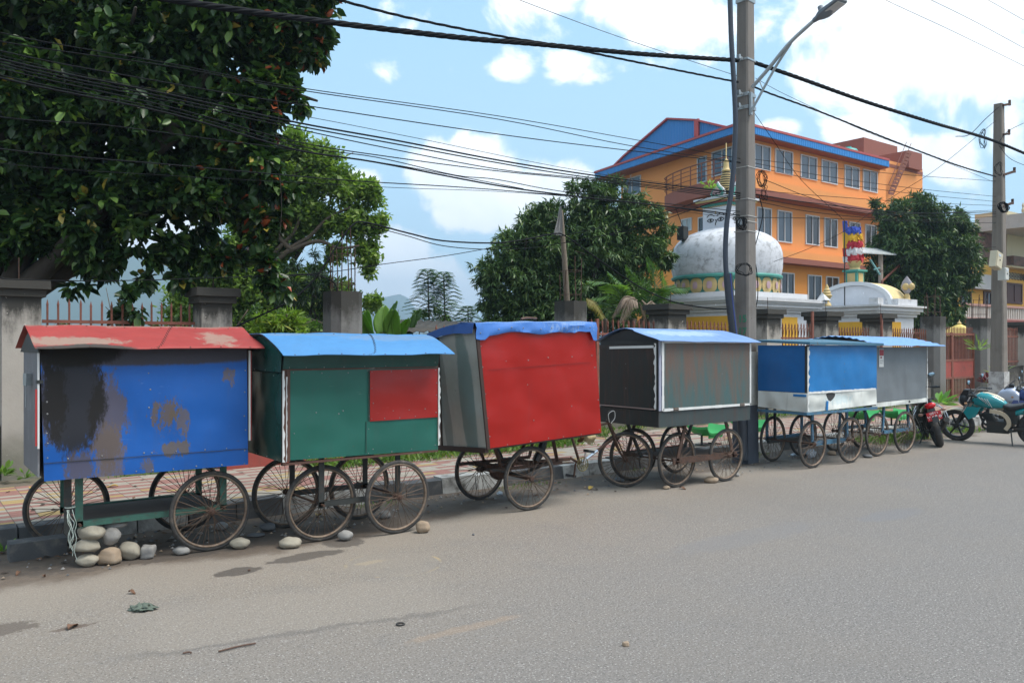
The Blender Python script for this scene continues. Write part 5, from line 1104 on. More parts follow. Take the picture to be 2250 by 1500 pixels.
LW = [
 ('topmost thin wire of the bundle across the ficus tree', [(0, 72), (373, 140), (650, 192), (1094, 255), (1400, 308), (1628, 349)], .0045),
 ('second thin wire from the top across the ficus tree', [(0, 91), (373, 146), (650, 197), (1094, 262), (1383, 320), (1628, 357)], .005),
 ('third wire from the top, well below the first pair', [(0, 112), (373, 183), (650, 229), (1094, 295), (1383, 331), (1628, 358)], .0055),
 ('faint wire just above the dense middle bundle', [(0, 122), (373, 203), (703, 262), (917, 304), (1290, 378), (1628, 424)], .003),
 ('thickest wire of the dense middle bundle', [(0, 130), (373, 208), (650, 269), (872, 309), (1094, 352), (1294, 384), (1472, 407), (1628, 425)], .009),
 ('second wire of the dense middle bundle', [(0, 137), (373, 216), (650, 276), (872, 317), (1094, 358), (1294, 390), (1628, 430)], .007),
 ('lowest wire of the dense middle bundle', [(0, 143), (373, 223), (650, 283), (828, 321), (1094, 372), (1290, 393), (1628, 434)], .0055),
 ('wire between the dense middle bundle and the bold lower one', [(0, 150), (373, 235), (650, 311), (872, 347), (1094, 376), (1300, 397), (1628, 438)], .0055),
 ('thin wire running close above the bold lower one', [(0, 165), (373, 243), (650, 320), (828, 346), (1000, 385), (1094, 395), (1272, 426), (1628, 465)], .005),
 ('bold dark lower wire passing before the mango tree crown', [(0, 171), (373, 250), (650, 329), (828, 357), (1094, 408), (1272, 432), (1539, 462), (1628, 474)], .009),
 ('wire along the middle of the ficus that joins the bold one', [(0, 257), (230, 275), (466, 306), (650, 330), (900, 368), (1150, 415)], .0045),
 ('slack wire low across the ficus and light green tree', [(0, 327), (373, 362), (650, 387), (800, 399), (1005, 411), (1183, 425), (1400, 445), (1628, 478)], .0055),
 ('faintest wire low across the ficus', [(0, 359), (373, 386), (650, 401), (880, 413), (1094, 421), (1300, 438), (1628, 482)], .003)]
for lb, pts, r in LW: cable(lb, pts, r)
cable('wire skimming the left pillar caps and rising past the timber post', [(0, 611, 9.5), (37, 614, 9.6), (249, 617, 10), (560, 607, 10.6), (720, 598, 10.9), (845, 580, 10.9), (973, 563, 10.9), (1072, 546, 10.9), (1232, 519, 10.9), (1400, 482, 10.0), (1500, 455, 8.5), (1622, 405, 7.6)], .006, ext=False)
cable('heavy service cable arching over the rebar column to the timber post', [(517, 718, 10.9), (633, 663, 10.9), (695, 608, 10.9), (750, 525, 10.9), (777, 493, 10.9), (805, 489, 10.9), (900, 513, 10.9), (973, 529, 10.9), (1083, 534, 10.9), (1150, 527, 10.9), (1215, 514, 10.9), (1243, 519, 10.9), (1304, 562, 10.9), (1400, 627, 10.9), (1480, 663, 10.9), (1560, 677, 9.5), (1622, 679, 7.7)], .0125, k=8)
cable('second service cable hanging just below the heavy one', [(790, 491, 10.95), (890, 517, 10.95), (973, 540, 10.95), (1072, 548, 10.95), (1160, 545, 10.95), (1232, 535, 10.9), (1400, 502, 10.0), (1500, 468, 8.5), (1622, 425, 7.6)], .007)
cable('short black hose looping out of the top of the rebar column', [(612, 612, 11.1), (660, 604, 11.1), (700, 606, 11.1), (733, 620, 11.1), (742, 642, 11.1)], .010)
RW = [
 ('uppermost of the flat wires between the two poles', [(1655, 350), (1800, 366), (2000, 385), (2188, 398, 8.1)], .0045), ('second flat wire between the two poles', [(1655, 358), (1800, 385), (2000, 413), (2188, 432, 8.1)], .0045),
 ('third flat wire between the two poles', [(1655, 366), (1800, 396), (2000, 425), (2188, 443, 8.1)], .0045), ('wire from the coil sagging before the mid windows', [(1680, 395), (1800, 440), (1950, 470), (2188, 462, 8.1)], .005),
 ('thick flat wire of the lower right bundle', [(1655, 427), (1800, 448), (2000, 468), (2188, 466, 8.1)], .008), ('upper companion of the lower right bundle', [(1655, 418), (1800, 430), (2000, 444), (2188, 452, 8.1)], .0045),
 ('middle wire of the lower right bundle', [(1655, 434), (1800, 458), (2000, 474), (2188, 470, 8.1)], .005), ('bottom wire of the lower right bundle', [(1655, 441), (1800, 468), (2000, 483), (2188, 476, 8.1)], .005),
 ('level wire crossing the middle storey windows', [(1655, 478), (1800, 480), (2000, 486), (2188, 490, 8.1)], .005), ('long slack wire falling diagonally over the orange wall', [(1655, 245), (1700, 310), (1760, 395), (1850, 480), (1900, 535, 9)], .004),
 ('wire crossing diagonally up to the far pole', [(1700, 575, 9), (1780, 545, 9), (1860, 505, 9), (1950, 440, 9), (2060, 370, 8.5), (2188, 265, 8.1)], .005), ('drooping wire before the right mango tree', [(1900, 620, 9.5), (2000, 560, 9.5), (2100, 548, 9), (2188, 543, 8.1)], .005),
 ('wire from the far pole off to the right edge at mid height', [(2195, 320, 8.1), (2225, 352, 8.1), (2300, 380, 8.1)], .006), ('curving wire from the far pole to the top right', [(2195, 312, 8.1), (2220, 285, 8.1), (2300, 250, 8.1)], .006),
 ('knotted twin wire on the left of the far pole top', [(2100, 300, 8.1), (2130, 296, 8.1), (2165, 262, 8.1), (2195, 235, 8.0)], .008)]
for lb, pts, r in RW: cable(lb, pts, r)
def coil(px, py, T_, w, n, lab, r=.004, hh=1.3):
    c = onT(px, py, T_); g = MB()
    for k in range(n):
        a0_ = random.uniform(0, 6); P = [c + V(math.cos(a) * w * random.uniform(.7, 1.1), .03 * math.sin(a * 2 + k), math.sin(a) * w * hh * random.uniform(.75, 1.1)) for a in [a0_ + i * .7 for i in range(10)]]
        g.tube(smooth_path(P, 4), r, 4)
    tag(g.build('cable_coil', MT['cable'], None, smooth='all'), lab, 'cable coil')
coil(1674, 392, 7.45, .095, 7, 'tangled coil of black cable on the right side of the big pole'); coil(1680, 425, 7.45, .06, 3, 'loose loops below the cable coil on the big pole', .004, 1.8)
coil(1636, 592, 7.28, .17, 4, 'slack black loops round the big pole in front of the dome', .005, .5); coil(2205, 455, 8.0, .22, 8, 'dark knot of wires on the far pole', .009, .5); coil(2195, 372, 8.0, .18, 3, 'loops of wire above the meter boxes', .005, .8)
coil(2160, 305, 8.1, .13, 3, 'dangling wire loops left of the far pole', .006, 1.6)
g = MB(); c = onS(1628, 487, PX - .15); g.rbox(c, (.05, .12, .12), Matrix.Rotation(YAW, 3, 'Z')); g.rbox(c + V(-.03, -.025, 0), (.01, .035, .10), Matrix.Rotation(YAW, 3, 'Z'), 1); g.rbox(c + V(-.03, .025, 0), (.01, .035, .10), Matrix.Rotation(YAW, 3, 'Z'), 1); tag(g.build('junction_box', [MT['black'], simple('terminal_grey', (.3, .32, .33), .6)], None), 'small black junction box on the big pole beside the painted eyes', 'junction box')
coil(1630, 492, PY - .16, .09, 4, 'black cable wrapped round the junction box on the big pole', .006, 1.0)
P = [onT(1668, 430, 7.45), onT(1676, 470, 7.45), onT(1665, 520, 7.45), onT(1655, 560, 7.5), onT(1662, 590, 7.4), onT(1665, 650, 7.45), onT(1655, 700, 7.42)]
g = MB(); g.tube(smooth_path(P, 6), .007, 5); tag(g.build('drop_cable', MT['cable'], None, smooth='all'), 'slack black cable hanging down the right side of the big pole', 'cable', 'overhead cables of the street')
# ================================================================ ORANGE BUILDING
def wall_paint(nm, c, stain=(.25, .22, .2), amt=.3, rough=.85, ds=1.0):
    m, t, b = newmat(nm); o = t.obj(); cc = t.mix(t.noise(o, .35, 5, .6), tuple(v * .9 for v in c), tuple(min(1, v * 1.08) for v in c))
    st = t.noise(t.scale(o, (4, 4, .5)), 1.0, 6, .65); cc = t.mix(t.math('MULTIPLY', t.step(st, .56, .8), amt), cc, stain)
    t.put(b.inputs['Base Color'], cc); b.inputs['Roughness'].default_value = rough; return m
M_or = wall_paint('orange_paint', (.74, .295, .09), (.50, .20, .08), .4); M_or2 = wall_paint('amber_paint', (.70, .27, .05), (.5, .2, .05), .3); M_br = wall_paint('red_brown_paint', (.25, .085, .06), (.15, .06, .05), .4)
M_wf = simple('white_window_frame', (.55, .56, .57), .5, 0, .08, 3)
def glassm(nm, c, r=.12):
    m, t, b = newmat(nm); g_ = t.noise(t.obj(), .8, 3, .5); t.put(b.inputs['Base Color'], t.mix(g_, tuple(v * .5 for v in c), c)); b.inputs['Roughness'].default_value = r; b.inputs['Specular IOR Level'].default_value = .8; return m
M_gl = glassm('window_glass', (.06, .09, .13)); M_gd = glassm('dark_window_glass', (.025, .028, .035))
def corr(nm, c, sc=6.0, ax=(1, 1, 0)):
    m, t, b = newmat(nm); o = t.obj(); x = t.sep(o); q = t.math('ADD', x[0], x[1]); w_ = t.math('SINE', t.math('MULTIPLY', q, 6.283 * sc)); cc = t.mix(t.noise(o, .7, 4, .6), tuple(v * .8 for v in c), tuple(v * 1.15 for v in c))
    t.put(b.inputs['Base Color'], cc); b.inputs['Roughness'].default_value = .5; bump(t, b, w_, .5, .03); return m
M_bl = corr('blue_corrugated_sheet', (.018, .19, .52)); M_redt = simple('red_fascia', (.38, .07, .07), .6, 0, .2, 2)
B0 = V(33.9, 25.8, 0); dL = V(.168, .986, 0).normalized(); dR = V(1, 0, 0); nL = V(-dL.y, dL.x, 0); nR = V(0, -1, 0)
LEN_R, LEN_L = 13.2, 10.8
ob = empty('orange_building', B0, 'four storey orange building with blue metal roof behind the white dome', 'building')
def prismz(g, P, z0, z1, mi=0):
    g.prism([V(p.x, p.y, z0) for p in reversed(P)], (0, 0, z1 - z0), mi)
C0, C1 = B0.copy(), B0 + dL * LEN_L; C2, C3 = B0 + dR * LEN_R, B0 + dR * LEN_R + dL * LEN_L
def off(a, b_): return C0 - dR * b_ - dL * a, C0 + dL * (LEN_L + b_) - dR * b_
g = MB(); prismz(g, [C0, C2, C3, C1], -.1, 6.3); g.build('wall', M_or2, ob)
g = MB(); prismz(g, [C0, C2, C3, C1], 6.3, 11.97); g.build('wall', M_or, ob)
# ledges between the storeys
for (z0, z1, o_, m_) in ((9.35, 9.85, .75, M_or), (6.15, 6.5, .6, M_or)):
    g = MB(); P = [C0 - dL * o_ - dR * .1, C2 - dL * o_ + dR * .2, C2 + dR * .2 + dL * .02, C0 + dL * .02 - dR * .1]; prismz(g, [P[0], P[1], P[2], P[3]], z0, z1); g.build('ledge', m_, ob)
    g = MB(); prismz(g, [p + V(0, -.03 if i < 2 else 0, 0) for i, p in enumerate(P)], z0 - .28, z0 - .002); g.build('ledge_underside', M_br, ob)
# eaves
E = 1.0
def eave(z0, z1, o_, m_, nm, dz=0):
    P = [C0 - dL * o_ * .62 - dR * o_, C2 - dL * o_ * .62 - dR * .65, C3 + dL * .3 - dR * .65, C1 + dL * o_ * 1.6 - dR * o_]
    g = MB(); prismz(g, P, z0, z1); g.build(nm, m_, ob)
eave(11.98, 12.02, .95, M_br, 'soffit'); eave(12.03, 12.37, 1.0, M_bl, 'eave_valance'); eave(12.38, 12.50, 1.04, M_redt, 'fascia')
# low sloping upper sheds with blue corrugated gable
pl0 = C0 + dL * .5 + dR * .4
def Lp(px, py, o_=0): return onP(px, py, C0 + dR * o_, dL)
g = MB(); A = [Lp(1345, 372, 1.2), Lp(1372, 345, 1.2), Lp(1468, 263, 1.2), Lp(1530, 266, 1.2), Lp(1612, 285, 1.2)]; zb_ = 12.4
poly = [V(A[0].x, A[0].y, zb_)] + A + [V(A[-1].x, A[-1].y, zb_)]; g.prism(list(reversed(poly)), dR * 9); g.build('upper_gable', M_bl, ob)
g = MB()
for a, b_ in zip(A[:-1], A[1:]): g.bar(a + V(-.06, 0, .05), b_ + V(-.06, 0, .05), .14, .10)
g.bar(Lp(1531, 300, 1.1), Lp(1531, 262, 1.1), .12, .30); g.build('verge_trim', M_redt, ob)
def win(p0, d, n, s0, s1, z0, z1, gl, fm=M_wf, div=1, root=ob, th=.06, fw=.06, nm='window'):
    a, b_ = p0 + d * s0, p0 + d * s1; g = MB(); o1, o2 = n * .03, n * (-.02)
    def q(sa, sb, za, zb2, oo, t2): 
        A_, B_ = p0 + d * sa + n * oo, p0 + d * sb + n * oo; g.hexa([V(A_.x, A_.y, za), V(B_.x, B_.y, za), V(B_.x - n.x * t2, B_.y - n.y * t2, za), V(A_.x - n.x * t2, A_.y - n.y * t2, za), V(A_.x, A_.y, zb2), V(B_.x, B_.y, zb2), V(B_.x - n.x * t2, B_.y - n.y * t2, zb2), V(A_.x - n.x * t2, A_.y - n.y * t2, zb2)])
    q(s0, s1, z0, z0 + fw, th, .1); q(s0, s1, z1 - fw, z1, th, .1); q(s0, s0 + fw, z0 + fw, z1 - fw, th, .1); q(s1 - fw, s1, z0 + fw, z1 - fw, th, .1)
    for k in range(div):
        s = s0 + (s1 - s0) * (k + 1) / (div + 1); q(s - fw * .4, s + fw * .4, z0 + fw, z1 - fw, th * .9, .08)
    fr = g.build(nm, fm, root); g = MB(); q(s0 + fw * .9, s1 - fw * .9, z0 + fw * .9, z1 - fw * .9, .012, .03); g.build('pane', gl, fr); return fr
def Rs(px, py=500): return (onT(px, py, C0.y) - C0).x
for (a, b_) in ((1656, 1692), (1702, 1741), (1758, 1794), (1804, 1839), (1854.5, 1887), (1895, 1926.6)): win(C0, dR, nR, Rs(a), Rs(b_), 10.55, 11.8, M_gl)
for (a, b_) in ((1662, 1694), (1707, 1739)): win(C0, dR, nR, Rs(a), Rs(b_), 7.0, 8.65, M_gl)
for (a, b_) in ((1769, 1799), (1810, 1839), (1865, 1889), (1900, 1925)): win(C0, dR, nR, Rs(a), Rs(b_), 7.05, 8.65, M_gd)
for (a, b_) in ((1715, 1744), (1774, 1804), (1814, 1842), (1880, 1905)): win(C0, dR, nR, Rs(a), Rs(b_), 3.9, 5.45, M_gd)
def Ld(px): q_ = onP(px, 500, C0, dL) - C0; return q_.dot(dL)
def Lz(px, py): return onP(px, py, C0, dL).z
def lwin(pa, pb, ya, yb, gl, **k):
    s0, s1 = Ld(pb), Ld(pa); z1, z0 = Lz((pa + pb) / 2, ya), Lz((pa + pb) / 2, yb); return win(C0, dL, V(-dL.y, dL.x, 0), s0, s1, z0, z1, gl, **k)
lwin(1371, 1409, 390, 430, M_gl); lwin(1565, 1611, 328, 384, M_gl); lwin(1533, 1554, 345, 402, M_gl, div=0, nm='balcony_door'); lwin(1498, 1521, 480, 508, simple('pale_curtained_glass', (.32, .38, .40), .3)); lwin(1535, 1556, 476, 512, M_gd, div=0)
# curved balcony with railing on the left face
def Lq(px, py, o_): b_ = onP(px, py, C0, dL); return b_ + V(-dL.y, dL.x, 0) * 0
bz0, bz1 = Lz(1560, 462) , Lz(1560, 408); sA, sB = Ld(1600), Ld(1470); nLo = V(-dL.y, dL.x, 0)
N = 14; outer = []
for i in range(N + 1):
    f = i / N; s = sA - 1.2 + (sB - sA + 1.4) * f; o_ = 1.25 * math.sin(math.pi * min(1, .28 + f * .72)) ** .5; outer.append(C0 + dL * s + nLo * max(o_, .02))
inner = [C0 + dL * (sA - 1.2 + (sB - sA + 1.4) * i / N) - nLo * .02 for i in range(N + 1)]
bz0, bz1 = 9.0, 9.95
g = MB()
for i in range(N): g.hexa([V(*outer[i].xy, bz0 + .25), V(*outer[i + 1].xy, bz0 + .25), V(*inner[i + 1].xy, bz0), V(*inner[i].xy, bz0), V(*outer[i].xy, bz1), V(*outer[i + 1].xy, bz1), V(*inner[i + 1].xy, bz1), V(*inner[i].xy, bz1)])
g.build('balcony', M_br, ob); g = MB()
for zz in (bz1 + .3, bz1 + .55, bz1 + .78, bz1 + 1.0):
    g.tube([V(*p.xy, zz) for p in outer], .022 if zz < bz1 + .9 else .035, 5)
for i in range(0, N + 1, 2): g.tube([V(*outer[i].xy, bz1), V(*outer[i].xy, bz1 + 1.0)], .03, 6)
g.build('balcony_railing', M_fen, ob)
# rear stair tower, water box and ladder
t0 = onT(1946, 757, 26.6); t1 = onT(2027, 757, 26.6)
g = MB(); g.box((t0.x, 26.6, -.1), (t1.x, 33, onT(1990, 362, 26.6).z)); g.build('stair_tower', M_or, ob)
g = MB(); a = onT(1898, 310, 29.5); b_ = onT(1972, 355, 29.5); g.box((a.x, 29.5, b_.z - .6), (b_.x, 32.5, a.z + .25)); g.box((onT(1955, 0, 26.5).x, 26.58, onT(1960, 360, 26.5).z - .2), (t1.x, 29, onT(1960, 360, 26.5).z)); g.build('roof_parapet', M_br, ob)
g = MB(); a = onT(1997, 330, 26.3); b_ = onT(2026, 375, 26.3); g.box((a.x, 26.3, b_.z), (b_.x, 28.4, a.z)); g.build('tank_box', M_br, ob)
g = MB(); la, lb_ = onT(1958, 425, 26.1), onT(1997, 335, 26.2)
for o_ in (-.28, .28):
    g.bar(la + V(o_, 0, 0), lb_ + V(o_, 0, 0), .05, .05); g.bar(la + V(o_, 0, .5), lb_ + V(o_, 0, .6), .03, .03)
for i in range(13): f = i / 12; q = lerp(la, lb_, f); g.bar(q + V(-.28, 0, 0), q + V(.28, 0, 0), .03, .16)
g.build('roof_ladder', M_fen, ob)
for (px, py, r_, lb) in ((1838, 318, .62, 'squat green water tank on the orange building roof, left of the pair'), (1864, 320, .62, 'teal water tank on the orange building roof, right of the pair')):
    c = onT(px, py, 28.5); g = MB(); g.lathe((c.x, c.y, c.z - 1.35), [(r_, 0), (r_, .25), (r_ * .97, .28), (r_, .31), (r_, .6), (r_ * .97, .63), (r_, .66), (r_, .9), (r_ * .8, 1.08), (r_ * .3, 1.2), (r_ * .3, 1.26), (.05, 1.28)], 24)
    tag(g.build('water_tank', simple('tank_green', (.10, .42, .30) if px < 1850 else (.03, .30, .27), .5, 0, .1), None, smooth=True), lb, 'water tank', 'green roof water tanks')
# ================================================================ STUPA
M_ww = conc('whitewash', (.56, .57, .60), .12, 4.4, .1)
M_dome = simple('whitewash_dome', (.55, .56, .59), .85, 0, .12, 2, .3, 20, dirt=(.20, .20, .20), da=.44, ds=5.5)
M_yel = wall_paint('yellow_panel', (.70, .38, .035), (.4, .22, .05), .35); M_teal = simple('teal_trim', (.06, .27, .22), .6, 0, .2, 4); M_gold = simple('ochre_gold_paint', (.52, .38, .16), .6, 0, .2, 6); M_pink = simple('faded_pink', (.42, .28, .30), .7, 0, .15, 6); M_ink = simple('black_paint', (.02, .02, .02), .7)
sc = V(20.2, 16.1, 0); stu = empty('stupa', sc, 'white domed stupa with painted eyes and a ringed gold spire behind the big pole', 'stupa')
h = 1.78
g = MB(); g.box((sc.x - h, sc.y - h, -.1), (sc.x + h, sc.y + h, 2.62)); g.build('plinth', M_ww, stu)
g = MB(); 
for (z0, z1, o_) in ((2.62, 2.70, .07), (2.70, 2.76, .13), (2.76, 2.86, .20), (2.86, 2.92, .25), (2.92, 3.02, .30)): g.box((sc.x - h - o_, sc.y - h - o_, z0), (sc.x + h + o_, sc.y + h + o_, z1))
for (sx, sy) in ((1, -1), (-1, -1), (-1, 1)):
    x, y = sc.x + sx * (h + .22), sc.y + sy * (h + .22); g.add([(x - .15, y - .15, 3.02), (x + .15, y - .15, 3.02), (x + .15, y + .15, 3.02), (x - .15, y + .15, 3.02), (x, y, 3.22)], [(0, 1, 4), (1, 2, 4), (2, 3, 4), (3, 0, 4)])
g.box((sc.x - h + .1, sc.y - h + .1, 3.02), (sc.x + h - .1, sc.y + h - .1, 3.20)); g.build('cornice', conc('stained_cornice', (.55, .55, .56), .3, 3.6, .1), stu)
g = MB()
for (a, b_) in ((-1.5, -.1), (.25, 1.0)): g.box((sc.x + a, sc.y - h - .014, .3), (sc.x + b_, sc.y - h, 2.5))
for (a, b_) in ((-1.5, .1), (.45, 1.5)): g.box((sc.x - h - .014, sc.y + a, .3), (sc.x - h, sc.y + b_, 2.5))
g.build('yellow_panel', M_yel, stu)
g = MB(); Rd = 1.62; g.lathe((sc.x, sc.y, 0), [(1.5, 3.18), (1.52, 3.66)], 40); g.build('lotus_band', M_teal, stu, smooth=True)
g = MB(); g2 = MB(); npet = 22
for i in range(npet):
    a = 2 * math.pi * (i + .3) / npet; ca, sa = math.cos(a), math.sin(a); 
    for (gg, rr, hw, hz, dep) in ((g, 1.53, .215, .225, .05), (g2, 1.585, .085, .11, .02)):
        vs = []; n = 14; 
        for k in range(n):
            b_ = 2 * math.pi * k / n; u_ = hw * math.copysign(abs(math.cos(b_)) ** .8, math.cos(b_)); z = 3.42 + hz * math.copysign(abs(math.sin(b_)) ** .8, math.sin(b_)); vs.append(V(sc.x + ca * rr - sa * u_, sc.y + sa * rr + ca * u_, z))
        vs.append(V(sc.x + ca * (rr + dep), sc.y + sa * (rr + dep), 3.42)); gg.add(vs, [(k, (k + 1) % n, n) for k in range(n)])
        
g.build('lotus_petals', M_gold, stu, smooth='all'); g2.build('petal_hearts', M_pink, stu, smooth='all')
g = MB(); g.torus((sc.x, sc.y, 3.70), Rd - .03, .052, 'z', 48, 10); g.build('green_ring', M_teal, stu, smooth='all')
prof = [(1.58, 3.74), (1.63, 3.95), (1.645, 4.2), (1.63, 4.42), (1.56, 4.64), (1.43, 4.82), (1.22, 4.97), (.95, 5.08), (.7, 5.16), (.4, 5.22)]
g = MB(); g.lathe((sc.x, sc.y, 0), [(p.y, p.z) for p in smooth_path([V(0, a, b_) for a, b_ in prof], 3)], 56); g.build('dome', M_dome, stu, smooth=True)
hh = .49
g = MB(); g.box((sc.x - hh, sc.y - hh, 5.0), (sc.x + hh, sc.y + hh, 5.86)); g.box((sc.x - hh - .05, sc.y - hh - .05, 5.0), (sc.x + hh + .05, sc.y + hh + .05, 5.14)); g.build('harmika', simple('harmika_white', (.60, .61, .66), .8, 0, .08, 3, dirt=(.35, .34, .34), da=.3, ds=3), stu)
for (z0, z1, o_, m_) in ((5.86, 5.93, .05, M_teal), (5.93, 5.98, .11, simple('dull_red', (.3, .08, .06), .7)), (5.98, 6.04, .16, M_gold), (6.04, 6.10, .20, M_ww)):
    g = MB(); g.box((sc.x - hh - o_, sc.y - hh - o_, z0), (sc.x + hh + o_, sc.y + hh + o_, z1)); g.build('harmika_moulding', m_, stu)
def facept(face, u_, z, o_=.004):  # u along the face from its centre, as seen from outside left to right
    if face == 'L': return V(sc.x - hh - o_, sc.y - u_, z)
    return V(sc.x + u_, sc.y - hh - o_, z)
g = MB()
for face in 'LF':
    for sx in (-1, 1):
        cx = .19 * sx
        top = [facept(face, cx + .13 * (i / 10 - .5) * 2, 5.49 + .045 * math.sin(math.pi * i / 10)) for i in range(11)]; bot = [facept(face, cx + .13 * (i / 10 - .5) * 2, 5.49 - .055 * math.sin(math.pi * i / 10)) for i in range(11)]
        brow = [facept(face, cx + .14 * (i / 10 - .5) * 2, 5.60 + .07 * math.sin(math.pi * i / 10)) for i in range(11)]
        for P in (top, bot, brow): g.tube([p + V(0, 0, -.05) for p in P], .013, 5)
        g.ball(facept(face, cx, 5.442, .002), (.012, .036, .04) if face == 'L' else (.036, .012, .04), 12, 8)
    nose = [facept(face, .0, 5.44), facept(face, .025, 5.41), facept(face, .02, 5.37), facept(face, -.005, 5.33), facept(face, 0, 5.28)]; g.tube(smooth_path(nose, 4), [.02] * 8 + [.014] * 9, 6)
g.build('painted_eyes', M_ink, stu, smooth='all')
for face in 'LF':
    g = MB(); g.ball(facept(face, 0, 5.66, .002), (.01, .03, .05) if face == 'L' else (.03, .01, .05), 8, 6); g.build('gold_mark', M_gold, stu, smooth='all')
    g = MB(); P = [facept(face, -.46 + i * .046, 5.845 - (.022 if i % 2 else 0), .004) for i in range(21)]; g.tube(P, .014, 5); g.build('scalloped_trim', M_gold, stu, smooth='all')
for face in 'LF':      # toranas: pointed shields leaning at each side
    n_ = V(-1, 0, 0) if face == 'L' else V(0, -1, 0); u_ = V(0, -1, 0) if face == 'L' else V(1, 0, 0)
    for (o_, k, m_) in ((.40, 1.0, M_ww), (.44, .84, M_teal), (.47, .55, M_pink)):
        c = V(sc.x, sc.y, 6.14) + n_ * o_; P = [c + u_ * a * k + V(0, 0, (b_ - .12) * k + .12) for a, b_ in ((-.23, .0), (-.28, .12), (-.2, .24), (-.08, .34), (0, .46), (.08, .34), (.2, .24), (.28, .12), (.23, 0))]; g = MB(); g.prism([p for p in P] if face == 'L' else P, n_ * -.05); g.build('torana', m_, stu)
prof = []; N = 11
for i in range(N):
    z = 6.12 + i * .073; r_ = .35 * (1 - i / N * .68); prof += [(r_, z), (r_, z + .036), (r_ * .86, z + .040), (r_ * .86, z + .071)]
g = MB(); g.lathe((sc.x, sc.y, 0), prof, 28)
n = 28; g.m = [(1 if (f // n) % 4 in (1, 2, 3) else 0) for f in range(len(g.f))]; g.build('spire', [M_gold, M_ink], stu, smooth=True)
g = MB(); g.lathe((sc.x, sc.y, 0), [(.10, 6.93), (.13, 6.98), (.10, 7.02), (.085, 7.1), (.075, 7.28), (.03, 7.32), (.016, 7.34), (.016, 7.8), (.003, 7.82)], 14); g.build('finial', M_gold, stu, smooth=True)
# speaker box on the left of the dome
c = atY(1500, 513, 24.5); e = empty('loudspeaker', c, 'black box speaker hanging by a wire left of the dome', 'loudspeaker'); g = MB(); g.rbox(c, (.30, .22, .40), Matrix.Rotation(.25, 3, 'Z')); g.build('cabinet', MT['black'], e); g = MB(); g.rbox(c + V(-.02, -.12, 0), (.26, .02, .36), Matrix.Rotation(.25, 3, 'Z')); g.build('grille', MT['darkiron'], e); g = MB(); g.tube([c + V(0, 0, .2), atY(1484, 455, 24.3)], .01, 5); g.build('wire', MT['cable'], e)
# ================================================================ ARCHED SHRINE, right of the stupa
T0 = 14.2; sh = empty('shrine', (25.6, 15.5, 0), 'white arched shrine gable with yellow walls right of the stupa', 'shrine')
SL, SR = 25.3, 27.7
g = MB(); g.box((SL, T0, -.1), (SR, T0 + 2.9, 2.62)); g.build('wall', M_ww, sh)
g = MB(); g.box((SL + .15, T0 - .015, .3), (SL + 1.55, T0, 2.45)); g.box((SL - .015, T0 + .25, .3), (SL, T0 + 2.7, 2.45)); g.build('yellow_panel', M_yel, sh)
g = MB()
for (z0, z1, o_) in ((2.62, 2.72, .08), (2.72, 2.8, .15), (2.8, 2.93, .22), (2.93, 2.99, .3)): g.box((SL - o_, T0 - o_, z0), (SR + o_, T0 + 2.9 + o_, z1))
g.box((SL + 1.2, T0 - .1, 2.99), (SR + .05, T0 + .35, 3.22)); g.box((SL - .18, T0 - .18, 2.99), (SL + .14, T0 + .14, 3.2)); g.build('cornice', conc('stained_shrine_cornice', (.55, .55, .56), .4, 3.5, .1), sh)
ac_ = onT(1912, 680, 15.1); cs, ct, rA = 26.55, 15.72, 1.42
def archpts(s, r_, hgt, n=20): return [V(s, ct + r_ * math.cos(math.pi * i / n), 2.99 + hgt * math.sin(math.pi * i / n) ** .85) for i in range(n + 1)]
g = MB(); g.prism(archpts(cs, rA - .12, .74), (.9, 0, 0)); g.build('tympanum', M_ww, sh)
A_, B_ = archpts(cs - .07, rA, .88), archpts(cs - .07, rA - .13, .75); g = MB()
for i in range(20): g.hexa([A_[i], A_[i + 1], B_[i + 1], B_[i], A_[i] + V(.12, 0, 0), A_[i + 1] + V(.12, 0, 0), B_[i + 1] + V(.12, 0, 0), B_[i] + V(.12, 0, 0)])
g.build('arch_rim', conc('arch_white', (.58, .59, .6), .2, 4.6, .1), sh)
g = MB(); A_, B_ = archpts(cs + .06, rA - .01, .87), archpts(cs + .06, rA - .1, .78)
for i in range(20): g.hexa([A_[i], A_[i + 1], B_[i + 1], B_[i], A_[i] + V(.9, 0, 0), A_[i + 1] + V(.9, 0, 0), B_[i + 1] + V(.9, 0, 0), B_[i] + V(.9, 0, 0)])
g.build('vault', simple('cream_yellow_vault', (.58, .45, .22), .8), sh)
# pedestal with lotus and prayer flags on top
c = V(cs + .3, ct + .12, 3.82); g = MB(); g.box(c + V(-.22, -.22, 0), c + V(.22, .22, .42)); g.build('pedestal', M_teal, sh)
g = MB()
for (a, b_) in ((V(-.235, -.14, .06), V(-.22, .14, .36)), (V(-.14, -.235, .06), V(.14, -.22, .36))): g.box(c + a, c + b_)
g.build('pedestal_panel', M_gold, sh); g = MB(); g.box(c + V(-.3, -.3, .42), c + V(.3, .3, .48)); g.build('pedestal_cap', M_teal, sh)
g = MB(); g.lathe(c + V(0, 0, .48), [(.2, 0), (.16, .08), (.2, .2), (.28, .3), (.2, .32)], 16); g.build('lotus_base', M_gold, sh, smooth=True)
fl = empty('prayer_flags', c + V(0, 0, .8), 'bunched blue yellow red and white prayer flags on the shrine arch', 'flags')
fc = [('red', (.42, .03, .04)), ('white_cloth', (.62, .60, .60)), ('crimson', (.45, .03, .05)), ('saffron', (.72, .42, .03)), ('blue_cloth', (.05, .09, .42))]
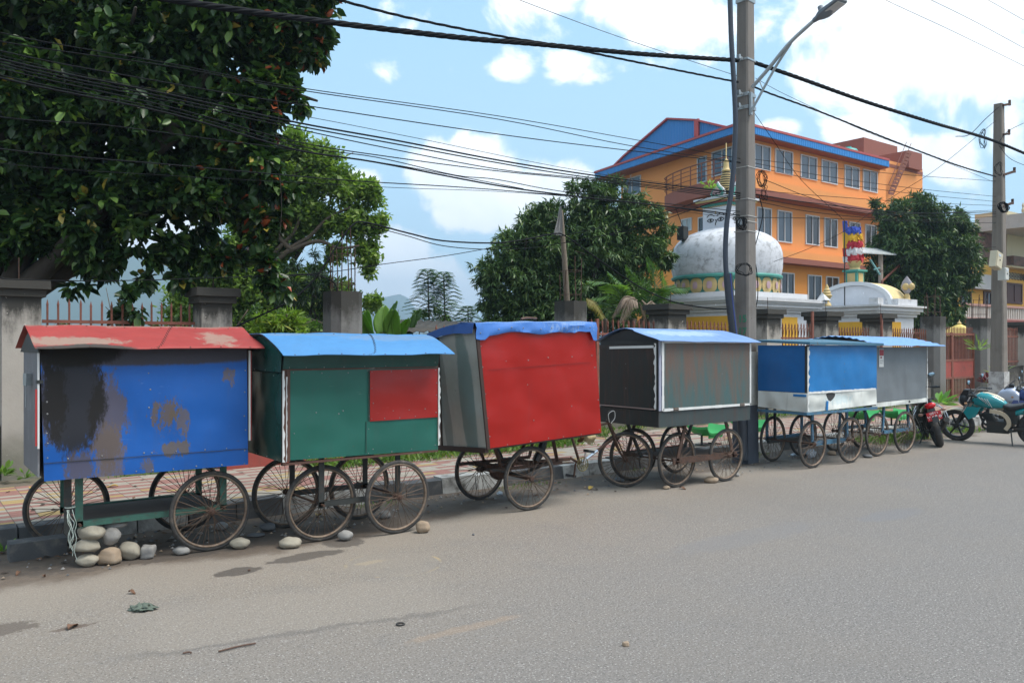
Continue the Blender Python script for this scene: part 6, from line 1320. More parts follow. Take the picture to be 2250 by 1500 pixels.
for i, (nm, cc) in enumerate(fc):
    g = MB(); z0 = c.z + .76 + i * .24; prof = [(.26 - i * .012, z0), (.28 - i * .012, z0 + .1), (.25 - i * .012, z0 + .23)]; g.lathe((c.x - i * .015, c.y, 0), prof, 28)
    g.v = [(v_[0] + .04 * math.sin(k * 2.3 + i), v_[1] + .05 * math.cos(k * 3.1 + i), v_[2] + .05 * math.sin(k * 1.7 + 2 * i)) for k, v_ in enumerate(g.v)]; g.build('flag_band', simple('flag_' + nm, cc, .85, 0, .2, 20), fl)
for k, (cc, z0, z1) in enumerate(((( .05, .09, .42), 2.1, 2.5), ((.72, .42, .03), 1.55, 2.1), ((.45, .03, .05), 1.25, 1.55), ((.6, .6, .6), 1.05, 1.25))):
    G = [[c + V(-.30 + .02 * j, .26 - .05 * j + .01 * i, (z0 - .3) + (z1 - z0) * i / 3) for j in range(4)] for i in range(4)]; g = MB(); g.sheet(G, (.006, 0, 0)); g.build('flag_strip', simple('strip_%s' % 'abcd'[k], cc, .85), fl)
g = MB(); q = onT(1887, 700, 14.6); g.tube([c + V(-.3, .2, -1.2), c + V(-.32, .2, 2.2)], .018, 6); g.build('flag_staff', MT['darkiron'], fl)
def finial(c, lab, tear=False):
    e = empty('finial', c, lab, 'finial', 'finials of the shrine'); g = MB()
    if tear:
        g.lathe(c, [(.12, 0), (.09, .06), (.1, .12), (.06, .2)], 16); g.build('base', M_gold, e, smooth=True); g = MB(); P = [(.07, .2), (.19, .36), (.205, .46), (.16, .6), (.07, .72), (.01, .8)]; g.lathe(c, P, 20, sx=.5); g.build('teardrop', simple('grey_teardrop', (.3, .28, .3), .8), e, smooth=True); g = MB(); g.ball(c + V(0, -.16, .44), (.1, .1, .12)); g.ball(c + V(-.08, 0, .44), (.06, .12, .12)); g.build('disc', M_gold, e, smooth=True)
    else:
        g.lathe(c, [(.14, 0), (.12, .08), (.07, .12), (.08, .2), (.15, .3), (.16, .34), (.11, .38), (.13, .42), (.09, .47), (.10, .51), (.06, .56), (.06, .6), (.01, .7)], 18); g.build('turned_shaft', M_gold, e, smooth=True)
finial(atY(1817, 672, 26.5), 'yellow turned finial left of the white arch'); finial(V(27.45, T0 + .1, 3.22), 'grey teardrop finial with yellow disc on the right end of the shrine', True)
# solar street lamp behind the shrine
c = onT(1935, 640, 17.6); sl = empty('solar_lamp', (c.x, c.y, .13), 'solar powered lamp with tilted panel and long arm behind the shrine', 'solar lamp')
g = MB(); tp = onT(1930, 555, 17.6); g.tube([V(c.x, c.y, .1), V(c.x, c.y, tp.z)], .09, 10); g.build('mast', simple('rusty_cream_mast', (.38, .3, .25), .8, 0, .3, 5, dirt=(.18, .1, .07), da=.4, ds=4), sl, smooth=True)
pa, pb, pc, pd = onT(1868, 552, 17.3), onT(1970, 558, 17.3), onT(1952, 544, 18.3), onT(1862, 543, 18.3); g = MB(); g.sheet([[pa, pb], [pd, pc]], (0, 0, -.05)); g.build('solar_panel', simple('panel_pale', (.5, .52, .52), .25, 0, .1), sl)
g = MB(); g.bar(onT(1912, 570, 17.5), onT(1933, 603, 17.5), .06, .06); g.bar(onT(1920, 592, 17.5), onT(1933, 588, 17.5), .04, .04); g.build('panel_strut', simple('teal_strut', (.2, .4, .4), .6), sl)
a, b_, d_ = onT(1938, 618, 17.5), onT(1982, 577, 17.5), onT(2000, 560, 17.5); g = MB(); g.tube([a + V(0, 0, -.5), a, b_], .045, 8); g.build('lamp_arm', M_fen, sl, smooth=True); g = MB(); g.bar(b_, d_, .18, .06); g.build('lamp_head', MT['zinc'], sl)
# ================================================================ HOUSE at the right edge
ho = empty('house', onT(2200, 757, 22) * 1.0, 'old yellow and cream house with white balcony balustrade at the right edge', 'house'); ho.location.z = 0
HT = 22.0
def hx(px): return onT(px, 757, HT).x
def hz(px, py): return onT(px, py, HT).z
M_hy = wall_paint('house_yellow', (.55, .30, .05), (.3, .2, .08), .4); M_hc = wall_paint('house_cream', (.55, .48, .31), (.36, .32, .24), .5, ds=.5); M_hg = wall_paint('house_grey', (.33, .33, .33), (.25, .24, .22), .5)
xl, xr = hx(2085), hx(2330)
g = MB(); g.box((xl, HT, -.1), (xr, HT + 2.5, hz(2230, 590))); g.build('wall', M_hy, ho)
g = MB(); g.box((hx(2203), HT - .25, hz(2230, 578)), (xr, HT + 1.6, hz(2230, 470))); g.build('upper_wall', M_hc, ho)
g = MB(); g.box((hx(2200), HT - .7, hz(2230, 588)), (xr, HT, hz(2230, 568))); g.box((hx(2200), HT - .6, hz(2230, 592)), (xr, HT, hz(2230, 588)), 1); g.build('brick_band', [simple('weathered_brick_band', (.16, .09, .07), .9, 0, .5, 6, dirt=(.05, .05, .04), da=.5, ds=3), M_hc], ho)
g = MB(); g.box((hx(2095), HT - .35, hz(2150, 636)), (hx(2180), HT - .02, hz(2150, 604))); g.build('shade_panel', M_hg, ho)
g = MB(); g.box((hx(2162), HT - 2.2, onT(2150, 478, HT - 2.2).z), (xr, HT + .6, onT(2150, 470, HT - 2.2).z)); 
zt1, zt2 = onT(2150, 470, HT - 2.2).z + .003, onT(2150, 444, HT - 2.2).z; g.box((hx(2163), HT - 2.19, zt1), (xr, HT - 2.05, zt2)); g.box((hx(2163), HT - 2.05, zt1), (hx(2163) + .15, HT + .5, zt2)); g.build('roof_terrace', conc('terrace_parapet', (.42, .41, .39), .8, 12, .1), ho)
for i in range(9):
    x = hx(2145) + i * .95; g = MB(); g.lathe((x + .9, HT - 2.12, zt2), [(.07, 0), (.09, .15), (.04, .3), (.07, .4), (.02, .55)], 8); g.build('parapet_finial', M_hc, ho)
g = MB(); c = V(hx(2262), HT - 1.4, zt2); g.lathe(c, [(.9, -.2), (.9, 1.2), (1.0, 1.25), (1.0, 1.45), (.85, 1.5), (.85, 2.1), (.6, 2.6), (.2, 2.9)], 20); g.build('roof_turret', M_hg, ho, smooth=True)
# balcony balustrade
zb0, zb1 = hz(2200, 706), hz(2200, 680); g = MB(); g.box((hx(2066), HT - 1.3, zb1), (xr, HT - 1.1, zb1 + .12)); g.box((hx(2066), HT - 1.35, zb0 - .3), (xr, HT, zb0), 1); g.box((hx(2066), HT - 1.3, zb0), (xr, HT - 1.1, zb0 + .08)); g.build('balcony_rail', [simple('pinkish_rail', (.36, .20, .17), .8), simple('dark_red_slab', (.20, .05, .04), .8, 0, .3, 3)], ho)
g = MB(); n = 0; x = hx(2068)
while x < xr: g.bar((x, HT - 1.2, zb0 + .08), (x, HT - 1.2, zb1), .10, .06); x += .24; n += 1
o = g.build('balusters', simple('off_white_baluster', (.5, .46, .42), .8), ho)
M_dw = simple('dark_timber_shutter', (.06, .028, .025), .7, 0, .3, 6)
for (a, b_, y0, y1, m_) in ((2211, 2245, 667, 622, M_dw), (2110, 2133, 672, 640, M_gd), (2160, 2178, 672, 640, M_gd), (2060, 2084, 676, 640, M_gd)):
    win(V(0, HT, 0), V(1, 0, 0), V(0, -1, 0), hx(a), hx(b_), hz((a + b_) / 2, y0), hz((a + b_) / 2, y1), m_, fm=M_dw, root=ho, fw=.12)
g = MB(); g.box((hx(2211), HT - .03, hz(2225, 613)), (hx(2240), HT, hz(2225, 600))); 
for i in range(6):
    for j in range(2): g.torus((hx(2211) + .35 + i * .42, HT - .04, hz(2225, 609.5 - j * 5.5)), .12, .03, 'y', 12, 5, 1)
g.build('vent_grille', [M_hc, MT['black']], ho)
g = MB(); g.box((hx(2060), HT - .3, .1), (hx(2200), HT - .05, zb0 - .3)); g.build('ground_floor', simple('dim_maroon_wall', (.09, .035, .03), .9, 0, .4, 2), ho)
g = MB()   # stepped brick gable and stair behind the pole
for i in range(7): g.box((hx(2150) + i * .62, HT + .2, hz(2160, 590)), (hx(2150) + (i + 1) * .62, HT + .8, hz(2160, 523 - i * 11)))
g.build('stepped_gable', simple('stepped_brick', (.22, .12, .10), .9, 0, .4, 5, dirt=(.07, .06, .055), da=.5, ds=3), ho)
# little golden pavilion roof behind the gate
c = atY(2108, 738, 27.5); pv = empty('pavilion', (c.x, c.y, .1), 'small pavilion with a pointed golden roof behind the red gate', 'pavilion'); g = MB(); rr = .72; z0 = c.z; zt_ = EYE + (757 - 711) / F * 27.5
g.lathe((c.x, c.y, 0), [(.80, z0), (.78, z0 + .03), (.08, zt_ - .03), (.03, zt_)], 8); g.build('roof', simple('golden_roof', (.60, .46, .12), .5, .1, .12, 3), pv); g = MB(); g.lathe((c.x, c.y, zt_ - .02), [(.05, 0), (.07, .04), (.02, .09), (.005, .16)], 10); g.build('finial', M_gold, pv, smooth=True)
for sx in (-1, 1):
    for sy in (-1, 1): g = MB(); g.bar((c.x + sx * .5, c.y + sy * .5, .1), (c.x + sx * .5, c.y + sy * .5, z0), .09, .09); g.build('post', M_gold, pv)
# dark shed with corrugated roof behind the wall
e = empty('shed', (8.1, 13.0, .13), 'low shed with dark corrugated sloping roof behind the ornate fence', 'shed'); a, b_, d_, f_ = onT(826, 728, 12.2), onT(935, 726, 12.2), onT(1010, 706, 13.6), onT(880, 703, 13.8); rows = []
for i in range(33):
    k = i / 32; p, q = lerp(a, f_, 0), lerp(b_, d_, 0); A_, B_ = lerp(a, b_ + V(1.3, 0, 0), k), lerp(f_, d_ + V(1.0, 0, 0), k); w_ = .018 * math.sin(k * 6.283 * 12); rows.append([A_ + V(0, 0, w_), B_ + V(0, 0, w_)])
g = MB(); g.sheet(rows, (0, 0, -.012)); g.build('roof', simple('blackened_corrugated', (.04, .036, .03), .8, .1, .5, 4, dirt=(.09, .07, .05), da=.4, ds=5), e, smooth='all')
g = MB(); g.box((7.4, 12.4, .1), (10.2, 12.5, 1.75)); g.build('wall', simple('dim_shed_wall', (.06, .05, .045), .9), e)
# ================================================================ TREES AND PLANTS
BARK = simple('grey_brown_bark', (.09, .07, .052), .95, 0, .4, 12, .5, 40)
BARKD = simple('dark_bark', (.045, .037, .03), .95, 0, .4, 12, .5, 40)
def unit(a): return a / np.maximum(np.linalg.norm(a, axis=1, keepdims=True), 1e-9)
def leaf_mesh(name, base, dirs, length, width, mat, parent, shape='oval', fold=.25, jl=.25, mi=None, mats=None, bend=0.0):
    """many separate leaves at once; base and dirs are N x 3"""
    N = len(base); d = unit(dirs); up = unit(RNG.normal(0, 1, (N, 3)) * .45 + np.array([0, 0, 1.0])); sd = unit(np.cross(d, up)); nm = unit(np.cross(sd, d))
    L = (length * (1 + jl * RNG.uniform(-1, 1, N)))[:, None]; W = L * (width / length) * .5; f = fold
    if shape == 'oval':
        pts = [base, base + d * L * .28 + sd * W * .85 + nm * W * f, base + d * L * .68 + sd * W * .9 + nm * W * f, base + d * L - nm * L * bend, base + d * L * .68 - sd * W * .9 + nm * W * f, base + d * L * .28 - sd * W * .85 + nm * W * f]
        k = 6; F_ = [(0, 1, 2, 3), (0, 3, 4, 5)]
    else:
        pts = [base, base + d * L * .4 + sd * W, base + d * L - nm * L * bend, base + d * L * .4 - sd * W]; k = 4; F_ = [(0, 1, 2, 3)]
    V_ = np.stack(pts, 1).reshape(-1, 3); off_ = np.array(base_of(parent)) if parent is not None else np.zeros(3); V_ = V_ - off_
    nf = len(F_); idx = (np.array(F_)[None] + (np.arange(N) * k)[:, None, None]).reshape(-1)
    me = bpy.data.meshes.new(name); me.vertices.add(len(V_)); me.vertices.foreach_set('co', V_.astype(np.float32).ravel()); me.loops.add(len(idx)); me.loops.foreach_set('vertex_index', idx.astype(np.int32))
    me.polygons.add(N * nf); me.polygons.foreach_set('loop_start', (np.arange(N * nf) * 4).astype(np.int32))
    for m_ in (mats or [mat]): me.materials.append(m_)
    if mi is not None: me.polygons.foreach_set('material_index', np.repeat(mi, nf).astype(np.int32))
    me.update(); me.validate(); o = bpy.data.objects.new(name, me); col.objects.link(o); o.parent = parent; return o
def blob_tips(blobs, Y, per_r2, dy=1.0, ys=1.0, clump=.30, shell=.42, kper=26):
    """twig tips gathered in clumps inside overlapping lumps; blobs are (px, py, r_px[, dY])"""
    tips, outs = [], []
    for b_ in blobs:
        px, py, r = b_[:3]; yy = Y + (b_[3] if len(b_) > 3 else 0); c = np.array(atY(px, py, yy)); rw = r * yy / F
        n = max(6, int(per_r2 * (r / 60) ** 2)); nk = max(3, n // kper)
        dirc = unit(RNG.normal(0, 1, (nk, 3))); rad = RNG.uniform(0, 1, nk) ** shell; cc = c + dirc * (rad * rw * .92)[:, None] * np.array([1, 1, 1])
        w_ = RNG.integers(0, nk, n); t = cc[w_] + RNG.normal(0, 1, (n, 3)) * rw * clump * np.array([.55, .55, .42]); tips.append(t); outs.append(unit(t - c) * .7 + unit(t - cc[w_]) * .5)
    return np.concatenate(tips), np.concatenate(outs)
def limbs(e, base, targets, r0, mat, fork=.45, name='trunk', wob=.15, nmax=40, lean=None):
    g = MB(); base = Vector(base); cen = sum(targets, Vector()) / len(targets); ft = base + (cen - base) * fork
    if lean is not None: ft = Vector(lean)
    trunkp = smooth_path([base, lerp(base, ft, .5) + V(random.uniform(-wob, wob), random.uniform(-wob, wob), 0), ft], 5); g.tube(trunkp, [r0 * (1.25 - .5 * i / (len(trunkp) - 1)) for i in range(len(trunkp))], 10)
    for t in targets[:nmax]:
        s = random.uniform(.62, 1.0); st = trunkp[int(s * (len(trunkp) - 1))]; d = t - st; mid = st + d * .5 + V(random.uniform(-1, 1), random.uniform(-1, 1), random.uniform(-.3, 1)) * d.length * .12
        P = smooth_path([st, mid, t], 5); r1 = r0 * .42 * min(1, .5 + d.length / 6); g.tube(P, [r1 * (1 - .8 * i / (len(P) - 1)) + .008 for i in range(len(P))], 7)
        for k in range(3):
            q = P[random.randint(4, len(P) - 2)]; e2 = q + Vector((random.uniform(-1, 1), random.uniform(-1, 1), random.uniform(-.2, 1))) * d.length * .28; Q = smooth_path([q, lerp(q, e2, .5) + V(0, 0, .04), e2], 3); g.tube(Q, [r1 * .4 * (1 - .8 * i / (len(Q) - 1)) + .005 for i in range(len(Q))], 5)
    return g.build(name, mat, e, smooth='all')
# ---- 1 big ficus at the left
fb = [(100, 50, 190), (330, 60, 190), (550, 50, 140), (655, 60, 72), (690, 120, 32), (610, 160, 60), (110, 260, 180), (330, 260, 190), (520, 240, 115), (600, 245, 45), (60, 500, 100), (220, 470, 150), (400, 440, 150), (500, 420, 70), (560, 400, 45), (545, 330, 70), (590, 340, 30),
      (300, 575, 50, -.3), (420, 555, 70), (500, 570, 35), (120, 565, 45), (190, 565, 40), (-150, 150, 260, .5), (-160, 450, 200, .5), (260, -160, 260, .4), (580, -150, 190, .3), (-100, -100, 220), (300, 665, 26, -.5), (265, 690, 18, -.5), (170, 630, 22, -.2)]
t1 = empty('ficus_tree', (onT(-190, 757, 13.4).x, 13.4, .13), 'huge dark ficus tree with big glossy leaves overhanging the wall on the left', 'tree')
def foliage_big():
    lo = [b_ for b_ in fb if b_[1] > 400 and b_[0] < 470]; hi = [b_ for b_ in fb if b_ not in lo] + [(600, 400, 42), (610, 480, 32), (560, 500, 45), (575, 590, 36), (620, 640, 20), (715, 60, 24), (700, 20, 40), (655, 220, 26)]
    ta, oa = blob_tips(hi, 11.0, 88, clump=.22, shell=.62, kper=11); tb, ob_ = blob_tips(lo, 11.0, 50, clump=.20, shell=.6, kper=10); t = np.concatenate([ta, tb]); o_ = np.concatenate([oa, ob_]); n = len(t); per = 8
    ins = RNG.normal(0, 1, (n, per, 3)) * .75 + o_[:, None, :] * .75 + np.array([0, 0, -.30]); base = t[:, None, :] + RNG.normal(0, .035, (n, per, 3)); base = base.reshape(-1, 3); d = ins.reshape(-1, 3)
    # keep leaves behind the cable line and above the wall caps
    tv = base[:, 1]; keep = (tv > 8.6); base, d = base[keep], d[keep]
    z = base[:, 2]; xs = (base[:, 0] * .8 - base[:, 1] * .6) / (base[:, 0] * .6 + base[:, 1] * .8) * F + 1125
    zone = RNG.uniform(0, 1, len(base)) < np.clip((xs - 430) / 420, 0, .30); mi = np.where(zone & (RNG.uniform(0, 1, len(base)) < .15), 1, 0); mi = np.where((RNG.uniform(0, 1, len(base)) < .012), 2, mi)
    m0 = leafmat('ficus_leaf', (.012, .032, .011), (.060, .125, .034), (.17, .28, .065), .34, .22, .13); m1 = simple('ficus_red_leaf', (.30, .065, .02), .4, 0, .4, 5); m2 = simple('ficus_yellow_leaf', (.28, .22, .03), .5, 0, .3, 5)
    o = leaf_mesh('crown', base, d, .165, .085, m0, t1, 'oval', .3, .28, mi, [m0, m1, m2], .12); return n, len(base)
print('ficus', foliage_big())
lt = [atY(x, y, 11.2 + (dd if False else 0)) for (x, y, r, *k) in fb[:-4] for dd in (0,) if r > 60 and y < 320]
limbs(t1, t1.location, lt, .34, BARKD, .4, wob=.2)
for i in range(14):
    g = MB(); px, py = random.uniform(60, 640), random.uniform(60, 560); p = atY(px, py, 11 + random.uniform(-.6, .6)); q = p + V(random.uniform(-.05, .05), random.uniform(-.05, .05), -random.uniform(.3, .9)); g.tube(smooth_path([p, lerp(p, q, .5) + V(.03, 0, 0), q], 3), .003, 4); g.build('aerial_root', BARKD, t1, smooth='all')
# ---- 2 light green tree
lb_ = [(600, 350, 55), (650, 330, 40), (700, 350, 45), (690, 400, 45), (750, 410, 45), (800, 430, 36), (825, 490, 26), (630, 430, 60), (700, 480, 50), (780, 500, 40), (570, 400, 55), (560, 500, 60), (600, 540, 45), (800, 550, 30), (812, 590, 18), (540, 560, 70), (480, 600, 70), (430, 640, 55), (560, 640, 70), (640, 640, 55), (700, 640, 50), (520, 690, 70), (660, 690, 60), (750, 660, 35), (400, 690, 45), (815, 660, 22), (640, 500, 30), (740, 560, 26)]
t2 = empty('shade_tree', (atY(560, 757, 21).x, atY(560, 757, 21).y, .13), 'light green fine leaved tree with curving limbs behind the green cart', 'tree')
t, o_ = blob_tips(lb_, 21, 600, clump=.34, shell=.6, kper=14); n = len(t); per = 7
base = (t[:, None] + RNG.normal(0, .07, (n, per, 3))).reshape(-1, 3); d = (RNG.normal(0, 1, (n, per, 3)) * .8 + o_[:, None] * .5).reshape(-1, 3); print('shade', len(base))
leaf_mesh('crown', base, d, .145, .075, leafmat('light_tree_leaf', (.10, .17, .035), (.23, .34, .075), (.34, .43, .13), .5, .4, .2), t2, 'lance', 0, .3)
limbs(t2, t2.location, [atY(x, y, 21.8) for x, y, r in lb_ if r > 44], .16, BARK, .4, lean=atY(545, 640, 21.5))
g = MB()
for P in ([(545, 640), (600, 560), (645, 510), (660, 470), (650, 430)], [(580, 600), (640, 545), (680, 520), (720, 480), (770, 455)], [(640, 550), (600, 500), (605, 440), (640, 390), (690, 360)], [(600, 570), (650, 545), (700, 530), (745, 545), (790, 540)]):
    Q = smooth_path([atY(x, y, 20.7) for x, y in P], 5); g.tube(Q, [.06 * (1 - .8 * i / len(Q)) + .012 for i in range(len(Q))], 8)
g.build('limb', BARK, t2, smooth='all')
# ---- mango trees
def mango(e, blobs, Y, per, mat, r0, L=.26, bk=BARKD, lp=9, clump=.26, wd=.055, kper=14, shell=.38):
    t, o_ = blob_tips(blobs, Y, per, clump=clump, shell=shell, kper=kper); n = len(t)
    base = (t[:, None] + RNG.normal(0, .02, (n, lp, 3))).reshape(-1, 3); d = (RNG.normal(0, 1, (n, lp, 3)) * .75 + o_[:, None] * .45 + np.array([0, 0, -.45])).reshape(-1, 3); print(e.name, len(base))
    leaf_mesh('crown', base, d, L, wd, mat, e, 'lance', 0, .25, bend=.18); limbs(e, e.location, [atY(b_[0], b_[1], Y) for b_ in blobs if b_[2] > 40] or [atY(b_[0], b_[1], Y) for b_ in blobs], r0, bk, .38)
mgm = leafmat('mango_leaf', (.045, .09, .028), (.14, .23, .075), (.25, .33, .12), .38, .15, .10)
q = atY(1260, 757, 23); t6 = empty('mango_tree', (q.x, q.y, .13), 'large round dark green mango tree in the middle, left of the orange building', 'tree')
mango(t6, [(1160, 560, 70, 1.2), (1250, 600, 95, 1.5), (1330, 520, 70, 1.5), (1200, 650, 80, 1.4), (1340, 640, 80, 1.4), (1200, 470, 45), (1180, 510, 50), (1290, 450, 55), (1380, 455, 50), (1340, 415, 32), (1420, 480, 40), (1450, 530, 38), (1140, 550, 60), (1230, 540, 80), (1320, 540, 75), (1400, 560, 55), (1100, 610, 55), (1180, 620, 75), (1280, 630, 80), (1370, 630, 60), (1080, 660, 38), (1140, 680, 60), (1240, 690, 70), (1340, 690, 60), (1465, 570, 25), (1110, 715, 40), (1190, 725, 50), (1270, 730, 50)], 23, 430, mgm, .22, L=.19, wd=.045, clump=.32, shell=.5)
q = atY(2040, 757, 34); t8 = empty('mango_tree', (q.x, q.y, .13), 'dark mango tree at right between the shrine and the old house', 'tree')
mango(t8, [(1985, 480, 50), (2040, 455, 40), (2070, 490, 50), (1960, 540, 45), (2020, 540, 70), (2090, 540, 55), (2125, 565, 35), (1945, 500, 25), (2000, 600, 60), (2070, 610, 60), (2120, 610, 30), (1940, 600, 40), (2010, 660, 50), (2080, 660, 40), (1925, 650, 40), (1930, 450, 18), (2110, 500, 28), (2040, 560, 90, 1.5), (2000, 700, 45), (2070, 705, 40)], 34, 440, leafmat('mango_leaf_far', (.038, .075, .026), (.11, .19, .06), (.22, .29, .09), .4, .15, .08), .22, .26, wd=.06, clump=.32, shell=.5)
q = atY(625, 757, 13.6); t3 = empty('young_mango', (q.x, q.y, .13), 'bright yellow green young mango shoots just above the light blue roof', 'shrub')
mango(t3, [(580, 715, 30), (620, 700, 32), (655, 715, 30), (600, 735, 35), (680, 735, 25), (630, 690, 18), (570, 740, 30)], 13.6, 130, leafmat('bright_mango_leaf', (.12, .20, .03), (.25, .37, .06), (.38, .40, .08), .45, .35, .08), .05, .17, BARK, 8, wd=.030, kper=8)
q = atY(690, 757, 17.5); t9 = empty('dark_fern_tree', (q.x, q.y, .13), 'dark feathery conical tree behind the rebar column', 'tree')
mango(t9, [(690, 560, 16), (690, 590, 28), (640, 600, 25), (690, 630, 42), (635, 640, 35), (740, 640, 30), (690, 680, 45)], 17.5, 170, leafmat('dark_fern_leaf', (.012, .03, .012), (.03, .065, .02), None, .5, .15), .12, .16, BARKD, 9, wd=.022, kper=9)
q = atY(900, 757, 19); t10 = empty('bush', (q.x, q.y, .13), 'low green bush between the banana leaves and the feathery saplings', 'shrub')
mango(t10, [(905, 700, 18), (930, 690, 20), (960, 700, 25), (990, 705, 22), (870, 705, 16), (1020, 715, 22)], 19, 170, leafmat('bush_leaf', (.06, .12, .03), (.15, .25, .06), None, .5, .3), .04, .12, BARK, 7, wd=.04, kper=8)
q = atY(460, 757, 16); t11 = empty('bush', (q.x, q.y, .13), 'green shrubs showing between the fence spikes behind the blue cart', 'shrub')
mango(t11, [(400, 690, 26), (425, 660, 26), (380, 710, 24), (350, 715, 14), (130, 712, 12), (155, 716, 10), (560, 730, 30), (545, 680, 25), (700, 730, 40), (770, 730, 30), (740, 700, 25)], 16, 150, leafmat('bush_leaf_two', (.05, .10, .025), (.12, .21, .045), None, .5, .3), .04, .10, BARK, 7, wd=.04, kper=8)
# ---- pinnate helper
def pinnate(g, p0, p1, n, ll, w_, droop=.15, arch=.12, mi=0, rach=.004, both=True, taper=True, tipw=None, up=V(0, 0, 1), sag=0.0, vee=.0):
    p0, p1 = Vector(p0), Vector(p1); d = p1 - p0; L = d.length; side = d.cross(up).normalized(); P = smooth_path([p0, lerp(p0, p1, .5) + up * arch * L, p1 - V(0, 0, sag * L)], 8); g.tube(P, [rach * (1 - .7 * i / len(P)) for i in range(len(P))], 4, mi)
    N = len(P) - 1
    for i in range(n):
        f = (i + 1) / (n + .5); x = f * N; j = min(int(x), N - 1); c = lerp(P[j], P[j + 1], x - j); tg = (P[j + 1] - P[j]).normalized(); l = ll * (math.sin(math.pi * min(1, f * .82 + .18)) ** .6 if taper else 1)
        for sg in ((-1, 1) if both else (1,)):
            dr = (side * sg * .8 + tg * .65 - V(0, 0, droop + random.uniform(-.08, .1)) + up * vee).normalized(); q = c + dr * l; m = c + dr * l * .5; wv = tg * w_ * .5
            g.add([c, m + wv, q - V(0, 0, l * droop * .5), m - wv], [(0, 1, 2, 3)], mi)
    return P
# feathery saplings
fm = leafmat('feathery_leaf', (.045, .10, .045), (.10, .18, .08), None, .5, .35)
def feathery(px, top, bot, lab, Y=17.0, sc_=1.0):
    b_ = atY(px, 757, Y); e = empty('feathery_sapling', (b_.x, b_.y, .13), lab, 'sapling', 'feathery saplings'); g = MB(); tp = atY(px, top, Y); q = V(b_.x, b_.y, .13); g.tube(smooth_path([q, lerp(q, tp, .5) + V(.04, 0, 0), tp], 4), [.03 * (1 - .09 * i) + .003 for i in range(9)], 6); g.build('stem', BARK, e, smooth='all'); g = MB(); H = tp.z - atY(px, bot, Y).z
    k = 0; z = tp.z
    while z > tp.z - H:
        f = (tp.z - z) / H; L = (.16 + .42 * f) * sc_
        for a in (k * 2.4, k * 2.4 + 2.2, k * 2.4 + 4.2):
            p0 = lerp(q, tp, (z - q.z) / (tp.z - q.z)); d = V(math.cos(a), math.sin(a), .25); P1 = p0 + d * L; 
            pts = smooth_path([p0, lerp(p0, P1, .5) + V(0, 0, .04), P1 - V(0, 0, .06)], 4); g.tube(pts, .0035, 4)
            for i in range(1, len(pts)):
                for sg in (-1, 1):
                    s2 = d.cross(V(0, 0, 1)).normalized() * sg; pinnate(g, pts[i], pts[i] + (s2 * .9 + d * .5 - V(0, 0, .25)) * .13 * sc_, 6, .045, .03, .1, .05, rach=.0015)
        z -= .085; k += 1
    g.build('foliage', fm, e)
feathery(940, 598, 715, 'taller left feathery sapling against the cloud'); feathery(975, 604, 720, 'feathery sapling standing between the other two', 17.3); feathery(1028, 678, 725, 'shortest feathery sapling beside the mango tree', 17.6, .8)
# banana plants
bm = leafmat('banana_leaf', (.10, .22, .03), (.20, .36, .06), None, .4, .45)
def banana_leaf(g, p0, p1, w_, roll=0.0, arch=.08):
    p0, p1 = Vector(p0), Vector(p1); d = p1 - p0; L = d.length; vd = V(.6, .8, 0); side = d.cross(vd).normalized() * math.cos(roll) + vd * math.sin(roll); P = smooth_path([p0, lerp(p0, p1, .55) + side * arch * L, p1], 8); G = []
    for i, p in enumerate(P):
        f = i / (len(P) - 1); ww = w_ * max(.03, math.sin(math.pi * min(.98, f * .86 + .12)) ** .55); row = []
        for k in range(-4, 5): u_ = k / 4; row.append(p + side * u_ * ww * .5 + vd * (-.12 * abs(u_) * ww) + V(0, 0, .012 * math.sin(i * 2.6 + k)))
        G.append(row)
    g.sheet(G, vd * .004); g.tube(P, [.014 * (1 - .8 * i / len(P)) for i in range(len(P))], 5)
q = atY(835, 757, 13.4); e = empty('banana_plant', (q.x, q.y, .13), 'banana plant with broad bright leaves right of the rebar column', 'banana plant')
for (a, b_, w_, rl) in (((815, 760), (806, 682), .24, .1), ((850, 750), (845, 672), .30, -.2), ((845, 735), (873, 662), .20, .9), ((820, 745), (795, 690), .22, .6), ((868, 750), (866, 680), .28, -.1), ((880, 745), (900, 700), .18, .4)):
    g = MB(); banana_leaf(g, atY(*a, 13.4), atY(*b_, 13.4 + random.uniform(-.3, .3)), w_, rl); g.build('leaf', bm, e, smooth='all')
g = MB(); g.tube([V(q.x, q.y, .1), V(q.x + .05, q.y, 1.9)], [.10, .06], 10); g.build('stem', simple('banana_stem', (.12, .16, .05), .7), e, smooth=True)
q = atY(915, 757, 14.6); e = empty('banana_plant', (q.x, q.y, .13), 'darker young banana leaf leaning right beside the dark shed roof', 'banana plant')
for (a, b_, w_, rl) in (((895, 750), (925, 678), .18, .5), ((900, 750), (912, 690), .14, -.4)): g = MB(); banana_leaf(g, atY(*a, 14.6), atY(*b_, 14.6), w_, rl); g.build('leaf', leafmat('banana_leaf_dark', (.04, .10, .03), (.09, .18, .04), None, .4, .35), e, smooth='all')
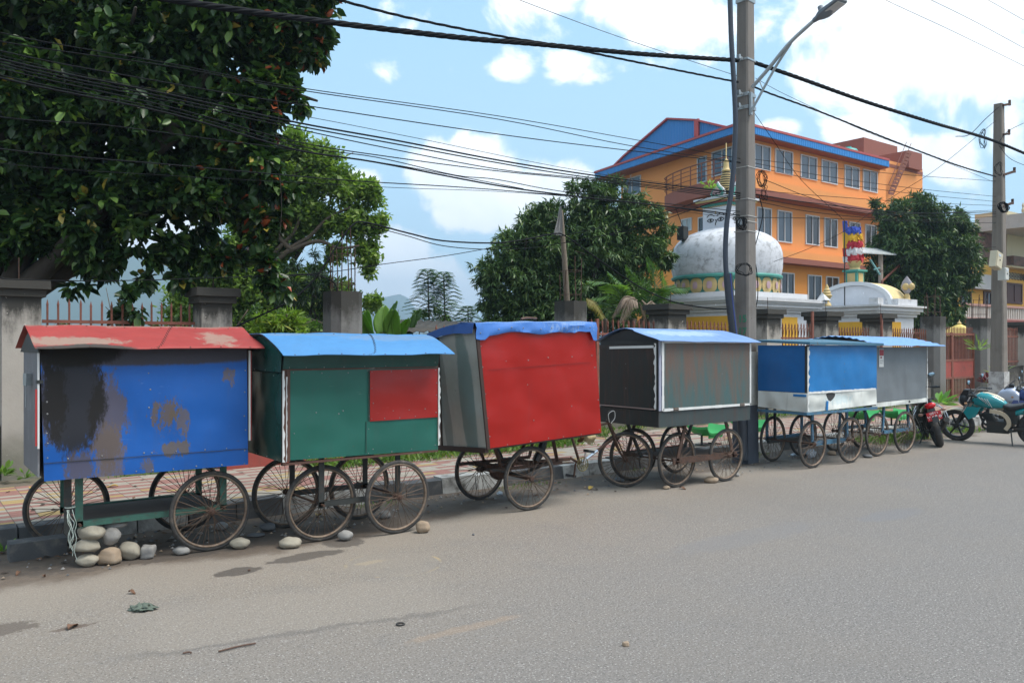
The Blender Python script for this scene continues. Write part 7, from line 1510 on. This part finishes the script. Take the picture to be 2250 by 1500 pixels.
# palms
pm = leafmat('palm_frond_green', (.035, .085, .02), (.10, .19, .035), None, .4, .25); pmb = leafmat('palm_frond_bright', (.11, .20, .04), (.2, .32, .07), None, .45, .35); pmd = leafmat('palm_frond_dead', (.17, .12, .085), (.30, .23, .18), None, .8, .15)
q = atY(1400, 757, 18); e = empty('palm_cluster', (q.x, q.y, .13), 'cluster of arching palm fronds with dry brown ones, left of the white dome', 'palm')
g = MB()
for dx in (-.15, .2, .45): g.tube(smooth_path([V(q.x + dx * .5, q.y, .1), V(q.x + dx, q.y, 1.2), atY(1400 + dx * 60, 700, 18)], 4), .07, 8)
g.build('trunk', BARK, e, smooth='all')
def frond(px0, py0, pm_, px1, py1, ll, n, m_, w_=.035, arch=.18, sag=.05, droop=.35, Y0=18, Y1=None, vee=0):
    g = MB(); a, b_ = atY(px0, py0, Y0), atY(px1, py1, Y1 or Y0 + random.uniform(-.5, .5)); pinnate(g, a, b_, n, ll, w_, droop, arch, rach=.018, sag=sag, up=V(0, 0, 1) if abs((b_ - a).normalized().z) < .85 else V(.8, -.6, 0), vee=vee); g.build('frond', m_, e)
for a in ((1395, 700, 0, 1335, 590, .55, 34, pm), (1395, 700, 0, 1300, 650, .5, 34, pm), (1400, 695, 0, 1375, 575, .6, 36, pm), (1405, 695, 0, 1420, 560, .55, 36, pm), (1405, 695, 0, 1455, 590, .5, 34, pmb), (1410, 700, 0, 1480, 620, .5, 34, pm), (1410, 700, 0, 1515, 625, .42, 34, pm), (1400, 705, 0, 1320, 700, .45, 28, pm), (1380, 700, 0, 1345, 620, .55, 30, pmb), (1420, 700, 0, 1440, 630, .5, 30, pm), (1400, 700, 0, 1290, 610, .42, 30, pm), (1425, 700, 0, 1500, 660, .4, 28, pm), (1370, 700, 0, 1308, 665, .4, 26, pm)): frond(*a, vee=.2 if a[3] < 1450 else 0)
for a in ((1400, 660, 0, 1362, 700, .30, 24, pmd), (1395, 655, 0, 1345, 690, .28, 24, pmd), (1405, 665, 0, 1395, 720, .30, 26, pmd), (1410, 660, 0, 1425, 715, .28, 24, pmd), (1420, 670, 0, 1450, 700, .26, 20, pmd)): frond(*a, arch=.3, sag=.1, droop=.7, Y0=17.2)
q = atY(1295, 700, 15.5); e = empty('yellowing_palm', (q.x, q.y, .13), 'yellowing drooping palm leaf right of the squat concrete column', 'palm'); 
g = MB(); pinnate(g, atY(1330, 700, 15.5), atY(1290, 655, 15.5), 22, .22, .03, .7, .2, rach=.01); g.build('frond', leafmat('yellow_palm', (.16, .12, .02), (.22, .20, .04), None, .6, .3), e); g = MB(); g.tube([V(q.x + .4, q.y, .1), atY(1330, 700, 15.5)], .04, 6); g.build('stem', BARK, e)
# small plants
wm = leafmat('weed_leaf', (.07, .15, .03), (.17, .29, .05), None, .5, .35)
def weed(p, r_, n, L, lab, m_=wm, name='weed', cat='plant', grp=None, wr=.45):
    e = empty(name, p, lab, cat, grp); pp_ = np.array(p)[None]; d = RNG.normal(0, 1, (n, 3)); d[:, 2] = np.abs(d[:, 2]) * .8 + .25; b_ = pp_ + unit(d) * RNG.uniform(.1, 1, (n, 1)) * r_; leaf_mesh('leaves', b_, d + np.array([0, 0, -.3]), L, L * wr, m_, e, 'oval', .2, .3)
    g = MB()
    for i in range(min(n, 8)): g.tube([Vector(p), Vector(b_[i])], .003, 4)
    g.build('stems', wm, e)
weed(onT(10, 1045, 10.9), .10, 26, .09, 'leafy weed at the foot of the first pillar, at the picture edge', grp='weeds along the wall foot'); weed(onT(55, 1050, 10.85), .09, 30, .06, 'small round leafed weed at the foot of the first pillar', grp='weeds along the wall foot')
weed(V(onT(4, 1180, 8.0).x, 7.85, .02), .05, 5, .12, 'single large leaved sprout below the kerb at far left'); weed(V(3.0, 10.9, .15), .08, 16, .05, 'tiny weed seen between the blue cart wheels', grp='weeds along the wall foot')
weed(onT(1560, 415, 16.0) * 1.0, .22, 40, .14, 'sprig of green leaves growing out of the stupa top', leafmat('bright_sprig', (.18, .30, .05), (.32, .45, .09), None, .5, .4))
weed(onT(2150, 770, 10.95), .28, 40, .24, 'hanging green fern on the dark gate column', leafmat('hanging_fern', (.13, .22, .05), (.25, .36, .09), None, .5, .3), wr=.16)
weed(onT(2062, 890, 8.6), .24, 26, .30, 'green leafy plant behind the leaning red motorcycle', leafmat('lush_leaf', (.10, .24, .04), (.2, .4, .07), None, .4, .35), wr=.3)
p = onT(2195, 828, 9.0); weed(p + V(0, 0, .05), .22, 70, .20, 'spiky variegated green and yellow potted plant behind the teal motorcycle', leafmat('spiky_leaf', (.22, .30, .08), (.5, .52, .2), None, .5, .2), wr=.10)
weed(onT(2168, 842, 9.1), .20, 60, .15, 'dark crimson leafed plant beside the spiky potted plant', leafmat('crimson_leaf', (.08, .01, .02), (.2, .03, .04), None, .5, .2), wr=.4)
c = onT(2201, 845, 8.9); g = MB(); g.lathe((c.x, c.y, c.z), [(.07, -.10), (.085, .09), (.09, .09), (.09, .11), (.07, .11)], 16); tag(g.build('plant_pot', simple('white_pot', (.5, .55, .55), .5), None, smooth=True), 'small white pot holding the spiky plant', 'pot')
g = MB(); a, b_ = onT(2150, 880, 9.0), onT(2260, 870, 9.0); g.box((a.x, 8.75, .1), (b_.x, 9.35, c.z - .1)); tag(g.build('planter_ledge', M_low), 'stained concrete planter ledge behind the motorcycles', 'planter')
# grass on the verge and under the fence
def grass(name, n, s0, s1, ta, tb, h_, m_, dens=None, z=.14):
    s = RNG.uniform(s0, s1, n); t_ = RNG.triangular(ta, (ta * .35 + tb * .65), tb, n)
    if dens is not None:
        k = np.array([noise.noise(Vector((a * .9, b_ * 1.4, 2))) for a, b_ in zip(s, t_)]) > dens; s, t_ = s[k], t_[k]
    n = len(s); base = np.stack([s, t_, np.full(n, z)], 1); d = RNG.normal(0, .45, (n, 3)) + np.array([0, 0, .9]); o = leaf_mesh(name, base, d, h_, h_ * .16, m_, None, 'lance', 0, .5, bend=.35); tag(o, kind='stuff'); return o
gm_ = leafmat('grass_blade', (.06, .12, .02), (.16, .26, .045), (.3, .26, .09), .6, .35, .06)
grass('grass', 17000, 4.2, 9.6, 9.3, 11.1, .11, gm_, -.18, .15); grass('grass', 3000, 1.4, 5.0, 10.4, 11.1, .07, gm_, .0); grass('grass', 2600, 9.6, 24, 10.5, 11.1, .10, gm_, -.1); grass('grass', 3200, 13.3, 17.5, 7.2, 8.1, .10, gm_, -.15, .01); grass('grass', 1500, 3.8, 12, 7.6, 8.02, .045, gm_, .12, .0)
ll = RNG.uniform(0, 1, 700); base = np.stack([RNG.uniform(4.4, 8.5, 700), RNG.uniform(9.5, 11, 700), np.full(700, .17)], 1); o = leaf_mesh('ground_cover', base, RNG.normal(0, 1, (700, 3)) * np.array([1, 1, .4]) + np.array([0, 0, .4]), .075, .04, wm, None, 'oval', .2, .3); tag(o, kind='stuff')
# ================================================================ GREEN BENCHES on the footpath
gp = simple('bright_green_paint', (.05, .38, .10), .5, 0, .12, 4, dirt=(.04, .2, .06), da=.25, ds=4)
def bench(c, rz, lab, L=.72):
    e = empty('green_bench', c, lab, 'bench', 'bright green curved benches', (0, 0, rz)); e.scale = (.7, .7, .7); G = []
    for i in range(15):
        f = i / 14 * 2 - 1; zz = .28 + .17 * abs(f) ** 5; xx = f * L / 2 + .06 * f * abs(f) ** 8
        G.append([V(xx, y * (1 + .25 * abs(f) ** 6), zz - .03 * math.cos(y * 7)) for y in (-.21, -.1, 0, .1, .21)])
    g = MB(); g.sheet(G, (0, 0, -.05)); g.build('seat', gp, e, smooth=True, world=False); g = MB(); g.box((-L / 2 + .1, -.20, .17), (L / 2 - .1, -.18, .25)); g.build('apron', gp, e, world=False)
    for sx in (-1, 1): g = MB(); g.bar((sx * L * .34, 0, 0), (sx * L * .34, 0, .25), .035, .035); g.bar((sx * L * .34, -.16, .012), (sx * L * .34, .16, .012), .03, .02); g.build('leg', MT['darkiron'], e, world=False)
    return e
def gz(px, py, z): p = onZ(px, py, z); return V(p.x, p.y, .15)
bench(gz(1556, 944, .38), .1, 'bright green bench on the footpath behind the brown cart'); bench(gz(1648, 930, .40), .1, 'bright green bench half hidden by the big pole'); bench(gz(1895, 908, .40), .05, 'bright green bench behind the white skirted cart'); bench(gz(1968, 906, .40), .05, 'bright green bench seen beneath the grey cart')
# ================================================================ MOTORCYCLES
def motorcycle(name, lab, loc, heading, lean, paintc, accent, steer=0.0, rear=False, cowl=False):
    e = empty(name, loc, lab, 'motorcycle', 'motorcycles parked at the kerb'); e.rotation_euler = (Matrix.Rotation(heading, 4, 'Z') @ Matrix.Rotation(lean, 4, 'X')).to_euler(); e.scale = (.93, .93, .93)
    pt, _, pb = newmat(name + '_paint'); pb.inputs['Base Color'].default_value = (*paintc, 1); pb.inputs['Roughness'].default_value = .22; pb.inputs['Coat Weight'].default_value = .5
    ac_m = simple(name + '_accent', accent, .4, .1, .1, 6); bk = MT['black']; ir = MT['darkiron']; ch = MT['chrome']
    B = lambda g, nm, m_, p=None, sm=True: g.build(nm, m_, p or e, smooth=sm, world=False)
    Rw, wb = .30, 1.32
    for k, (x, tr) in enumerate(((0, .062), (wb, .048))):
        g = MB(); g.lathe((x, 0, Rw), [(.03, -.07), (.05, -.06), (.05, .06), (.03, .07)], 14, 0, 'y')
        for i in range(6):
            a = i * 1.047; g.bar((x + .04 * math.cos(a), 0, Rw + .04 * math.sin(a)), (x + (Rw - .09) * math.cos(a + .15), 0, Rw + (Rw - .09) * math.sin(a + .15)), .028, .03)
        wh = B(g, 'wheel', simple('black_alloy', (.03, .03, .032), .4, .5)); g = MB(); g.torus((x, 0, Rw), Rw - tr * .75, tr, 'y', 40, 12, 0, 1.0); g.build('tyre', MT['rubber'], wh, smooth='all', world=False); g = MB(); g.torus((x, 0, Rw), Rw - tr * 1.55, .014, 'y', 36, 6, 0, 3.0); g.build('rim', simple('alloy_rim', (.05, .05, .055), .35, .6), wh, smooth='all', world=False); g = MB(); g.torus((x, -.075, Rw), .11, .018, 'y', 28, 4, 0, .12); g.build('brake_disc', MT['zinc'], wh, world=False)
    hx_, hz_ = wb - .30, .86
    g = MB()
    for sy in (-1, 1): g.tube([(wb, sy * .085, Rw), (wb - .12, sy * .085, .58)], .026, 10); g.tube([(wb - .12, sy * .085, .56), (hx_ + .02, sy * .085, hz_ + .02)], .019, 8, 1)
    g.box((hx_ - .04, -.11, hz_ - .10), (hx_ + .07, .11, hz_ - .07)); g.box((hx_ - .06, -.11, hz_ + .02), (hx_ + .05, .11, hz_ + .05)); B(g, 'fork', [ir, ch])
    g = MB(); P = []
    for i in range(11):
        a = R(35 + i * 11); P.append((a))
    G = [[V(wb + (Rw + .035) * math.cos(a), y, Rw + (Rw + .035) * math.sin(a) + (-.02 if abs(y) > .05 else 0)) for y in (-.07, -.045, 0, .045, .07)] for a in P]; g.sheet(G, (0, 0, -.006)); B(g, 'front_mudguard', ac_m)
    g = MB(); P = smooth_path([V(hx_ - .14, -.36, hz_ + .10), V(hx_ - .04, -.22, hz_ + .14), V(hx_ - .0, -.08, hz_ + .07), V(hx_ + .0, .08, hz_ + .07), V(hx_ - .04, .22, hz_ + .14), V(hx_ - .14, .36, hz_ + .10)], 4); g.tube(P, .012, 8)
    for sy in (-1, 1): g.tube([(hx_ - .13, sy * .34, hz_ + .105), (hx_ - .19, sy * .45, hz_ + .085)], .019, 8); g.tube([(hx_ - .06, sy * .30, hz_ + .12), (hx_ - .1, sy * .42, hz_ + .11)], .006, 5)
    B(g, 'handlebar', bk)
    for sy in (-1, 1):
        g = MB(); g.tube([(hx_ - .08, sy * .28, hz_ + .12), (hx_ - .05, sy * .36, hz_ + .30)], .006, 6); g.ball((hx_ - .05, sy * .39, hz_ + .34), (.018, .075, .045), 14, 8); g.ball((hx_ - .062, sy * .39, hz_ + .34), (.012, .062, .036), 14, 8, 1); B(g, 'mirror', [bk, simple('mirror_face', (.3, .42, .5), .08, .9)])
    g = MB(); g.ball((hx_ + .15, 0, hz_ - .06), (.09, .10, .13), 18, 12); g.ball((hx_ + .20, 0, hz_ - .07), (.055, .075, .09), 14, 8, 1); g.prism([(hx_ + .06, -.07, hz_ + .05), (hx_ + .20, -.06, hz_ + .04), (hx_ + .13, -.05, hz_ + .14), (hx_ + .05, -.06, hz_ + .14)], (0, .13, 0)); B(g, 'headlight', [bk, simple('headlight_glass', (.4, .42, .44), .1, .3)])
    for x_, y_ in ((hx_ + .08, .17), (hx_ + .08, -.17)): g = MB(); g.ball((x_, y_, hz_ - .10), (.028, .035, .022), 10, 6); g.tube([(x_ - .02, y_ * .4, hz_ - .1), (x_, y_, hz_ - .1)], .007, 5, 1); B(g, 'indicator', [simple('indicator_lens', (.35, .18, .08), .3), bk])
    # tank: lofted
    def loft(secs, n=16, mi=0, g=None, pw=.75):
        g = g or MB(); vs = []; 
        for (x, zc, hw, hu, hd) in secs:
            for k in range(n):
                a = 2 * math.pi * k / n; c_, s_ = math.cos(a), math.sin(a); y = hw * math.copysign(abs(c_) ** pw, c_); z = zc + (hu if s_ > 0 else hd) * math.copysign(abs(s_) ** pw, s_); vs.append((x, y, z))
        fs = []
        for i in range(len(secs) - 1):
            for k in range(n): fs.append((i * n + k, (i + 1) * n + k, (i + 1) * n + (k + 1) % n, i * n + (k + 1) % n))
        fs += [tuple(range(n)), tuple(reversed([(len(secs) - 1) * n + k for k in range(n)]))]; g.add(vs, fs, mi); return g
    g = loft([(.46, .74, .06, .03, .05), (.52, .76, .10, .07, .09), (.62, .78, .135, .12, .12), (.76, .80, .16, .15, .14), (.88, .81, .155, .145, .13), (.97, .80, .11, .10, .12), (1.02, .79, .07, .05, .08)]); B(g, 'tank', pt)
    g = loft([(.50, .80, .045, .04, .04), (.62, .84, .06, .075, .02), (.78, .87, .07, .092, .02), (.92, .88, .055, .065, .02), (1.0, .83, .03, .03, .03)]); B(g, 'tank_cover', ac_m)
    for sy in (-1, 1):
        g = MB(); g.prism([(.84, sy * .16, .70), (1.08, sy * .17, .70), (1.14, sy * .17, .60), (1.06, sy * .16, .46), (.94, sy * .15, .52)], (0, sy * .025, 0)); B(g, 'side_shroud', pt, sm=False)
        g = MB()
        for k in range(4): g.bar((.66 + k * .045, sy * .165, .70 + k * .035), (.74 + k * .045, sy * .168, .86 + k * .01), .012, .004)
        B(g, 'tank_graphic', simple(name + '_graphic', (.5, .5, .48), .4))
        g = MB(); P = [V(.70, sy * .17, .64), V(.52, sy * .17, .61), V(.42, sy * .16, .52), V(.40, sy * .15, .40), V(.46, sy * .15, .30)]; P = smooth_path(P, 4)
        for a, b_ in zip(P, P[1:]): g.bar(a, b_, .07, .02, 0, (0, 1, 0))
        B(g, 'frame_cover', ac_m)
    g = loft([(-.22, .86, .05, .03, .03), (-.1, .84, .10, .045, .04), (.08, .80, .12, .04, .05), (.2, .74, .12, .04, .06), (.38, .70, .13, .045, .07), (.52, .73, .08, .04, .06)]); B(g, 'seat', simple(name + '_seat', (.03, .03, .033), .6, 0, .2, 20, .3, 150))
    g = loft([(-.42, .84, .03, .02, .02), (-.3, .80, .08, .045, .05), (-.1, .74, .11, .05, .07), (.12, .68, .12, .05, .08), (.3, .62, .11, .04, .08)]); B(g, 'tail', pt)
    g = MB(); g.tube([(-.15, .10, .86), (-.34, .09, .90), (-.36, 0, .90), (-.34, -.09, .90), (-.15, -.10, .86)], .012, 7); B(g, 'grab_rail', bk)
    g = MB(); g.prism([(-.36, -.05, .76), (-.44, -.05, .74), (-.52, -.05, .50), (-.47, -.05, .50), (-.40, -.05, .66), (-.2, -.05, .68)], (0, .10, 0)); B(g, 'rear_mudguard', bk)
    g = MB(); g.ball((-.40, 0, .79), (.06, .095, .055), 16, 10); B(g, 'tail_light', simple('tail_lens', (.55, .01, .015), .15))
    for sy in (-1, 1): g = MB(); g.ball((-.38, sy * .19, .67), (.03, .045, .028), 10, 6); g.tube([(-.38, sy * .04, .67), (-.38, sy * .16, .67)], .009, 6, 1); B(g, 'indicator', [simple('rear_indicator', (.30, .18, .13), .3), bk])
    if rear:
        nm_ = Matrix.Translation((-.485, 0, .61)) @ Matrix.Rotation(R(-14), 4, 'Y'); M3 = nm_.to_3x3(); g = MB(); g.rbox((-.485, 0, .61), (.008, .24, .155), M3); pl = B(g, 'number_plate', simple('plate_red', (.55, .03, .04), .45, 0, .06), sm=False)
        wt = simple('plate_white', (.75, .75, .75), .5, 0, .05)
        for txt, sz, dz in (('४८९०', .105, -.022), ('प्रदेश ३', .045, .052)):
            Mx = nm_ @ Matrix.Translation((-.006, 0, dz)) @ Matrix.Rotation(R(-90), 4, 'Z') @ Matrix.Rotation(R(90), 4, 'X'); o = text_obj(txt, sz, wt, pl, Mx, 'plate_number', .0008, 1.05)
    g = MB(); g.box((.42, -.12, .22), (.78, .12, .44)); g.lathe((.68, -.13, .33), [(.11, 0), (.11, -.02), (.06, -.04)], 20, 1, 'y'); g.tube([(.70, 0, .42), (.84, 0, .58)], .085, 12, 0)
    for k in range(7): g.torus((.72 + k * .018, 0, .45 + k * .02), .10, .006, 'z', 18, 4)
    B(g, 'engine', [ir, MT['zinc']])
    g = MB(); g.tube([(1.0, 0, .78), (.86, 0, .36), (.6, 0, .24), (.30, 0, .34), (.36, 0, .66), (1.0, 0, .84)], .024, 8); g.tube([(.36, 0, .66), (-.30, 0, .74)], .02, 8); g.box((.28, -.08, .40), (.50, .08, .66))
    for sy in (-1, 1): g.bar((.34, sy * .10, .32), (0, sy * .10, Rw), .04, .05); g.tube([(.02, sy * .12, Rw + .05), (.16, sy * .11, .66)], .018, 8)
    B(g, 'frame', ir)
    g = MB(); g.tube(smooth_path([V(.86, -.05, .45), V(.9, -.08, .28), V(.7, -.13, .20), V(.4, -.15, .22), V(.2, -.17, .28)], 4), .022, 8); g.tube([(.22, -.17, .28), (.08, -.18, .34), (-.34, -.19, .48)], [.03, .05, .048], 12); g.bar((.1, -.235, .40), (-.25, -.24, .50), .06, .008, 1); B(g, 'exhaust', [ir, MT['zinc']])
    g = MB(); g.bar((.38, .12, .26), (.30, .34, .0), .022, .014); g.bar((.30, .34, .006), (.26, .38, .006), .04, .012); B(g, 'kickstand', ir)
    g = MB(); 
    for sy in (-1, 1): g.tube([(.38, sy * .12, .30), (.37, sy * .26, .29)], .014, 6); g.tube([(.08, sy * .13, .40), (.07, sy * .24, .40)], .012, 6)
    B(g, 'footpeg', bk)
    if rear:
        for sy in (-1, 1): g = MB(); g.tube(smooth_path([V(.15, sy * .16, .72), V(.02, sy * .26, .62), V(.0, sy * .28, .42), V(.12, sy * .26, .30), V(.25, sy * .18, .34)], 4), .010, 7); g.tube(smooth_path([V(.2, sy * .14, .78), V(.1, sy * .24, .66), V(.1, sy * .26, .40)], 4), .008, 6); B(g, 'saree_guard', ch)
    if cowl:
        g = loft([(.98, .74, .20, .12, .22), (1.08, .82, .19, .12, .24), (1.2, .84, .16, .10, .22), (1.32, .80, .10, .07, .14), (1.38, .76, .04, .03, .05)]); B(g, 'fairing', ac_m); g = MB(); g.prism([(1.26, -.08, .90), (1.05, -.12, 1.10), (1.05, .12, 1.10), (1.26, .08, .90)], (0.0, 0, .01)); B(g, 'windscreen', simple('smoked_screen', (.05, .06, .08), .1), sm=False)
    return e
p = onZ(2262, 975, 0)
motorcycle('motorcycle', 'black motorcycle with red tail lamp and red number plate, leaning, seen from behind', (13.98, 6.72, 0), R(36), R(-17), (.03, .012, .015), (.025, .025, .03), rear=True)
motorcycle('motorcycle', 'teal motorcycle with cream tank top parked facing the wall at the right edge', (15.3, 5.75, 0), R(97), R(-8), (.006, .22, .24), (.52, .44, .32))
motorcycle('motorcycle', 'blue and white faired motorcycle cut by the right picture edge, beyond the teal one', (18.0, 6.1, 0), R(108), R(-8), (.04, .07, .22), (.45, .5, .62), cowl=True)
